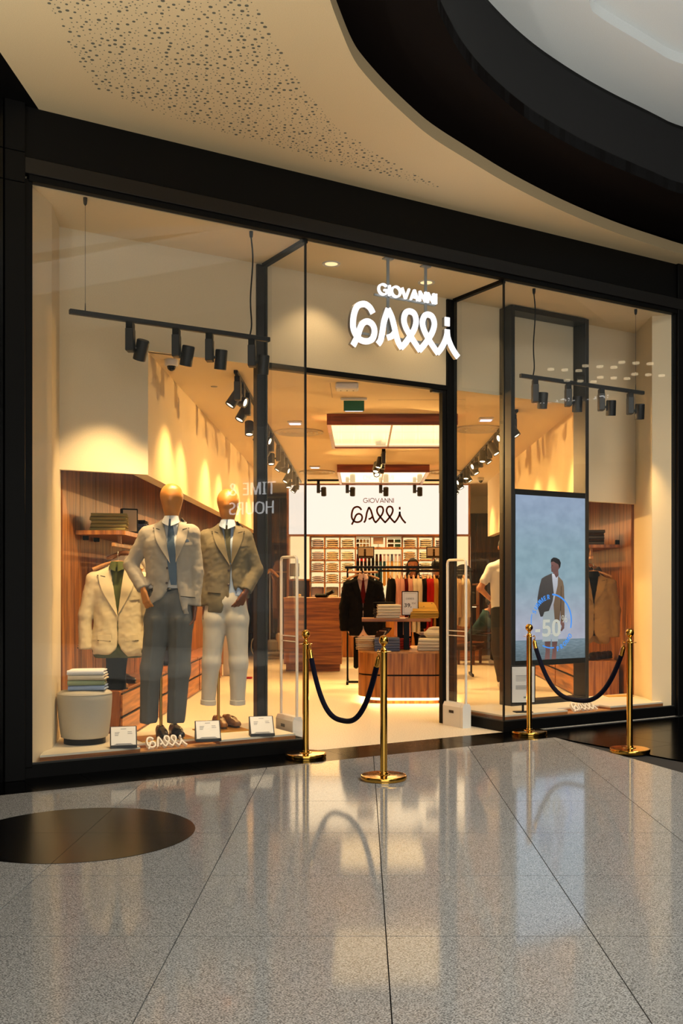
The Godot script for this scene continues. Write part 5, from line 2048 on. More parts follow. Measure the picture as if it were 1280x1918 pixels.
# ---------------------------------------------------------------- left display window
func left_window() -> void:
	var g: G
	# --- mannequin in the stone suit jacket
	var t := thing("mannequin", "suited mannequin in pale stone blazer, hand in pocket, grey trousers", "mannequin", wd(-1.484, PLAT, 7.92))
	var j := {"cx": -0.022, "nx": 0.0, "q": 1.22, "low": 1.02, "sl": Vector3(-0.190, 1.590, -0.01), "sr": Vector3(0.150, 1.600, -0.01), "el": Vector3(-0.325, 1.355, -0.035), "wl": Vector3(-0.212, 1.165, 0.065), "er": Vector3(0.188, 1.30, -0.02), "wr": Vector3(0.182, 1.035, 0.01), "hl": 1.045, "hr": 0.95,
		"left": [[1.73, -0.062], [1.37, 0.004], [1.25, 0.0], [1.16, -0.02], [1.09, -0.068], [1.045, -0.15]], "right": [[1.73, 0.058], [1.37, 0.046], [1.2, 0.055], [1.05, 0.085], [0.95, 0.118]], "by": 1.37, "lap": 0.085, "flaps": [[0.085, 1.16, -0.01]], "chest": [0.075, 1.52], "buttons": [[-0.018, 1.33], [-0.022, 1.215]], "fold": 0.005}
	blazer(t, j, M.suit_stone, M.dark_line)
	var sb := shirt_front(t, j, M.shirt_white, 1.17)
	part("tie", strip(G.new(), sb, 0.024, v2([[-0.014, 1.705], [-0.014, 1.665], [-0.02, 1.60], [-0.018, 1.36], [0.01, 1.20]]), v2([[0.020, 1.705], [0.016, 1.665], [0.03, 1.60], [0.055, 1.36], [0.055, 1.20]]), 20, 6, 0.004, 0.008), M.tie_reflection, t)
	part("tie_knot", strip(G.new(), sb, 0.024, v2([[-0.022, 1.712], [-0.014, 1.668]]), v2([[0.026, 1.712], [0.017, 1.668]]), 6, 6, 0.014, 0.01), M.tie_reflection, t)
	part("pocket_square", strip(G.new(), torso_bones(j), 0.024, v2([[0.085, 1.548], [0.082, 1.525]]), v2([[0.16, 1.556], [0.162, 1.535]]), 4, 8, 0.006, 0.006), M.denim, t)
	head_form(t, 0.0, M.mannequin_wood)
	add_hand(t, Vector3(-0.205, 1.155, 0.075), Vector3(0.25, -0.9, 0.05), Vector3(0.6, 0, -0.6), 1.0, 0.7, M.mannequin_wood)
	add_hand(t, Vector3(0.180, 1.02, 0.012), Vector3(-0.10, -1, 0.05), Vector3(-0.75, 0, 0.3), -1.0, 0.9, M.hand_wood)
	j.merge({"hipl": Vector3(-0.112, 0.92, 0), "kneel": Vector3(-0.158, 0.54, 0.01), "heml": Vector3(-0.185, 0.125, -0.01), "hipr": Vector3(0.068, 0.92, 0), "kneer": Vector3(0.060, 0.54, 0.01), "hemr": Vector3(0.030, 0.125, -0.01), "leg_r": [0.100, 0.082, 0.068], "top": 1.19})
	trousers(t, j, M.trouser_grey)
	g = G.new()
	g.box(Vector3(-0.02, 1.165, 0), Vector3(0.26, 0.032, 0.17), 0.015)
	part("belt", g, M.leather_black, t)
	g = G.new()
	g.cyl(Vector3(-0.095, 0.012, -0.05), Vector3(-0.095, 0.95, -0.05), 0.0125)
	part("support_rod", g, M.brass_soft, t)
	g = G.new()
	g.box(Vector3(-0.075, 0.004, -0.03), Vector3(0.42, 0.008, 0.30), 0.002, Basis(Vector3.UP, 0.5))
	part("base_plate", g, M.brass_soft, t)
	# --- mannequin in the olive brown jacket
	t = thing("mannequin", "suited mannequin in olive brown blazer with off-white turned-up trousers", "mannequin", wd(-1.103, PLAT, 8.36))
	j = {"cx": -0.018, "nx": 0.0, "q": 1.22, "low": 1.03, "sl": Vector3(-0.172, 1.590, -0.01), "sr": Vector3(0.135, 1.595, -0.01), "el": Vector3(-0.200, 1.30, -0.02), "wl": Vector3(-0.188, 1.025, 0.015), "er": Vector3(0.228, 1.325, -0.05), "wr": Vector3(0.158, 1.150, 0.07), "hl": 0.97, "hr": 1.09,
		"left": [[1.73, -0.060], [1.36, 0.030], [1.2, 0.028], [1.09, 0.018], [0.97, -0.02]], "right": [[1.73, 0.058], [1.36, 0.038], [1.2, 0.052], [1.12, 0.085], [1.05, 0.13]], "by": 1.36, "lap": 0.085, "flaps": [[-0.155, 1.185, -0.008]], "chest": [0.08, 1.53], "buttons": [[0.018, 1.32], [0.015, 1.20]], "fold": 0.005}
	blazer(t, j, M.suit_olive, M.dark_line)
	sb = shirt_front(t, j, M.shirt_blue, 1.10)
	part("scarf", strip(G.new(), sb, 0.024, v2([[-0.03, 1.70], [-0.01, 1.55], [0.02, 1.38]]), v2([[0.03, 1.70], [0.03, 1.55], [0.04, 1.38]]), 16, 5, 0.004, 0.006), M.tie_olive, t)
	head_form(t, 0.0, M.mannequin_wood)
	add_hand(t, Vector3(-0.186, 1.01, 0.018), Vector3(0.10, -1, 0.06), Vector3(0.75, 0, 0.3), 1.0, 0.9, M.hand_wood)
	add_hand(t, Vector3(0.150, 1.135, 0.075), Vector3(-0.45, -0.85, 0.10), Vector3(-0.5, 0.2, -0.5), -1.0, 0.5, M.hand_wood)
	j.merge({"hipl": Vector3(-0.108, 0.92, 0), "kneel": Vector3(-0.135, 0.56, 0.01), "heml": Vector3(-0.165, 0.215, -0.005), "hipr": Vector3(0.072, 0.92, 0), "kneer": Vector3(0.088, 0.56, 0.01), "hemr": Vector3(0.078, 0.215, -0.005), "leg_r": [0.098, 0.074, 0.056], "top": 1.16, "cuff": true, "crease": false})
	trousers(t, j, M.trouser_white)
	g = G.new()
	g.cyl(Vector3(-0.085, 0.012, -0.04), Vector3(-0.085, 0.95, -0.04), 0.0125)
	part("support_rod", g, M.brass_soft, t)
	g = G.new()
	g.box(Vector3(-0.06, 0.004, -0.02), Vector3(0.40, 0.008, 0.28), 0.002, Basis(Vector3.UP, 0.5))
	part("base_plate", g, M.brass_soft, t)
	# --- shoes in front of the rods
	var o := at_height(303, 1384, PLAT)
	shoe("dress_shoe", "black lace-up dress shoe, left one below the stone suit", o + Vector3(0, 0.0085, 0), 0.30, M.leather_black, M.leather_black, true, "")
	o = at_height(331, 1381, PLAT)
	shoe("dress_shoe", "black lace-up dress shoe, right one below the stone suit", o + Vector3(0, 0.0085, 0), 0.42, M.leather_black, M.leather_black, true, "")
	o = at_height(412, 1363, PLAT)
	shoe("loafer", "tan loafer, left one below the olive suit", o + Vector3(0, 0.0085, 0), 0.40, M.leather_tan, M.brown_sole, false, "")
	o = at_height(433, 1361, PLAT)
	shoe("loafer", "tan loafer, right one below the olive suit", o + Vector3(0, 0.0085, 0), 0.55, M.leather_tan, M.brown_sole, false, "")
	# --- three price cards
	var cs := [[-3.53, 0.115], [-2.872, 0.085], [-2.40, 0.11]]
	for i in 3:
		var c := thing("price_card", ["sloping price card in front of the round pouf", "sloping price card between black shoes and loafers", "sloping price card beside the glass corner of the entrance"][i], "price card", fac(cs[i][0], PLAT, cs[i][1]), TH - 0.30)
		var lean := Basis(Vector3(1, 0, 0), -0.62)
		g = G.new()
		for s in [-0.094, 0.094]:
			g.xf = Transform3D(Basis(Vector3.UP, PI / 2), Vector3(s, 0, 0))
			g.prism(PackedVector2Array([Vector2(-0.055, 0), Vector2(0.05, 0), Vector2(0.042, 0.145)]), -0.003, 0.003)
		g.xf = Transform3D()
		g.box(Vector3(0, 0.074, -0.004), Vector3(0.194, 0.178, 0.012), 0.003, lean)
		g.box(Vector3(0, 0.012, 0.052), Vector3(0.194, 0.024, 0.014), 0.002)
		part("stand", g, M.charcoal, c)
		g = G.new()
		g.box(Vector3(0, 0.080, 0.004), Vector3(0.178, 0.160, 0.003), 0, lean)
		part("sheet", g, M.paper, c)
		g = G.new()
		for ln in [[0.0, 0.062, 0.04], [-0.045, 0.034, 0.035], [0.045, 0.036, 0.03], [-0.048, 0.022, 0.03], [0.047, 0.022, 0.034], [-0.05, 0.010, 0.026], [0.0, -0.066, 0.13], [0.0, -0.06, 0.11]]:
			g.box(Vector3(0, 0.080, 0.004) + lean * Vector3(ln[0], ln[1], 0.0022), Vector3(ln[2], 0.0035, 0.001), 0, lean)
		var pr := part("print", g, M.ink_faint, c)
		pr.set_meta("kind", "stuff")
	# --- pouf with folded shirts
	var pp := at_height(157, 1392, PLAT) + Vector3(0, 0, -0.03)
	t = thing("pouf", "round cream boucle pouf on a dark base in the left window", "pouf", pp)
	g = G.new()
	g.lathe([Vector2(0.0005, 0.0), Vector2(0.155, 0.0), Vector2(0.155, 0.045), Vector2(0.0005, 0.045)], 36)
	part("base", g, M.black, t)
	g = G.new()
	g.lathe([Vector2(0.0005, 0.044), Vector2(0.160, 0.044), Vector2(0.172, 0.05), Vector2(0.180, 0.08), Vector2(0.194, 0.20), Vector2(0.203, 0.33), Vector2(0.203, 0.362), Vector2(0.196, 0.384), Vector2(0.18, 0.396), Vector2(0.10, 0.404), Vector2(0.0005, 0.406)], 44)
	part("seat", g, M.boucle, t)
	g = G.new()
	g.lathe([Vector2(0.199, 0.372), Vector2(0.204, 0.376), Vector2(0.201, 0.381), Vector2(0.196, 0.380)], 44)
	part("piping", g, M.boucle, t)
	stack("folded_shirt", "folded shirt on the pouf", "shirt", pp + Vector3(0.025, 0.404, 0.0), 0.12, 0.275, 0.040, 0.21, [M.sky_blue, M.sage, M.oat, M.shirt_white], "shirts on the pouf", ["pale blue", "sage green", "oat coloured", "white"])
	# --- timber niche: shelf, rail, drawers along the left wall
	t = thing("wall_shelf", "long teak wall shelf with a rounded corner in the left niche", "shelf", wd(0, 0, 0))
	g = G.new()
	var out := [Vector2(-2.365, -8.37), Vector2(-2.03, -8.37), Vector2(-1.985, -8.385), Vector2(-1.965, -8.43), Vector2(-1.965, -17.0), Vector2(-2.365, -17.0)]
	out.reverse()
	g.slab(out, 1.757, 1.792)
	part("board", g, M.wood, t)
	for d in [8.6, 8.95]:
		g = G.new()
		g.box(wd(-2.34, 1.74, d), Vector3(0.05, 0.04, 0.03), 0.006)
		part("bracket", g, M.black, t)
	t = thing("hanging_rail", "teak hanging rail below the left wall shelf", "rail", Vector3.ZERO)
	g = G.new()
	g.box(wd(-2.06, 1.675, 10.6), Vector3(0.028, 0.034, 4.4), 0.004)
	part("rail", g, M.wood_light, t)
	for d in [8.62, 10.6, 12.6]:
		g = G.new()
		g.box(wd(-2.06, 1.726, d), Vector3(0.03, 0.07, 0.03), 0.003)
		part("bracket", g, M.wood_light, t)
	for i in 3:
		var d0: float = [8.62, 10.68, 12.76][i]
		drawer_unit("teak drawer unit at the %s of the left wall" % ["window end", "middle", "far end"][i], -2.36, -2.04, d0, d0 + 2.04, 0.435, 2, 1)
	stack("folded_trousers", "folded trousers on the left wall shelf", "trousers", wd(-2.14, 1.792, 8.62), 0.15, 0.30, 0.031, 0.26, [M.khaki, M.khaki, M.khaki, M.khaki, M.khaki], "khaki trousers on the left shelf", ["khaki", "khaki", "khaki", "khaki", "khaki"])
	t = thing("picture_frame", "small black framed picture standing beside the khaki trousers", "picture frame", wd(-2.02, 1.792, 8.80), 0.5)
	g = G.new()
	g.box(Vector3(0, 0.105, 0), Vector3(0.145, 0.21, 0.05), 0.004)
	part("frame", g, M.black, t)
	g = G.new()
	g.box(Vector3(0, 0.105, 0.026), Vector3(0.12, 0.185, 0.004), 0.001)
	part("picture", g, M.sand_card, t)
	stack("folded_jeans", "folded jeans on the left wall shelf", "jeans", wd(-2.10, 1.792, 9.20), 0.1, 0.30, 0.034, 0.26, [M.denim, M.denim, M.slate_blue, M.dark_navy], "jeans on the left shelf", ["blue", "blue", "grey blue", "dark"])
	for i in 3:
		stack("folded_trousers", "folded trousers, %s pile along the left shelf" % ["third", "fourth", "fifth"][i], "trousers", wd(-2.12, 1.792, 10.2 + 1.0 * i), 0.1, 0.30, 0.034, 0.26, [M.brown, M.grey, M.brown], "more trousers on the left shelf %d" % i, ["brown", "grey", "brown"])
	# --- the cream linen jacket hung face-out at the rail's end
	t = thing("hanging_blazer", "cream linen blazer over a green shirt hung facing the left window", "blazer", wd(-1.995, -0.205, 8.30), 0.10)
	j = {"cx": 0.0, "q": 1.55, "low": 1.02, "w": 1.25, "sl": Vector3(-0.190, 1.585, 0), "sr": Vector3(0.190, 1.585, 0), "el": Vector3(-0.265, 1.30, 0.0), "wl": Vector3(-0.268, 1.02, 0.02), "er": Vector3(0.262, 1.30, 0.0), "wr": Vector3(0.262, 1.02, 0.02), "hl": 0.98, "hr": 0.965,
		"left": [[1.73, -0.062], [1.30, 0.002], [1.10, 0.0], [1.05, 0.0], [1.01, -0.02], [0.96, -0.09]], "right": [[1.73, 0.062], [1.30, 0.006], [1.10, 0.006], [1.07, 0.012], [1.02, 0.035], [0.95, 0.10]], "by": 1.30, "lap": 0.105, "flaps": [[-0.155, 1.145, -0.008], [0.065, 1.135, 0.008]], "chest": [0.09, 1.44], "fold": 0.0045}
	blazer(t, j, M.linen_cream, M.dark_line)
	shirt_front(t, j, M.olive_knit, 0.95)
	hanger(t, 1.735, 0.40, M.wood_light)
	for s in 4:
		g = G.new()
		g.ball(Vector3(-0.315 + 0.004 * s, 1.035 + 0.018 * s, 0.035), Vector3(0.006, 0.007, 0.006), 8, 6)
		part("cuff_button", g, M.button, t)
	t = thing("hanging_trousers", "dark trousers hung below the cream linen blazer", "trousers", wd(-2.02, 0, 8.36))
	g = G.new()
	var rows := []
	for i in 7:
		var row := PackedVector3Array()
		for k in 16:
			var a := TAU * k / 16
			row.append(Vector3(cos(a) * (0.10 - 0.004 * i) * (1 + 0.08 * sin(3 * a + i)), 0.99 - 0.085 * i, -sin(a) * 0.035))
		rows.append(row)
	rows.reverse()
	g.grid(rows, true)
	part("legs", g, M.navy, t)
	var sc := [["cream", "white"], ["shirt_white", "white"], ["pink", "pink"], ["sky_blue", "pale blue"], ["brown", "brown"], ["shirt_white", "white"], ["cream", "cream"], ["navy", "black"], ["brown", "brown"]]
	for i in 9:
		side_garment("hanging_shirt", "%s shirt on the left rail, %s behind the cream blazer" % [sc[i][1], ORD[i]], "shirt", wd(-2.06, 1.615, 8.80 + 0.24 * i), PI / 2, M[sc[i][0]], 0.78, 0.09, 0.40, "shirts on the left rail")
	# --- shoes and a belt on the drawers
	shoe("loafer", "tan suede loafer lying on the left drawer unit", wd(-2.16, 0.443, 8.80), 1.2, M.leather_tan, M.brown_sole, false, "")
	shoe("dress_shoe", "black shoe on the left drawer unit behind the tan loafer", wd(-2.20, 0.443, 9.35), 1.0, M.leather_black, M.leather_black, true, "")
	t = thing("leather_bag", "black leather bag farther along the left drawer unit", "bag", wd(-2.18, 0.435, 11.6), 0.2)
	g = G.new()
	g.box(Vector3(0, 0.11, 0), Vector3(0.26, 0.22, 0.34), 0.05)
	part("body", g, M.leather_black, t)
	g = G.new()
	g.tube(smooth_path([Vector3(0, 0.21, 0.1), Vector3(0, 0.30, 0.06), Vector3(0, 0.30, -0.06), Vector3(0, 0.21, -0.1)], 4), 0.01, 6)
	part("handle", g, M.leather_black, t)

func drawer_unit(label: String, x_back: float, x_front: float, d0: float, d1: float, h: float, nrow: int, ncol: int) -> void:
	var t := thing("drawer_unit", label, "drawers", Vector3.ZERO)
	var sgn := signf(x_front - x_back)
	var g := G.new()
	g.box(Vector3((x_back + x_front) / 2 - sgn * 0.01, h / 2, -(d0 + d1) / 2), Vector3(absf(x_front - x_back) - 0.02, h, d1 - d0), 0.003)
	part("carcass", g, M.wood, t)
	for r in nrow:
		for c in ncol:
			g = G.new()
			var l := (d1 - d0) / ncol
			var hh := (h - 0.03) / nrow
			g.box(Vector3(x_front - sgn * 0.008, 0.012 + hh * (r + 0.5), -(d0 + l * (c + 0.5))), Vector3(0.02, hh - 0.022, l - 0.03), 0.003)
			var f := part("drawer", g, M.wood_flat, t)
			g = G.new()
			g.box(Vector3(x_front - sgn * 0.004, 0.012 + hh * (r + 1.0) - 0.006, -(d0 + l * (c + 0.5))), Vector3(0.014, 0.010, l - 0.03))
			part("finger_groove", g, M.black, f)

# ---------------------------------------------------------------- right display window
func fill(img: Image, pts: Array, top: Color, low: Color) -> void:   # a filled outline, shaded from its top to its foot
	var y0 := 1e9
	var y1 := -1e9
	for p in pts:
		y0 = minf(y0, p.y)
		y1 = maxf(y1, p.y)
	for y in range(maxi(0, int(y0)), mini(img.get_height(), int(y1) + 1)):
		var xs := []
		for i in pts.size():
			var a: Vector2 = pts[i]
			var b: Vector2 = pts[(i + 1) % pts.size()]
			if (a.y <= y) != (b.y <= y):
				xs.append(a.x + (b.x - a.x) * (y - a.y) / (b.y - a.y))
		xs.sort()
		for k in range(0, xs.size() - 1, 2):
			var c := top.lerp(low, clampf((y - y0) / maxf(1.0, y1 - y0), 0, 1))
			img.fill_rect(Rect2i(int(xs[k]), y, maxi(1, int(xs[k + 1]) - int(xs[k])), 1), c)

func screen_picture() -> ImageTexture:   # a man in a brown blazer and white shorts on a hazy beach
	var w := 540
	var h := 952
	var img := Image.create(w, h, false, Image.FORMAT_RGB8)
	var nz := FastNoiseLite.new()
	nz.seed = 4
	nz.frequency = 0.008
	nz.fractal_octaves = 4
	var wave := FastNoiseLite.new()
	wave.seed = 6
	wave.frequency = 0.05
	for y in h:
		var f := float(y) / h
		for x in w:
			var c := Color(0.47, 0.53, 0.61).lerp(Color(0.44, 0.53, 0.57), smoothstep(0.0, 0.4, f)).lerp(Color(0.54, 0.55, 0.60), smoothstep(0.45, 0.85, f))
			var n := nz.get_noise_2d(x, y * 1.4) * 0.035
			c = Color(c.r + n, c.g + n, c.b + n)
			if f > 0.878:
				var q := wave.get_noise_2d(x * 0.35, y * 2.2) * 0.06
				c = Color(0.37 + q, 0.435 + q, 0.47 + q).lerp(Color(0.30 + q, 0.35 + q, 0.37 + q), smoothstep(0.88, 1.0, f))
			img.set_pixel(x, y, c)
	var m := func(a: Array) -> Array:
		var o := []
		for p in a:
			o.append(Vector2((p[0] - 70.0) / 692.0 * w, (p[1] - 145.0) / 1645.0 * h))
		return o
	var sk := Color(0.42, 0.29, 0.27)
	var sk2 := Color(0.30, 0.21, 0.20)
	fill(img, m.call([[352, 1600], [412, 1600], [405, 1700], [403, 1795], [352, 1795], [362, 1700]]), sk2, sk)
	fill(img, m.call([[424, 1600], [480, 1600], [470, 1700], [466, 1795], [420, 1795], [430, 1700]]), sk2, sk)
	fill(img, m.call([[512, 1400], [545, 1400], [550, 1440], [548, 1480], [520, 1512], [512, 1500], [524, 1460], [510, 1430]]), sk, sk2)
	fill(img, m.call([[340, 1270], [500, 1270], [496, 1420], [485, 1612], [424, 1612], [420, 1450], [414, 1608], [330, 1608], [332, 1420]]), Color(0.49, 0.52, 0.52), Color(0.53, 0.56, 0.57))
	fill(img, m.call([[420, 930], [490, 930], [480, 1120], [445, 1290], [400, 1290], [430, 1100]]), Color(0.62, 0.63, 0.66), Color(0.5, 0.5, 0.52))
	fill(img, m.call([[424, 920], [360, 950], [322, 975], [300, 1060], [282, 1170], [283, 1260], [312, 1358], [335, 1355], [350, 1310], [395, 1300], [432, 1200], [443, 1120], [430, 1000]]), Color(0.255, 0.235, 0.225), Color(0.17, 0.16, 0.16))
	fill(img, m.call([[486, 945], [535, 1000], [546, 1060], [550, 1180], [552, 1290], [553, 1400], [512, 1410], [510, 1300], [500, 1430], [455, 1420], [440, 1240], [462, 1130], [482, 1040]]), Color(0.40, 0.325, 0.255), Color(0.32, 0.25, 0.19))
	fill(img, m.call([[515, 1050], [522, 1050], [516, 1300], [508, 1300]]), Color(0.25, 0.2, 0.16), Color(0.2, 0.16, 0.13))
	fill(img, m.call([[442, 900], [488, 880], [492, 940], [470, 965], [432, 930]]), sk, sk2)
	fill(img, m.call([[425, 925], [446, 925], [468, 968], [452, 985], [430, 960]]), Color(0.68, 0.69, 0.71), Color(0.6, 0.6, 0.63))
	fill(img, m.call([[416, 800], [470, 790], [500, 830], [498, 870], [478, 900], [440, 912], [420, 905], [418, 890], [421, 882], [414, 862], [420, 845], [415, 825]]), sk, Color(0.33, 0.23, 0.22))
	fill(img, m.call([[416, 840], [434, 836], [436, 846], [418, 850]]), sk2, sk2)
	fill(img, m.call([[416, 880], [430, 878], [430, 884], [418, 886]]), sk2, sk2)
	fill(img, m.call([[412, 812], [416, 780], [440, 760], [470, 763], [500, 780], [514, 812], [510, 850], [500, 872], [494, 850], [488, 828], [468, 818], [440, 800], [420, 806]]), Color(0.12, 0.11, 0.115), Color(0.09, 0.08, 0.085))
	return ImageTexture.create_from_image(img)

func right_window() -> void:
	var g: G
	var t := thing("screen_tower", "tall black portal frame with a lit advertising screen in the right window", "screen", fac(1.10, PLAT, 0.582), TH)
	for s in [-1, 1]:
		g = G.new()
		g.box(Vector3(s * 0.502, 1.99, -0.0925), Vector3(0.05, 3.98, 0.185), 0.004)
		part("post", g, M.bronze, t)
	g = G.new()
	g.box(Vector3(0, 3.957, -0.0925), Vector3(0.954, 0.05, 0.185), 0.003)
	part("head_beam", g, M.bronze, t)
	g = G.new()
	g.box(Vector3(0, 0.02, -0.0925), Vector3(0.954, 0.04, 0.185), 0.003)
	part("foot_beam", g, M.bronze, t)
	g = G.new()
	g.box(Vector3(0, 1.275, -0.05), Vector3(0.954, 1.77, 0.10), 0.004)
	part("screen_housing", g, M.black, t)
	var m := StandardMaterial3D.new()
	m.resource_name = "screen_picture"
	m.albedo_color = Color(0.02, 0.02, 0.02)
	m.roughness = 0.25
	m.emission_enabled = true
	m.emission_texture = screen_picture()
	m.emission_operator = BaseMaterial3D.EMISSION_OP_MULTIPLY
	m.emission = Color.WHITE
	m.emission_energy_multiplier = 1.55
	var q := QuadMesh.new()
	q.size = Vector2(0.94, 1.656)
	var scr := part("screen", q, m, t)
	scr.position = Vector3(-0.005, 1.275, 0.004)
	var c := Vector3(-0.002, 1.275 + 0.828 - 1.656 * 0.766, 0.0065)
	for a in [[2, 106], [173, 206], [262, 286]]:
		var p := []
		for i in 25:
			var w := deg_to_rad(lerpf(a[0], a[1], i / 24.0))
			p.append(Vector2(sin(w), cos(w)) * 0.272)
		g = G.new()
		g.ribbon(p, [0.017, 0.013, 0.009][[2, 173, 262].find(a[0])], 0.0, 0.001)
		part("ring_arc", shifted(g, c), M.light_ring, t)
	for word in [["SUMMER", 293.0, 350.0, 0.0, 0.272], ["PROMO", 163.0, 122.0, PI, 0.272]]:
		for i in word[0].length():
			var w := deg_to_rad(lerpf(word[1], word[2], float(i) / (word[0].length() - 1)))
			var l := part("lettering", text_mesh(word[0][i], 0.048, 0.001, true), M.light_ring, t)
			var r: float = word[4] - 0.024 if word[3] == 0.0 else word[4] + 0.024
			l.position = c + Vector3(sin(w) * r, cos(w) * r, 0.001)
			l.rotation.z = -w + word[3]
	for n in [["-", -0.185, -0.075, 0.17], ["5", -0.068, -0.075, 0.17], ["0", 0.062, -0.075, 0.17], ["%", 0.178, 0.02, 0.075]]:
		var l := part("numeral", text_mesh(n[0], n[3], 0.001, n[0] != "%"), M.light_numeral, t)
		l.position = c + Vector3(n[1], n[2], 0.001)
	g = G.new()
	for i in 13:
		g.box(c + Vector3(-0.12 + 0.02 * i, -0.128, 0.001), Vector3(0.014, 0.007, 0.001))
	var pr := part("print", g, M.light_numeral, t)
	pr.set_meta("kind", "stuff")
	area("screen_glow", fac(1.095, PLAT + 1.275, 0.575), -N, Vector2(0.9, 1.6), 0.33, Color(0.75, 0.87, 1.0))
	# small notice on a stand at the front
	t = thing("notice_stand", "small framed white notice on a stand at the right window's corner", "notice", fac(0.36, PLAT, 0.16), TH - 0.35)
	g = G.new()
	g.box(Vector3(0, 0.004, 0), Vector3(0.17, 0.008, 0.10), 0.002)
	g.box(Vector3(0, 0.05, 0), Vector3(0.02, 0.09, 0.012), 0.002)
	part("stand", g, M.black, t)
	g = G.new()
	g.box(Vector3(0, 0.262, 0), Vector3(0.245, 0.36, 0.016), 0.003)
	part("frame", g, M.black, t)
	g = G.new()
	g.box(Vector3(0, 0.262, 0.009), Vector3(0.222, 0.336, 0.003))
	part("sheet", g, M.paper, t)
	g = G.new()
	for ln in [[0.085, 0.12], [0.075, 0.13], [0.062, 0.13], [0.05, 0.10], [0.036, 0.10], [-0.01, 0.13], [-0.018, 0.13], [-0.026, 0.13], [-0.034, 0.13], [-0.042, 0.11]]:
		g.box(Vector3(-0.075 + ln[1] / 2, 0.262 + ln[0], 0.011), Vector3(ln[1], 0.004, 0.001))
	pr = part("print", g, M.ink_faint, t)
	pr.set_meta("kind", "stuff")
	part("logo", shifted(galli(0.05, 0.003, 0.001), Vector3(0.03, 0.135, 0.0105)), M.ink, t)
	# the niche at the right
	t = thing("wall_shelf", "short teak wall shelf in the right window niche", "shelf", Vector3.ZERO)
	g = G.new()
	var o := [Vector2(2.955, -11.60), Vector2(2.62, -11.60), Vector2(2.57, -11.62), Vector2(2.55, -11.67), Vector2(2.55, -17.0), Vector2(2.955, -17.0)]
	g.slab(o, 1.772, 1.807)
	part("board", g, M.wood, t)
	g = G.new()
	g.box(wd(2.93, 1.83, 11.63), Vector3(0.05, 0.06, 0.03), 0.006)
	part("bracket", g, M.black, t)
	stack("folded_jumper", "folded jumper on the right niche shelf", "jumper", wd(2.68, 1.807, 11.85), -0.2, 0.30, 0.036, 0.28, [M.grey, M.brown, M.grey, M.brown, M.grey], "jumpers on the right niche shelf", ["grey", "brown", "grey", "brown", "grey"])
	for i in 4:
		stack("folded_trousers", "folded trousers, %s pile on the right shelf" % ["second", "third", "fourth", "fifth"][i], "trousers", wd(2.72, 1.807, 12.9 + 1.1 * i), 0, 0.30, 0.034, 0.26, [M.navy, M.grey, M.navy, M.brown], "trousers on the right shelf %d" % i, ["black", "grey", "black", "brown"])
	t = thing("hanging_rail", "teak hanging rail below the right wall shelf", "rail", Vector3.ZERO)
	g = G.new()
	g.box(wd(2.66, 1.66, 14.3), Vector3(0.028, 0.034, 5.2), 0.004)
	part("rail", g, M.wood_light, t)
	for d in [11.75, 14.0, 16.6]:
		g = G.new()
		g.box(wd(2.66, 1.725, d), Vector3(0.03, 0.10, 0.03), 0.003)
		part("bracket", g, M.wood_light, t)
	t = thing("hanging_blazer", "brown blazer over a black shirt hung facing the right window", "blazer", wd(2.655, -0.235, 11.62), -0.15)
	var j := {"cx": 0.0, "q": 1.55, "low": 1.02, "w": 1.25, "sl": Vector3(-0.190, 1.585, 0), "sr": Vector3(0.190, 1.585, 0), "el": Vector3(-0.245, 1.30, 0.0), "wl": Vector3(-0.245, 0.985, 0.02), "er": Vector3(0.245, 1.30, 0.0), "wr": Vector3(0.245, 0.985, 0.02), "hl": 0.905, "hr": 0.905,
		"left": [[1.73, -0.062], [1.36, -0.004], [1.10, 0.0], [1.0, -0.01], [0.94, -0.05], [0.90, -0.10]], "right": [[1.73, 0.062], [1.36, 0.004], [1.10, 0.004], [1.02, 0.012], [0.96, 0.045], [0.90, 0.12]], "by": 1.36, "lap": 0.095, "flaps": [[0.06, 1.13, 0.006]], "fold": 0.008}
	blazer(t, j, M.suit_tan, M.dark_line)
	shirt_front(t, j, M.navy, 1.0)
	hanger(t, 1.735, 0.40, M.wood_light)
	var sc := ["grey", "navy", "brown", "grey", "navy", "brown", "sand", "grey", "navy", "pink", "sand", "pink"]
	for i in sc.size():
		side_garment("hanging_shirt", "%s garment on the right wall rail, %s behind the brown blazer" % [{"navy": "black", "sand": "sand coloured"}.get(sc[i], sc[i]), ORD[i]], "shirt", wd(2.66, 1.60, 12.2 + 0.38 * i), PI / 2, M[sc[i]], 0.82, 0.09, 0.42, "garments on the right wall rail")
	for i in 3:
		drawer_unit("teak drawer unit at the %s of the right wall" % ["window end", "middle", "far end"][i], 2.95, 2.58, 11.62 + 1.9 * i, 13.50 + 1.9 * i, 0.47, 2, 1)
	shoe("ankle_boot", "black shoe on the right drawer unit, nearer the window", wd(2.70, 0.4785, 11.80), -0.8, M.leather_black, M.leather_black, true, "")
	shoe("ankle_boot", "black shoe on the right drawer unit, beside the wall", wd(2.86, 0.4785, 11.95), -0.8, M.leather_black, M.leather_black, true, "")
	t = thing("tag_card", "yellow card lying at the back of the right window platform", "card", at_height(1160, 1304, PLAT), 0.2)
	g = G.new()
	g.box(Vector3(0, 0.003, 0), Vector3(0.30, 0.006, 0.12), 0.001)
	part("card", g, M.mustard, t)

# ---------------------------------------------------------------- shop floor
func round_rect(w: float, d: float, r: float, cx: float, cz: float, seg := 8) -> Array:
	var o := []
	for c in [[1, 1, 0.0], [-1, 1, 90.0], [-1, -1, 180.0], [1, -1, 270.0]]:
		for i in seg + 1:
			var a := deg_to_rad(c[2] + 90.0 * i / seg)
			o.append(Vector2(cx + c[0] * (w / 2 - r) + cos(a) * r, cz + c[1] * (d / 2 - r) + sin(a) * r))
	return o

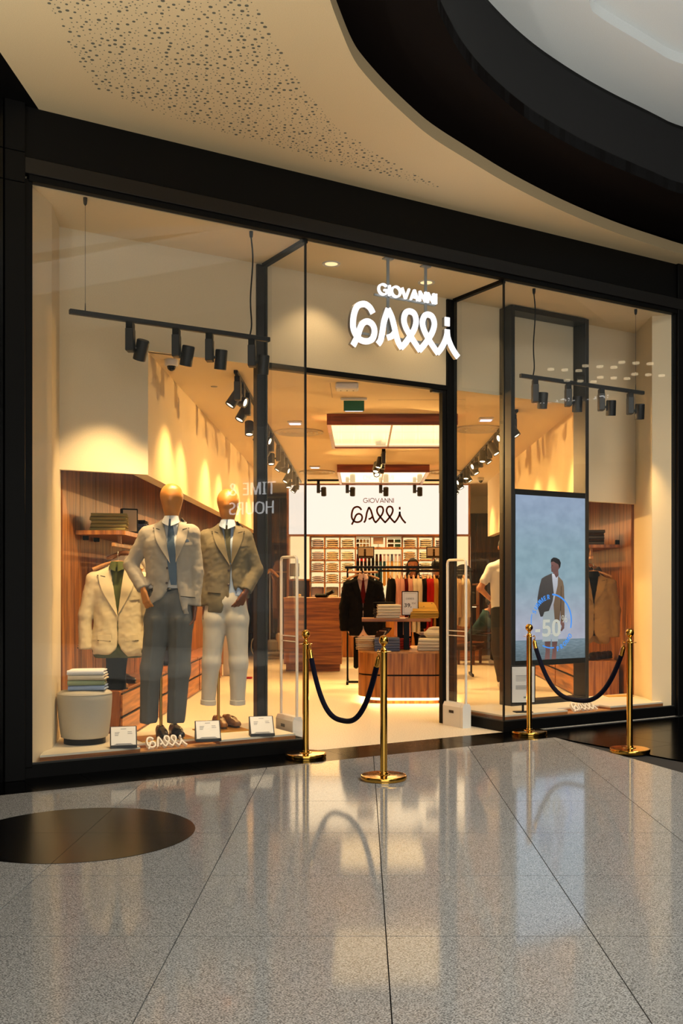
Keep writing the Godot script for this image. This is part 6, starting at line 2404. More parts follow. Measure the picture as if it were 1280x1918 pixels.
func ring_wall(o: Array, y0: float, y1: float) -> G:
	var g := G.new()
	var a := PackedVector3Array()
	var b := PackedVector3Array()
	for p in o:
		a.append(Vector3(p.x, y0, p.y))
		b.append(Vector3(p.x, y1, p.y))
	g.grid([a, b], true, true)
	return g

func shop_floor_furniture() -> void:
	var g: G
	var along := Basis(Vector3.UP, TH)
	# rounded display table, its front to the entrance
	var t := thing("display_table", "rounded teak display table with a lit plinth, facing the entrance", "table", wd(0.53, 0, 12.0))
	g = G.new()
	g.slab(round_rect(1.14, 1.20, 0.34, 0, 0), 0.075, 0.318)
	part("lower_body", g, M.wood, t)
	g = G.new()
	g.slab(round_rect(1.10, 1.16, 0.32, 0, 0), 0.318, 0.336)
	part("black_groove", g, M.black, t)  # black inset slab between lower and upper body
	g = G.new()
	g.slab(round_rect(1.14, 1.20, 0.34, 0, 0), 0.336, 0.572)
	part("upper_body", g, M.wood, t)
	g = G.new()
	g.slab(round_rect(1.145, 1.205, 0.342, 0, 0), 0.572, 0.592)
	part("top", g, M.wood_light, t)
	g = G.new()
	g.slab(round_rect(0.98, 1.04, 0.28, 0, 0), 0.0, 0.035)
	part("plinth", g, M.wood, t)
	g = G.new()
	g.slab(round_rect(0.975, 1.035, 0.28, 0, 0), 0.035, 0.075)
	part("light_strip", g, M.light_strip, t)
	for x in [-0.08, 0.30]:
		g = G.new()
		g.box(Vector3(x, 0.325, 0.6004), Vector3(0.003, 0.49, 0.003))
		part("joint", g, M.black, t)
	for s in 3:
		var dir: Vector3 = [Vector3(0, -1, 0.8), Vector3(-0.8, -1, 0), Vector3(0.8, -1, 0)][s]
		area("table_glow", wd(0.53, 0.06, 12.0) + [Vector3(0, 0, 0.54), Vector3(-0.51, 0, 0), Vector3(0.51, 0, 0)][s], dir.normalized(), Vector2(0.9, 0.03), 0.45, WARM)
	var r := thing("table_riser", "small teak riser shelf on two black legs on the display table", "riser", wd(0.40, 0.592, 11.98))
	g = G.new()
	g.box(Vector3(0.0, 0.345, 0), Vector3(0.80, 0.036, 0.50), 0.004)
	part("shelf", g, M.wood_flat, r)
	for p in [[0.12, 0.18], [0.06, -0.20]]:
		g = G.new()
		g.box(Vector3(p[0], 0.164, p[1]), Vector3(0.066, 0.327, 0.066), 0.003)
		part("leg", g, M.black, r)
	# clothes on the riser and the table
	stack("folded_trousers", "folded trousers at the left front of the riser", "trousers", wd(0.315, 0.955, 11.95), 0.0, 0.275, 0.033, 0.30, [M.cream, M.cream, M.cream, M.cream, M.cream], "white trousers on the riser", ["white", "white", "white", "white", "white"])
	stack("folded_trousers", "folded trousers behind the white ones on the riser", "trousers", wd(0.27, 0.955, 12.13), 0.0, 0.26, 0.038, 0.16, [M.grey, M.grey, M.grey, M.navy, M.navy], "dark trousers on the riser", ["grey", "grey", "grey", "black", "black"])
	stack("folded_chinos", "folded chinos at the right of the riser", "chinos", wd(0.72, 0.955, 11.93), 0.1, 0.33, 0.026, 0.26, [M.mustard, M.mustard, M.mustard], "yellow chinos on the riser", ["yellow", "yellow", "yellow"])
	t = thing("folded_chinos", "yellow chinos folded with the waistband showing, on the riser pile", "chinos", wd(0.735, 1.03, 11.93), 0.06)
	g = G.new()
	g.xf = Transform3D(Basis(Vector3(1, 0, 0), -0.9), Vector3(0, 0.045, 0.03))
	g.prism(PackedVector2Array([Vector2(-0.15, -0.085), Vector2(0.15, -0.085), Vector2(0.135, 0.02), Vector2(0.11, 0.08), Vector2(-0.10, 0.085), Vector2(-0.135, 0.02)]), -0.022, 0.022)
	part("cloth", g, M.mustard, t)
	for b in [[-0.01, 0.0], [0.09, 0.055], [-0.09, 0.06]]:
		g = G.new()
		g.xf = Transform3D(Basis(Vector3(1, 0, 0), -0.9), Vector3(0, 0.045, 0.03))
		g.box(Vector3(b[0], b[1], 0.023), Vector3(0.014, 0.012, 0.004), 0.002)
		part("button", g, M.button, t)
	solo("folded_jeans", folded_shape(0.16, 0.05, 0.16), M.denim, "blue denim folded at the back of the riser behind the chinos", "jeans", wd(0.77, 0.955, 12.14))
	t = thing("price_sign", "black framed price sign CHINOS 39,95€ standing on the riser", "price sign", wd(0.565, 0.952, 11.86))
	g = G.new()
	g.box(Vector3(0, 0.178, 0), Vector3(0.196, 0.286, 0.014), 0.003)
	part("frame", g, M.black, t)
	g = G.new()
	g.box(Vector3(0, 0.178, 0.0075), Vector3(0.176, 0.264, 0.002))
	part("sheet", g, M.paper, t)
	g = G.new()
	g.box(Vector3(0, 0.018, 0), Vector3(0.03, 0.036, 0.012), 0.002)
	g.box(Vector3(0, 0.004, 0), Vector3(0.11, 0.008, 0.07), 0.002)
	part("stand", g, M.black, t)
	g = G.new()
	for e in [[0, 0.116, 0.146, 0.002], [0, -0.116, 0.146, 0.002]]:
		g.box(Vector3(e[0], 0.178 + e[1], 0.0092), Vector3(e[2], e[3], 0.001))
	for s in [-1, 1]:
		g.box(Vector3(s * 0.073, 0.178, 0.0092), Vector3(0.002, 0.232, 0.001))
	part("border", g, M.ink, t)
	for w in [["CHINOS", 0.020, 0.0, 0.232, false], ["39,", 0.043, -0.022, 0.155, true], ["95€", 0.020, 0.043, 0.178, false]]:
		word(t, "letter", w[0], w[1], 0.001, w[4], Vector3(w[2], w[3], 0.0095), M.ink)
	stack("folded_jumper", "folded jumper at the table front", "jumper", wd(0.285, 0.592, 11.60), 0.0, 0.29, 0.031, 0.26, [M.slate_blue, M.slate_blue, M.slate_blue, M.slate_blue, M.slate_blue], "blue jumpers on the table", ["slate blue", "slate blue", "slate blue", "slate blue", "slate blue"])
	stack("folded_jumper", "jumper left of the blue pile", "jumper", wd(0.10, 0.592, 11.80), 0.9, 0.22, 0.036, 0.26, [M.sand, M.oat, M.sand, M.oat], "beige jumpers on the table", ["sand", "oat", "sand", "oat"])
	stack("folded_shirt", "folded shirt behind the beige jumpers on the table", "shirt", wd(0.12, 0.592, 12.15), 0.5, 0.24, 0.036, 0.28, [M.grey, M.lilac, M.slate_blue, M.lilac], "grey shirts on the table", ["grey", "lilac", "slate", "lilac"])
	stack("folded_shirt", "folded shirt under the riser", "shirt", wd(0.40, 0.592, 12.05), -0.2, 0.34, 0.03, 0.26, [M.coral, M.coral, M.coral, M.coral], "coral shirts on the table", ["coral", "coral", "coral", "coral"])
	t = thing("folded_scarf", "brown striped cloth fanned over the beige jumpers", "scarf", wd(0.21, 0.735, 11.85), 0.5)
	for i in 5:
		g = G.new()
		g.box(Vector3(0.022 * i, 0.03 + 0.012 * i, 0.0), Vector3(0.016, 0.085, 0.16), 0.006, Basis(Vector3(0, 0, 1), -0.55 - 0.05 * i))
		part("fold", g, [M.brown, M.sand, M.brown, M.grey, M.brown][i], t)
	stack("folded_trousers", "folded trousers right of the riser's leg", "trousers", wd(0.80, 0.592, 12.18), 0.05, 0.21, 0.032, 0.26, [M.brown, M.brown, M.grey, M.slate_blue, M.grey, M.lilac], "brown and grey trousers on the table", ["brown", "brown", "grey", "slate", "grey", "lilac"])
	stack("folded_jumper", "folded jumper at the right front of the table", "jumper", wd(0.83, 0.592, 11.66), -0.1, 0.36, 0.036, 0.30, [M.oat, M.cream, M.cream, M.cream], "cream jumpers on the table", ["oat", "cream", "cream", "cream"])
	t = thing("folded_jumper", "cream knitted jumper folded on top of the cream pile", "jumper", wd(0.85, 0.732, 11.72), -0.1)
	g = G.new()
	g.box(Vector3(0, 0.05, 0), Vector3(0.26, 0.10, 0.2), 0.04)
	part("body", g, M.cream, t)
	g = G.new()
	g.tube(smooth_path([Vector3(-0.07, 0.10, -0.02), Vector3(-0.02, 0.115, 0.05), Vector3(0.05, 0.11, 0.03), Vector3(0.06, 0.10, -0.04)], 5), 0.02, 8)
	part("collar", g, M.oat, t)
	# cash desk
	t = thing("cash_desk", "tall teak cash desk with horizontal grain left of the display table", "counter", wd(-0.765, 0, 15.8))
	for i in 6:
		g = G.new()
		g.box(Vector3(0, 0.115 + 0.0 + 0.171 * (i + 0.5), -0.30), Vector3(0.90, 0.1695, 0.60), 0.001)
		part("plank", g, [M.wood_flat, M.wood_flat_b, M.wood_flat][i % 3], t)
	g = G.new()
	g.box(Vector3(0.0, 0.058, -0.33), Vector3(0.84, 0.116, 0.54), 0.002)
	part("plinth", g, M.wood_flat_b, t)
	g = G.new()
	g.box(Vector3(0.0, 1.146, -0.30), Vector3(0.92, 0.012, 0.62), 0.002)
	part("top", g, M.wood_light, t)
	t = thing("card_terminal", "black scanner and terminal lying on the cash desk", "terminal", wd(-0.59, 1.152, 15.95), -0.15)
	g = G.new()
	g.box(Vector3(-0.04, 0.03, 0), Vector3(0.20, 0.06, 0.16), 0.02)
	part("body", g, M.black, t)
	g = G.new()
	g.tube([Vector3(0.03, 0.04, 0), Vector3(0.10, 0.075, 0), Vector3(0.15, 0.10, 0.01)], [0.03, 0.026, 0.034], 10)
	part("handle", g, M.black, t)
	t = thing("desk_tray", "low glass tray with small accessories on the left of the cash desk", "tray", wd(-1.03, 1.152, 15.95))
	g = G.new()
	g.box(Vector3(0, 0.008, 0), Vector3(0.26, 0.016, 0.2), 0.003)
	part("tray", g, M.ivory, t)
	g = G.new()
	g.ball(Vector3(0.05, 0.035, 0.02), Vector3(0.03, 0.022, 0.03))
	part("trinket", g, M.brass_soft, t)
	# garment rack beside the desk
	t = thing("clothes_rack", "black metal clothes rack behind the display table", "clothes rack", wd(0.0, 0, 13.9))
	for x in [-0.195, 1.12]:
		g = G.new()
		g.box(Vector3(x, 0.80, 0), Vector3(0.026, 1.56, 0.026), 0.003)
		part("post", g, M.black, t)
		g = G.new()
		g.box(Vector3(x, 0.02, 0.0), Vector3(0.03, 0.04, 0.50), 0.003)
		part("foot", g, M.black, t)
	g = G.new()
	g.box(Vector3(0.4625, 0.02, 0), Vector3(1.285, 0.03, 0.026), 0.003)
	part("lower_bar", g, M.black, t)
	g = G.new()
	g.box(Vector3(0.45, 1.59, 0), Vector3(1.36, 0.035, 0.035), 0.003)
	part("top_bar", g, M.black, t)
	g = G.new()
	g.box(Vector3(0.01, 1.52, 0.30), Vector3(0.026, 0.026, 0.60), 0.003)
	part("face_arm", g, M.black, t)
	for k in 2:
		var s := thing("rack_sign", ["small framed photo sign above the left end of the clothes rack", "small framed photo sign above the right end of the clothes rack"][k], "sign", wd([0.055, 1.00][k], 1.607, 13.9))
		g = G.new()
		g.box(Vector3(0, 0.05, 0), Vector3(0.016, 0.10, 0.012), 0.002)
		part("stem", g, M.black, s)
		g = G.new()
		g.box(Vector3(0, 0.185, 0), Vector3(0.232, 0.162, 0.016), 0.003)
		part("frame", g, M.black, s)
		g = G.new()
		g.box(Vector3(0, 0.185, 0.009), Vector3(0.206, 0.136, 0.002))
		part("picture", g, M.sand_card, s)
		g = G.new()
		g.box(Vector3(-0.012, 0.165, 0.0105), Vector3(0.03, 0.075, 0.001))
		g.lathe([Vector2(0.016, 0), Vector2(0.0005, 0.001)], 14, Vector3(-0.012, 0.218, 0.0105), Basis(Vector3(1, 0, 0), PI / 2))
		g.box(Vector3(0, 0.13, 0.0105), Vector3(0.2, 0.02, 0.001))
		part("figure_print", g, M.brown, s)
	t = thing("hanging_blazer", "black blazer over a pale shirt and wine tie, facing out on the rack", "blazer", wd(0.015, -0.25, 13.32), 0.05)
	var j := {"cx": 0.0, "q": 1.5, "low": 1.02, "w": 1.2, "sl": Vector3(-0.195, 1.585, 0), "sr": Vector3(0.195, 1.585, 0), "el": Vector3(-0.26, 1.30, 0.0), "wl": Vector3(-0.255, 0.99, 0.02), "er": Vector3(0.255, 1.30, 0.0), "wr": Vector3(0.25, 0.99, 0.02), "hl": 0.93, "hr": 0.93,
		"left": [[1.73, -0.085], [1.36, -0.006], [1.10, 0.0], [1.0, -0.01], [0.94, -0.05], [0.90, -0.10]], "right": [[1.73, 0.085], [1.36, 0.006], [1.10, 0.004], [1.02, 0.012], [0.96, 0.045], [0.90, 0.12]], "by": 1.36, "lap": 0.09, "fold": 0.009}
	blazer(t, j, M.navy, M.navy)
	var sb := shirt_front(t, j, M.pink_shirt, 0.88)
	part("tie", strip(G.new(), sb, 0.024, v2([[-0.012, 1.69], [-0.016, 1.62], [-0.036, 1.45], [-0.02, 1.36]]), v2([[0.012, 1.69], [0.016, 1.62], [0.036, 1.45], [0.02, 1.36]]), 16, 6, 0.004, 0.008), M.wine, t)
	hanger(t, 1.735, 0.42, M.wood_light)
	g = G.new()
	g.box(Vector3(0, 1.765, -0.02), Vector3(0.40, 0.030, 0.02), 0.008)
	part("hanger_bar", g, M.wood_light, t)
	t = thing("hanging_trousers", "dark trouser leg hanging below the black blazer", "trousers", wd(-0.075, 0, 13.30))
	g = G.new()
	g.box(Vector3(0, 0.48, 0), Vector3(0.066, 0.46, 0.05), 0.02)
	part("legs", g, M.navy, t)
	# second rail behind, with clothes seen from the side
	t = thing("clothes_rack", "second black clothes rack behind the first, full of shirts", "clothes rack", wd(0, 0, 15.1))
	for x in [0.26, 1.63]:
		g = G.new()
		g.box(Vector3(x, 0.78, 0), Vector3(0.026, 1.56, 0.026), 0.003)
		part("post", g, M.black, t)
		g = G.new()
		g.box(Vector3(x, 0.02, 0), Vector3(0.03, 0.04, 0.50), 0.003)
		part("foot", g, M.black, t)
	g = G.new()
	g.box(Vector3(0.94, 1.56, 0), Vector3(1.42, 0.03, 0.03), 0.003)
	part("top_bar", g, M.black, t)
	var line := [["navy", "black jacket", 0.13], ["pink", "pink shirt", 0.07], ["pink", "pink shirt", 0.06], ["wine", "wine red shirt", 0.05], ["pink", "rose shirt", 0.06], ["cream", "white striped shirt", 0.08], ["cream", "cream shirt", 0.06], ["navy", "black shirt", 0.08], ["red", "red shirt", 0.05], ["red", "scarlet shirt", 0.05], ["gold", "golden shirt", 0.05], ["dark_navy", "navy jacket", 0.12], ["dark_navy", "dark blue jacket", 0.13], ["sand", "sand coloured coat", 0.10]]
	var x := 0.36
	for i in line.size():
		var wv: float = line[i][2]
		side_garment("hanging_garment", "%s hung sideways on the second rack, %s from the left" % [line[i][1], ORD[i]], "garment", wd(x + wv / 2, 1.475, 15.1), 0.0, M[line[i][0]], [0.62, 0.86, 0.84, 0.8, 0.86, 0.8, 0.82, 0.75, 0.8, 0.78, 0.8, 0.55, 0.6, 0.7][i], wv * 1.05, 0.42, "garments on the second rack")
		x += wv
	# security gates at the entrance
	for k in 2:
		var s0: float = [-1.93, -0.135][k]
		t = thing("security_gate", ["clear security gate with white base behind the left return pane", "clear security gate with white base beside the right door post"][k], "security gate", fac(s0, 0, 0.54), TH)
		g = G.new()
		var prof := PackedVector2Array([Vector2(-0.048, 0), Vector2(0.048, 0), Vector2(0.048, 0.19), Vector2(0.03, 0.225), Vector2(-0.03, 0.225), Vector2(-0.048, 0.19)])
		g.prism(prof, -0.155, 0.115)
		part("base", g, M.white_paint, t)
		g = G.new()
		g.prism(prof, 0.119, 0.160)
		part("base_end", g, M.white_paint, t)
		g = G.new()
		g.box(Vector3(-0.049 if k == 0 else -0.049, 0.14, -0.02), Vector3(0.004, 0.026, 0.07), 0.001)
		part("label_plate", g, M.bronze, t)
		g = G.new()
		var p := [Vector3(0, 0.22, 0.145), Vector3(0, 1.545, 0.145), Vector3(0, 1.572, 0.135), Vector3(0, 1.58, 0.115), Vector3(0, 1.58, -0.115), Vector3(0, 1.572, -0.135), Vector3(0, 1.545, -0.145), Vector3(0, 0.22, -0.145)]
		g.tube(p, 0.013, 8)
		part("loop", g, M.acrylic_lit, t)
		g = G.new()
		g.poly([Vector3(0, 0.23, -0.135), Vector3(0, 0.23, 0.135), Vector3(0, 1.57, 0.135), Vector3(0, 1.57, -0.135)])
		part("clear_panel", g, M.glass, t)
		for y in [0.86, 0.905]:
			g = G.new()
			g.box(Vector3(0, y, 0), Vector3(0.012, 0.008, 0.27))
			part("rung", g, M.acrylic_lit, t)
	# garment steamer by the left passage
	t = thing("garment_steamer", "grey garment steamer with pole and hose left of the cash desk", "steamer", wd(-1.62, 0, 18.6), 0.3)
	g = G.new()
	g.box(Vector3(0, 0.10, 0), Vector3(0.34, 0.07, 0.28), 0.03)
	g.box(Vector3(-0.03, 0.24, -0.02), Vector3(0.20, 0.22, 0.2), 0.04)
	part("body", g, M.grey_plastic, t)
	g = G.new()
	g.box(Vector3(0.12, 0.30, -0.04), Vector3(0.12, 0.34, 0.14), 0.03)
	part("water_tank", g, M.ivory, t)
	for s in [-1, 1]:
		g = G.new()
		g.cyl(Vector3(s * 0.14, 0.045, 0.10), Vector3(s * 0.18, 0.045, 0.10), 0.045)
		part("wheel", g, M.black, t)
	g = G.new()
	g.cyl(Vector3(-0.06, 0.33, -0.04), Vector3(-0.06, 1.62, -0.04), 0.011)
	part("pole", g, M.steel_grey, t)
	g = G.new()
	g.tube(smooth_path([Vector3(-0.20, 1.50, -0.04), Vector3(-0.10, 1.58, -0.04), Vector3(-0.06, 1.63, -0.04), Vector3(0.0, 1.60, -0.04), Vector3(0.10, 1.50, -0.04)], 4), 0.024, 8)
	part("hanger_head", g, M.wood_light, t)
	g = G.new()
	g.tube(smooth_path([Vector3(-0.10, 0.30, 0.02), Vector3(-0.25, 0.42, 0.05), Vector3(-0.40, 0.36, 0.06), Vector3(-0.42, 0.16, 0.08), Vector3(-0.30, 0.03, 0.12), Vector3(-0.05, 0.015, 0.20)], 6), 0.012, 6)
	part("hose", g, M.grey_plastic, t)

func side_walls_goods() -> void:
	var g: G
	# coats on their own rail in the left passage
	var t := thing("hanging_rail", "short rail with brown coats in the left passage", "rail", Vector3.ZERO)
	g = G.new()
	g.box(wd(-1.75, 1.60, 19.3), Vector3(0.9, 0.03, 0.03), 0.003)
	part("rail", g, M.wood_light, t)
	for x in [-2.18, -1.32]:
		g = G.new()
		g.box(wd(x, 0.8, 19.3), Vector3(0.03, 1.6, 0.03), 0.003)
		part("post", g, M.wood, t)
	for i in 4:
		side_garment("hanging_coat", "long brown coat on the left passage rail, %s from the left" % ORD[i], "coat", wd(-2.06 + 0.17 * i, 1.515, 19.3), 0.2, [M.brown, M.suit_olive, M.brown, M.grey][i], 1.05, 0.15, 0.46, "coats in the left passage")
	# white pillar mirror and red stand seen between the olive trousers
	t = thing("mirror_panel", "pale standing mirror panel with a lit edge by the left wall", "mirror", wd(-1.98, 0, 15.1))
	g = G.new()
	g.box(Vector3(0, 0.70, 0), Vector3(0.16, 1.4, 0.05), 0.004)
	part("panel", g, M.ivory, t)
	g = G.new()
	g.box(Vector3(0.088, 0.55, 0.0), Vector3(0.012, 0.8, 0.03))
	part("light_edge", g, M.light_warm, t)
	t = thing("floor_stand", "red floor stand by the left wall behind the olive trousers", "stand", wd(-1.80, 0, 14.6))
	g = G.new()
	g.box(Vector3(0, 0.16, 0), Vector3(0.03, 0.32, 0.03), 0.004)
	part("pole", g, M.red, t)
	g = G.new()
	g.box(Vector3(0.10, 0.012, 0), Vector3(0.24, 0.024, 0.10), 0.006)
	part("foot", g, M.red, t)
	# right of the entrance post: shelves with a backpack
	t = thing("side_shelves", "teak shelves with bags before the right glowing panel", "shelf unit", wd(1.86, 0, 18.2))
	for y in [0.55, 0.98, 1.36]:
		g = G.new()
		g.box(Vector3(0, y, -0.1), Vector3(0.46, 0.03, 0.36), 0.003)
		part("shelf", g, M.wood_light if y > 1.0 else M.wood_lit, t)
	for s in [-1, 1]:
		g = G.new()
		g.box(Vector3(s * 0.235, 0.69, -0.1), Vector3(0.02, 1.38, 0.36), 0.003)
		part("side", g, M.wood, t)
	g = G.new()
	g.box(Vector3(0.06, 0.965, 0.05), Vector3(0.26, 0.02, 0.04))
	part("light_strip", g, M.light_strip, t)
	g = G.new()
	g.box(Vector3(0, 0.27, -0.1), Vector3(0.45, 0.53, 0.36), 0.003)
	part("drawer", g, M.wood_flat, t)
	t = thing("backpack", "dark round topped backpack on the shelf right of the door post", "backpack", wd(1.80, 1.375, 18.05))
	g = G.new()
	g.xf = Transform3D()
	var o := PackedVector2Array()
	for i in 17:
		var a := PI * i / 16
		o.append(Vector2(cos(a) * 0.155, 0.19 + sin(a) * 0.155))
	o.append(Vector2(-0.155, 0.01))
	o.append(Vector2(-0.13, 0.0))
	o.append(Vector2(0.13, 0.0))
	o.append(Vector2(0.155, 0.01))
	g.prism(o, -0.07, 0.07)
	part("body", g, M.brown_dark, t)
	g = G.new()
	g.box(Vector3(0, 0.09, 0.075), Vector3(0.22, 0.14, 0.03), 0.012)
	part("front_pocket", g, M.brown_dark, t)
	for i in 2:
		t = thing("hand_bag", ["dark bag on the middle shelf right of the door post, left one", "dark bag on the middle shelf right of the door post, right one"][i], "bag", wd(1.76 + 0.19 * i, 0.995, 18.05))
		g = G.new()
		g.box(Vector3(0, 0.12, 0), Vector3(0.16, 0.24, 0.12), 0.03)
		part("body", g, M.brown_dark, t)
		g = G.new()
		g.tube(smooth_path([Vector3(-0.04, 0.235, 0), Vector3(-0.03, 0.30, 0), Vector3(0.03, 0.30, 0), Vector3(0.04, 0.235, 0)], 4), 0.008, 6)
		part("handle", g, M.brown_dark, t)
	side_garment("hanging_coat", "pale coat hanging at the right end of the second rack", "coat", wd(1.52, 1.475, 15.1), 0.0, M.oat, 0.72, 0.16, 0.40, "")

# ---------------------------------------------------------------- people
func person(label: String, at: Vector3, turn: float, j: Dictionary, top: Material, low: Material, hair: Material) -> Node3D:
	# j: joints in metres about the feet; the body is one skin, the clothes lie over it
	var t := thing("person", label, "person", at, turn)
	var b := []
	var sh: float = j.sh
	var hip: float = j.hip
	var sway: Vector3 = j.get("lean", Vector3.ZERO)
	var n := Vector3(0, sh + 0.05, 0) + sway
	var hd: Vector3 = n + j.get("head", Vector3(0, 0.19, 0.02))
	var torso := [bone(Vector3(-0.07, hip, 0), Vector3(-0.085, sh - 0.12, 0) + sway * 0.9, 0.10, 0.105, 1.2), bone(Vector3(0.07, hip, 0), Vector3(0.085, sh - 0.12, 0) + sway * 0.9, 0.10, 0.105, 1.2), bone(Vector3(-0.15, sh - 0.03, 0) + sway, Vector3(0.15, sh - 0.03, 0) + sway, 0.055, 0.055, 1.0), bone(n, Vector3(-0.13, sh - 0.02, 0) + sway, 0.05, 0.05), bone(n, Vector3(0.13, sh - 0.02, 0) + sway, 0.05, 0.05)]
	var arms := []
	for s in 2:
		var shp := Vector3([-0.19, 0.19][s], sh - 0.045, 0) + sway
		arms.append([bone(shp, j.elbow[s], 0.050, 0.040), bone(j.elbow[s], j.wrist[s], 0.040, 0.028)])
	var legs := []
	for s in 2:
		legs.append(bone(Vector3([-0.09, 0.09][s], hip - 0.04, 0), j.knee[s], 0.085, 0.060))
		legs.append(bone(j.knee[s], j.ankle[s], 0.060, 0.038))
	b = torso + arms[0] + arms[1] + legs
	b.append(bone(n - Vector3(0, 0.04, 0), hd - Vector3(0, 0.08, 0), 0.052, 0.050))
	var f: Vector3 = j.get("face", Vector3(0, 0, 1)).normalized()
	b.append(bone(hd + Vector3(0, 0.015, 0) - f * 0.012, hd + Vector3(0, 0.02, 0) + f * 0.01, 0.082, 0.082))
	b.append(bone(hd + f * 0.02 - Vector3(0, 0.02, 0), hd + f * 0.038 - Vector3(0, 0.075, 0), 0.058, 0.036))
	b.append(bone(hd + f * 0.090 + Vector3(0, 0.005, 0), hd + f * 0.102 - Vector3(0, 0.025, 0), 0.007, 0.011))
	var g := G.new()
	soft(g, b, 0.03, 0.013)
	for s in 2:
		var dir: Vector3 = (j.wrist[s] - j.elbow[s]).normalized()
		var y := -dir
		var z := Vector3([1.0, -1.0][s], 0, 0.2)
		z = (z - y * z.dot(y)).normalized()
		var h := hand_shape([1.0, -1.0][s], 0.7)
		var tf := Transform3D(Basis(y.cross(z), y, z), j.wrist[s] + dir * 0.02)
		var base := g.v.size()
		for i in h.v.size():
			g.v.append(tf * h.v[i])
			g.n.append(tf.basis * h.n[i])
			g.uv.append(h.uv[i])
		for i in h.ix:
			g.ix.append(base + i)
	part("body", g, M.skin, t)
	var side := f.cross(Vector3.UP)
	for s in [-1.0, 1.0]:
		g = G.new()
		g.ball(hd + f * 0.080 + side * s * 0.031 + Vector3(0, 0.008, 0), Vector3(0.013, 0.008, 0.010), 10, 6)
		part("eye", g, M.eye_white, t)
		g = G.new()
		g.ball(hd + f * 0.087 + side * s * 0.031 + Vector3(0, 0.008, 0), Vector3(0.006, 0.006, 0.006), 8, 6)
		part("iris", g, M.hair_dark, t)
		g = G.new()
		g.ball(hd + side * s * 0.083 - f * 0.005 - Vector3(0, 0.008, 0), Vector3(0.014, 0.030, 0.018), 8, 6)
		part("ear", g, M.skin, t)
	g = G.new()
	g.ball(hd + f * 0.078 - Vector3(0, 0.052, 0), Vector3(0.022, 0.006, 0.012), 10, 6)
	part("mouth", g, M.lip, t)
	# hair: a cap that leaves the face free, longer where the person wears it long
	var hb := [bone(hd + Vector3(0, 0.03, 0) - f * 0.018, hd + Vector3(0, 0.036, 0) + f * 0.006, 0.092, 0.090)]
	if j.get("long", false):
		for s in [-1.0, 1.0]:
			hb.append(bone(hd + side * s * 0.06 - f * 0.02, hd + side * s * 0.085 - f * 0.01 - Vector3(0, 0.22, 0), 0.045, 0.035))
		hb.append(bone(hd - f * 0.04, hd - f * 0.06 - Vector3(0, 0.22, 0), 0.06, 0.05))
	var cut := func(p: Vector3) -> float:
		var r: Vector3 = p - hd
		return minf(r.dot(f) - 0.022 + maxf(0.0, r.y - 0.055) * -1.6, 0.075 - r.y) if r.dot(f) > -0.02 else (-0.055 - r.y if not j.get("long", false) else -1.0)
	part("hair", soft(G.new(), hb, 0.03, 0.009, cut), hair, t)
	# top with short sleeves, trousers, shoes
	var tb := []
	for q in torso:
		tb.append(bone(q[0], q[1], q[2] + 0.014, q[3] + 0.014, q[4]))
	var slv: float = j.get("sleeve", 0.62)
	for s in 2:
		var q: Array = arms[s][0]
		tb.append(bone(q[0], q[0].lerp(q[1], slv), 0.066, 0.060))
		if slv >= 1.0:
			tb.append(bone(arms[s][1][0], arms[s][1][0].lerp(arms[s][1][1], 0.95), 0.054, 0.042))
	var bot: float = hip + j.get("hem", -0.03)
	var cut2 := func(p: Vector3) -> float: return maxf(bot - p.y, 0.060 - p.distance_to(n + Vector3(0, 0.035, 0.01)))
	var nz := FastNoiseLite.new()
	nz.frequency = 7.0
	var fold := func(p: Vector3) -> float: return nz.get_noise_3dv(p) * 0.008
	part("top", soft(G.new(), tb, 0.035, 0.0125, cut2, 0.0, fold), top, t)
	var lb := []
	for s in 2:
		lb.append(bone(Vector3([-0.085, 0.085][s], hip + 0.0, 0), j.knee[s], 0.108, 0.080))
		lb.append(bone(j.knee[s], j.knee[s].lerp(j.ankle[s], 0.93), 0.080, 0.062))
	lb.append(bone(Vector3(-0.06, hip + 0.02, 0), Vector3(0.06, hip + 0.02, 0), 0.115, 0.115, 1.1))
	part("trousers", soft(G.new(), lb, 0.03, 0.0125, func(p: Vector3) -> float: return p.y - hip - 0.07, 0.0, fold), low, t)
	for s in 2:
		g = G.new()
		var a: Vector3 = j.ankle[s]
		var fw: Vector3 = j.get("toe", Vector3(0, 0, 1))
		var sb := [bone(a + Vector3(0, -0.045, 0) - fw * 0.05, a + Vector3(0, -0.05, 0) + fw * 0.14, 0.042, 0.036), bone(a + Vector3(0, -0.01, 0) - fw * 0.02, a + Vector3(0, -0.04, 0) + fw * 0.06, 0.045, 0.038)]
		var fl: float = a.y - 0.085
		part("shoe", soft(g, sb, 0.02, 0.008, func(p: Vector3) -> float: return fl - p.y), M.shirt_white, t)
	return t

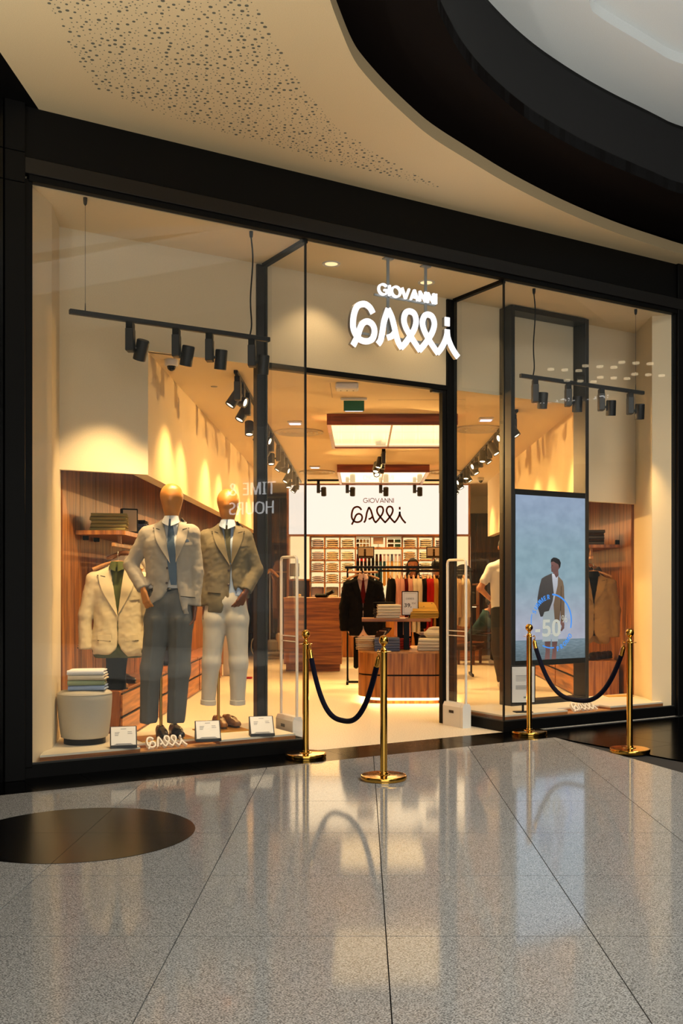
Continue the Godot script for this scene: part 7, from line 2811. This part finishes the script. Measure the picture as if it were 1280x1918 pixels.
func people() -> void:
	var st := {"sh": 1.60, "hip": 1.02, "elbow": [Vector3(-0.30, 1.26, -0.06), Vector3(0.29, 1.27, 0.05)], "wrist": [Vector3(-0.17, 1.13, 0.16), Vector3(0.22, 1.14, 0.22)], "knee": [Vector3(-0.10, 0.54, 0.02), Vector3(0.10, 0.54, 0.0)], "ankle": [Vector3(-0.10, 0.09, -0.02), Vector3(0.11, 0.09, 0.02)]}
	# seen from behind: the viewer's left is the figure's left, so the figure is turned half round
	var back := {"sh": 1.60, "hip": 1.00, "elbow": [Vector3(-0.31, 1.28, -0.02), Vector3(0.335, 1.30, -0.04)], "wrist": [Vector3(-0.20, 1.12, 0.15), Vector3(0.19, 1.17, 0.13)], "knee": [Vector3(-0.10, 0.52, 0.02), Vector3(0.10, 0.52, 0.02)], "ankle": [Vector3(-0.11, 0.09, 0.0), Vector3(0.05, 0.09, -0.02)]}
	person("standing person in white T-shirt and dark jeans, back turned, hands at the belt", wd(1.87, 0, 13.2), PI, back, M.shirt_white, M.jeans, M.hair_dark)
	var seat := {"sh": 0.86, "hip": 0.46, "lean": Vector3(0.0, -0.02, 0.24), "head": Vector3(0, 0.15, 0.10), "face": Vector3(0, -0.5, 1), "elbow": [Vector3(-0.24, 0.66, 0.42), Vector3(0.24, 0.62, 0.42)], "wrist": [Vector3(-0.12, 0.46, 0.56), Vector3(0.10, 0.44, 0.58)], "knee": [Vector3(-0.12, 0.50, 0.44), Vector3(0.13, 0.47, 0.42)], "ankle": [Vector3(-0.10, 0.09, 0.40), Vector3(0.14, 0.09, 0.50)], "sleeve": 0.9, "hem": -0.08}
	person("seated person in a teal top bending forward, white trainers", wd(1.90, 0, 17.4), 1.2, seat, M.teal, M.dark_navy, M.hair_dark)
	var bn := thing("bench", "low dark upholstered bench under the seated person", "bench", wd(1.87, 0, 17.4), 1.2)
	var g := G.new()
	g.box(Vector3(0, 0.29, -0.02), Vector3(0.55, 0.10, 0.36), 0.03)
	part("seat", g, M.brown, bn)
	for sx in [-1, 1]:
		for sz in [-1, 1]:
			g = G.new()
			g.box(Vector3(sx * 0.23, 0.12, sz * 0.13 - 0.02), Vector3(0.04, 0.24, 0.04), 0.004)
			part("leg", g, M.wood_dark, bn)
	st["long"] = true
	st["sleeve"] = 1.0
	var w1: Dictionary = st.duplicate()
	w1["sh"] = 1.42
	w1["hip"] = 0.92
	w1["elbow"] = [Vector3(-0.27, 1.12, 0.0), Vector3(0.27, 1.12, 0.0)]
	w1["wrist"] = [Vector3(-0.20, 0.98, 0.20), Vector3(0.20, 0.98, 0.20)]
	person("woman with long dark parted hair facing out behind the clothes racks", wd(0.83, 0, 16.5), 0.0, w1, M.navy, M.navy, M.hair_dark)
	var w2: Dictionary = w1.duplicate()
	w2["long"] = false
	person("dark haired person behind the right end of the clothes racks, turned away", wd(1.27, 0, 17.2), PI, w2, M.brown, M.navy, M.hair_dark)

# ---------------------------------------------------------------- stanchions and ropes
func stanchions() -> void:
	var at := [wd(-0.437, 0, 7.90), wd(0.151, 0, 6.98), wd(1.508, 0, 9.13), wd(2.147, 0, 8.125)]
	var lab := ["brass rope stanchion at the left corner of the entrance", "brass rope stanchion standing farthest out on the grey floor", "brass rope stanchion in front of the screen's left edge", "brass rope stanchion in front of the right window, on the black floor"]
	var t := thing("rope_stanchion", lab[0], "stanchion", at[0], 0, "brass stanchions before the shop")
	var g := G.new()
	g.lathe([Vector2(0.0005, 0.0), Vector2(0.150, 0.0), Vector2(0.150, 0.006), Vector2(0.158, 0.006), Vector2(0.160, 0.010), Vector2(0.160, 0.026), Vector2(0.156, 0.032), Vector2(0.148, 0.034), Vector2(0.05, 0.036), Vector2(0.046, 0.040), Vector2(0.0005, 0.041)], 56)
	part("base", g, M.brass, t)
	g = G.new()
	g.lathe([Vector2(0.030, 0.036), Vector2(0.0295, 0.05), Vector2(0.0255, 0.052), Vector2(0.0245, 0.056), Vector2(0.0245, 0.875), Vector2(0.022, 0.880), Vector2(0.0005, 0.880)], 32)
	part("pole", g, M.brass, t)
	g = G.new()
	g.lathe([Vector2(0.0005, 0.878), Vector2(0.052, 0.878), Vector2(0.053, 0.880), Vector2(0.052, 0.883), Vector2(0.022, 0.884), Vector2(0.024, 0.892), Vector2(0.019, 0.900), Vector2(0.013, 0.908), Vector2(0.012, 0.918), Vector2(0.017, 0.926), Vector2(0.020, 0.930)], 28)
	part("neck", g, M.brass, t)
	g = G.new()
	g.ball(Vector3(0, 0.958, 0), Vector3(0.034, 0.034, 0.034), 28, 18)
	part("ball_finial", g, M.brass, t)
	for i in range(1, 4):
		copy(t, at[i], 0.4 * i, lab[i])
	rope("navy velvet rope sagging between the two entrance stanchions", at[0], at[1], 0.345)
	rope("navy velvet rope sagging between the two stanchions before the right window", at[2], at[3], 0.36)

func rope(label: String, a: Vector3, b: Vector3, low: float) -> void:
	var t := thing("velvet_rope", label, "rope", Vector3.ZERO)
	var dir := (b - a).normalized()
	var pa := a + dir * 0.050 + Vector3(0, 0.876, 0)
	var pb := b - dir * 0.050 + Vector3(0, 0.876, 0)
	for e in 2:
		var p := pa if e == 0 else pb
		var s := dir if e == 0 else -dir
		var g := G.new()
		g.tube(smooth_path([p + Vector3(0, 0.0, 0), p + s * 0.018 + Vector3(0, 0.012, 0), p + s * 0.026 + Vector3(0, -0.012, 0), p + s * 0.012 + Vector3(0, -0.028, 0), p + s * 0.008 + Vector3(0, -0.016, 0)], 5), 0.004, 8)
		part("hook", g, M.brass, t)
		g = G.new()
		var y := (s * 0.34 + Vector3(0, -1, 0)).normalized()
		var x := y.cross(Vector3(0.1, 0.2, 1)).normalized()
		g.lathe([Vector2(0.004, 0.0), Vector2(0.012, 0.006), Vector2(0.017, 0.016), Vector2(0.0185, 0.03), Vector2(0.0185, 0.075), Vector2(0.0205, 0.077), Vector2(0.0205, 0.083), Vector2(0.0005, 0.084)], 20, p + s * 0.012 + Vector3(0, -0.026, 0), Basis(x, y, x.cross(y)))
		part("ferrule", g, M.brass, t)
	var ea := pa + dir * 0.038 + Vector3(0, -0.10, 0)
	var eb := pb - dir * 0.038 + Vector3(0, -0.10, 0)
	var path := []
	for i in 41:
		var f := i / 40.0
		var k := pow(absf(2.0 * f - 1.0), 2.35)
		var q := ea.lerp(eb, 0.5 + 0.5 * signf(f - 0.5) * pow(absf(2.0 * f - 1.0), 0.86))
		q.y = lerpf(low, ea.y, k)
		path.append(q)
	var g := G.new()
	g.tube(path, 0.0195, 14)
	part("rope", g, M.velvet_navy, t)
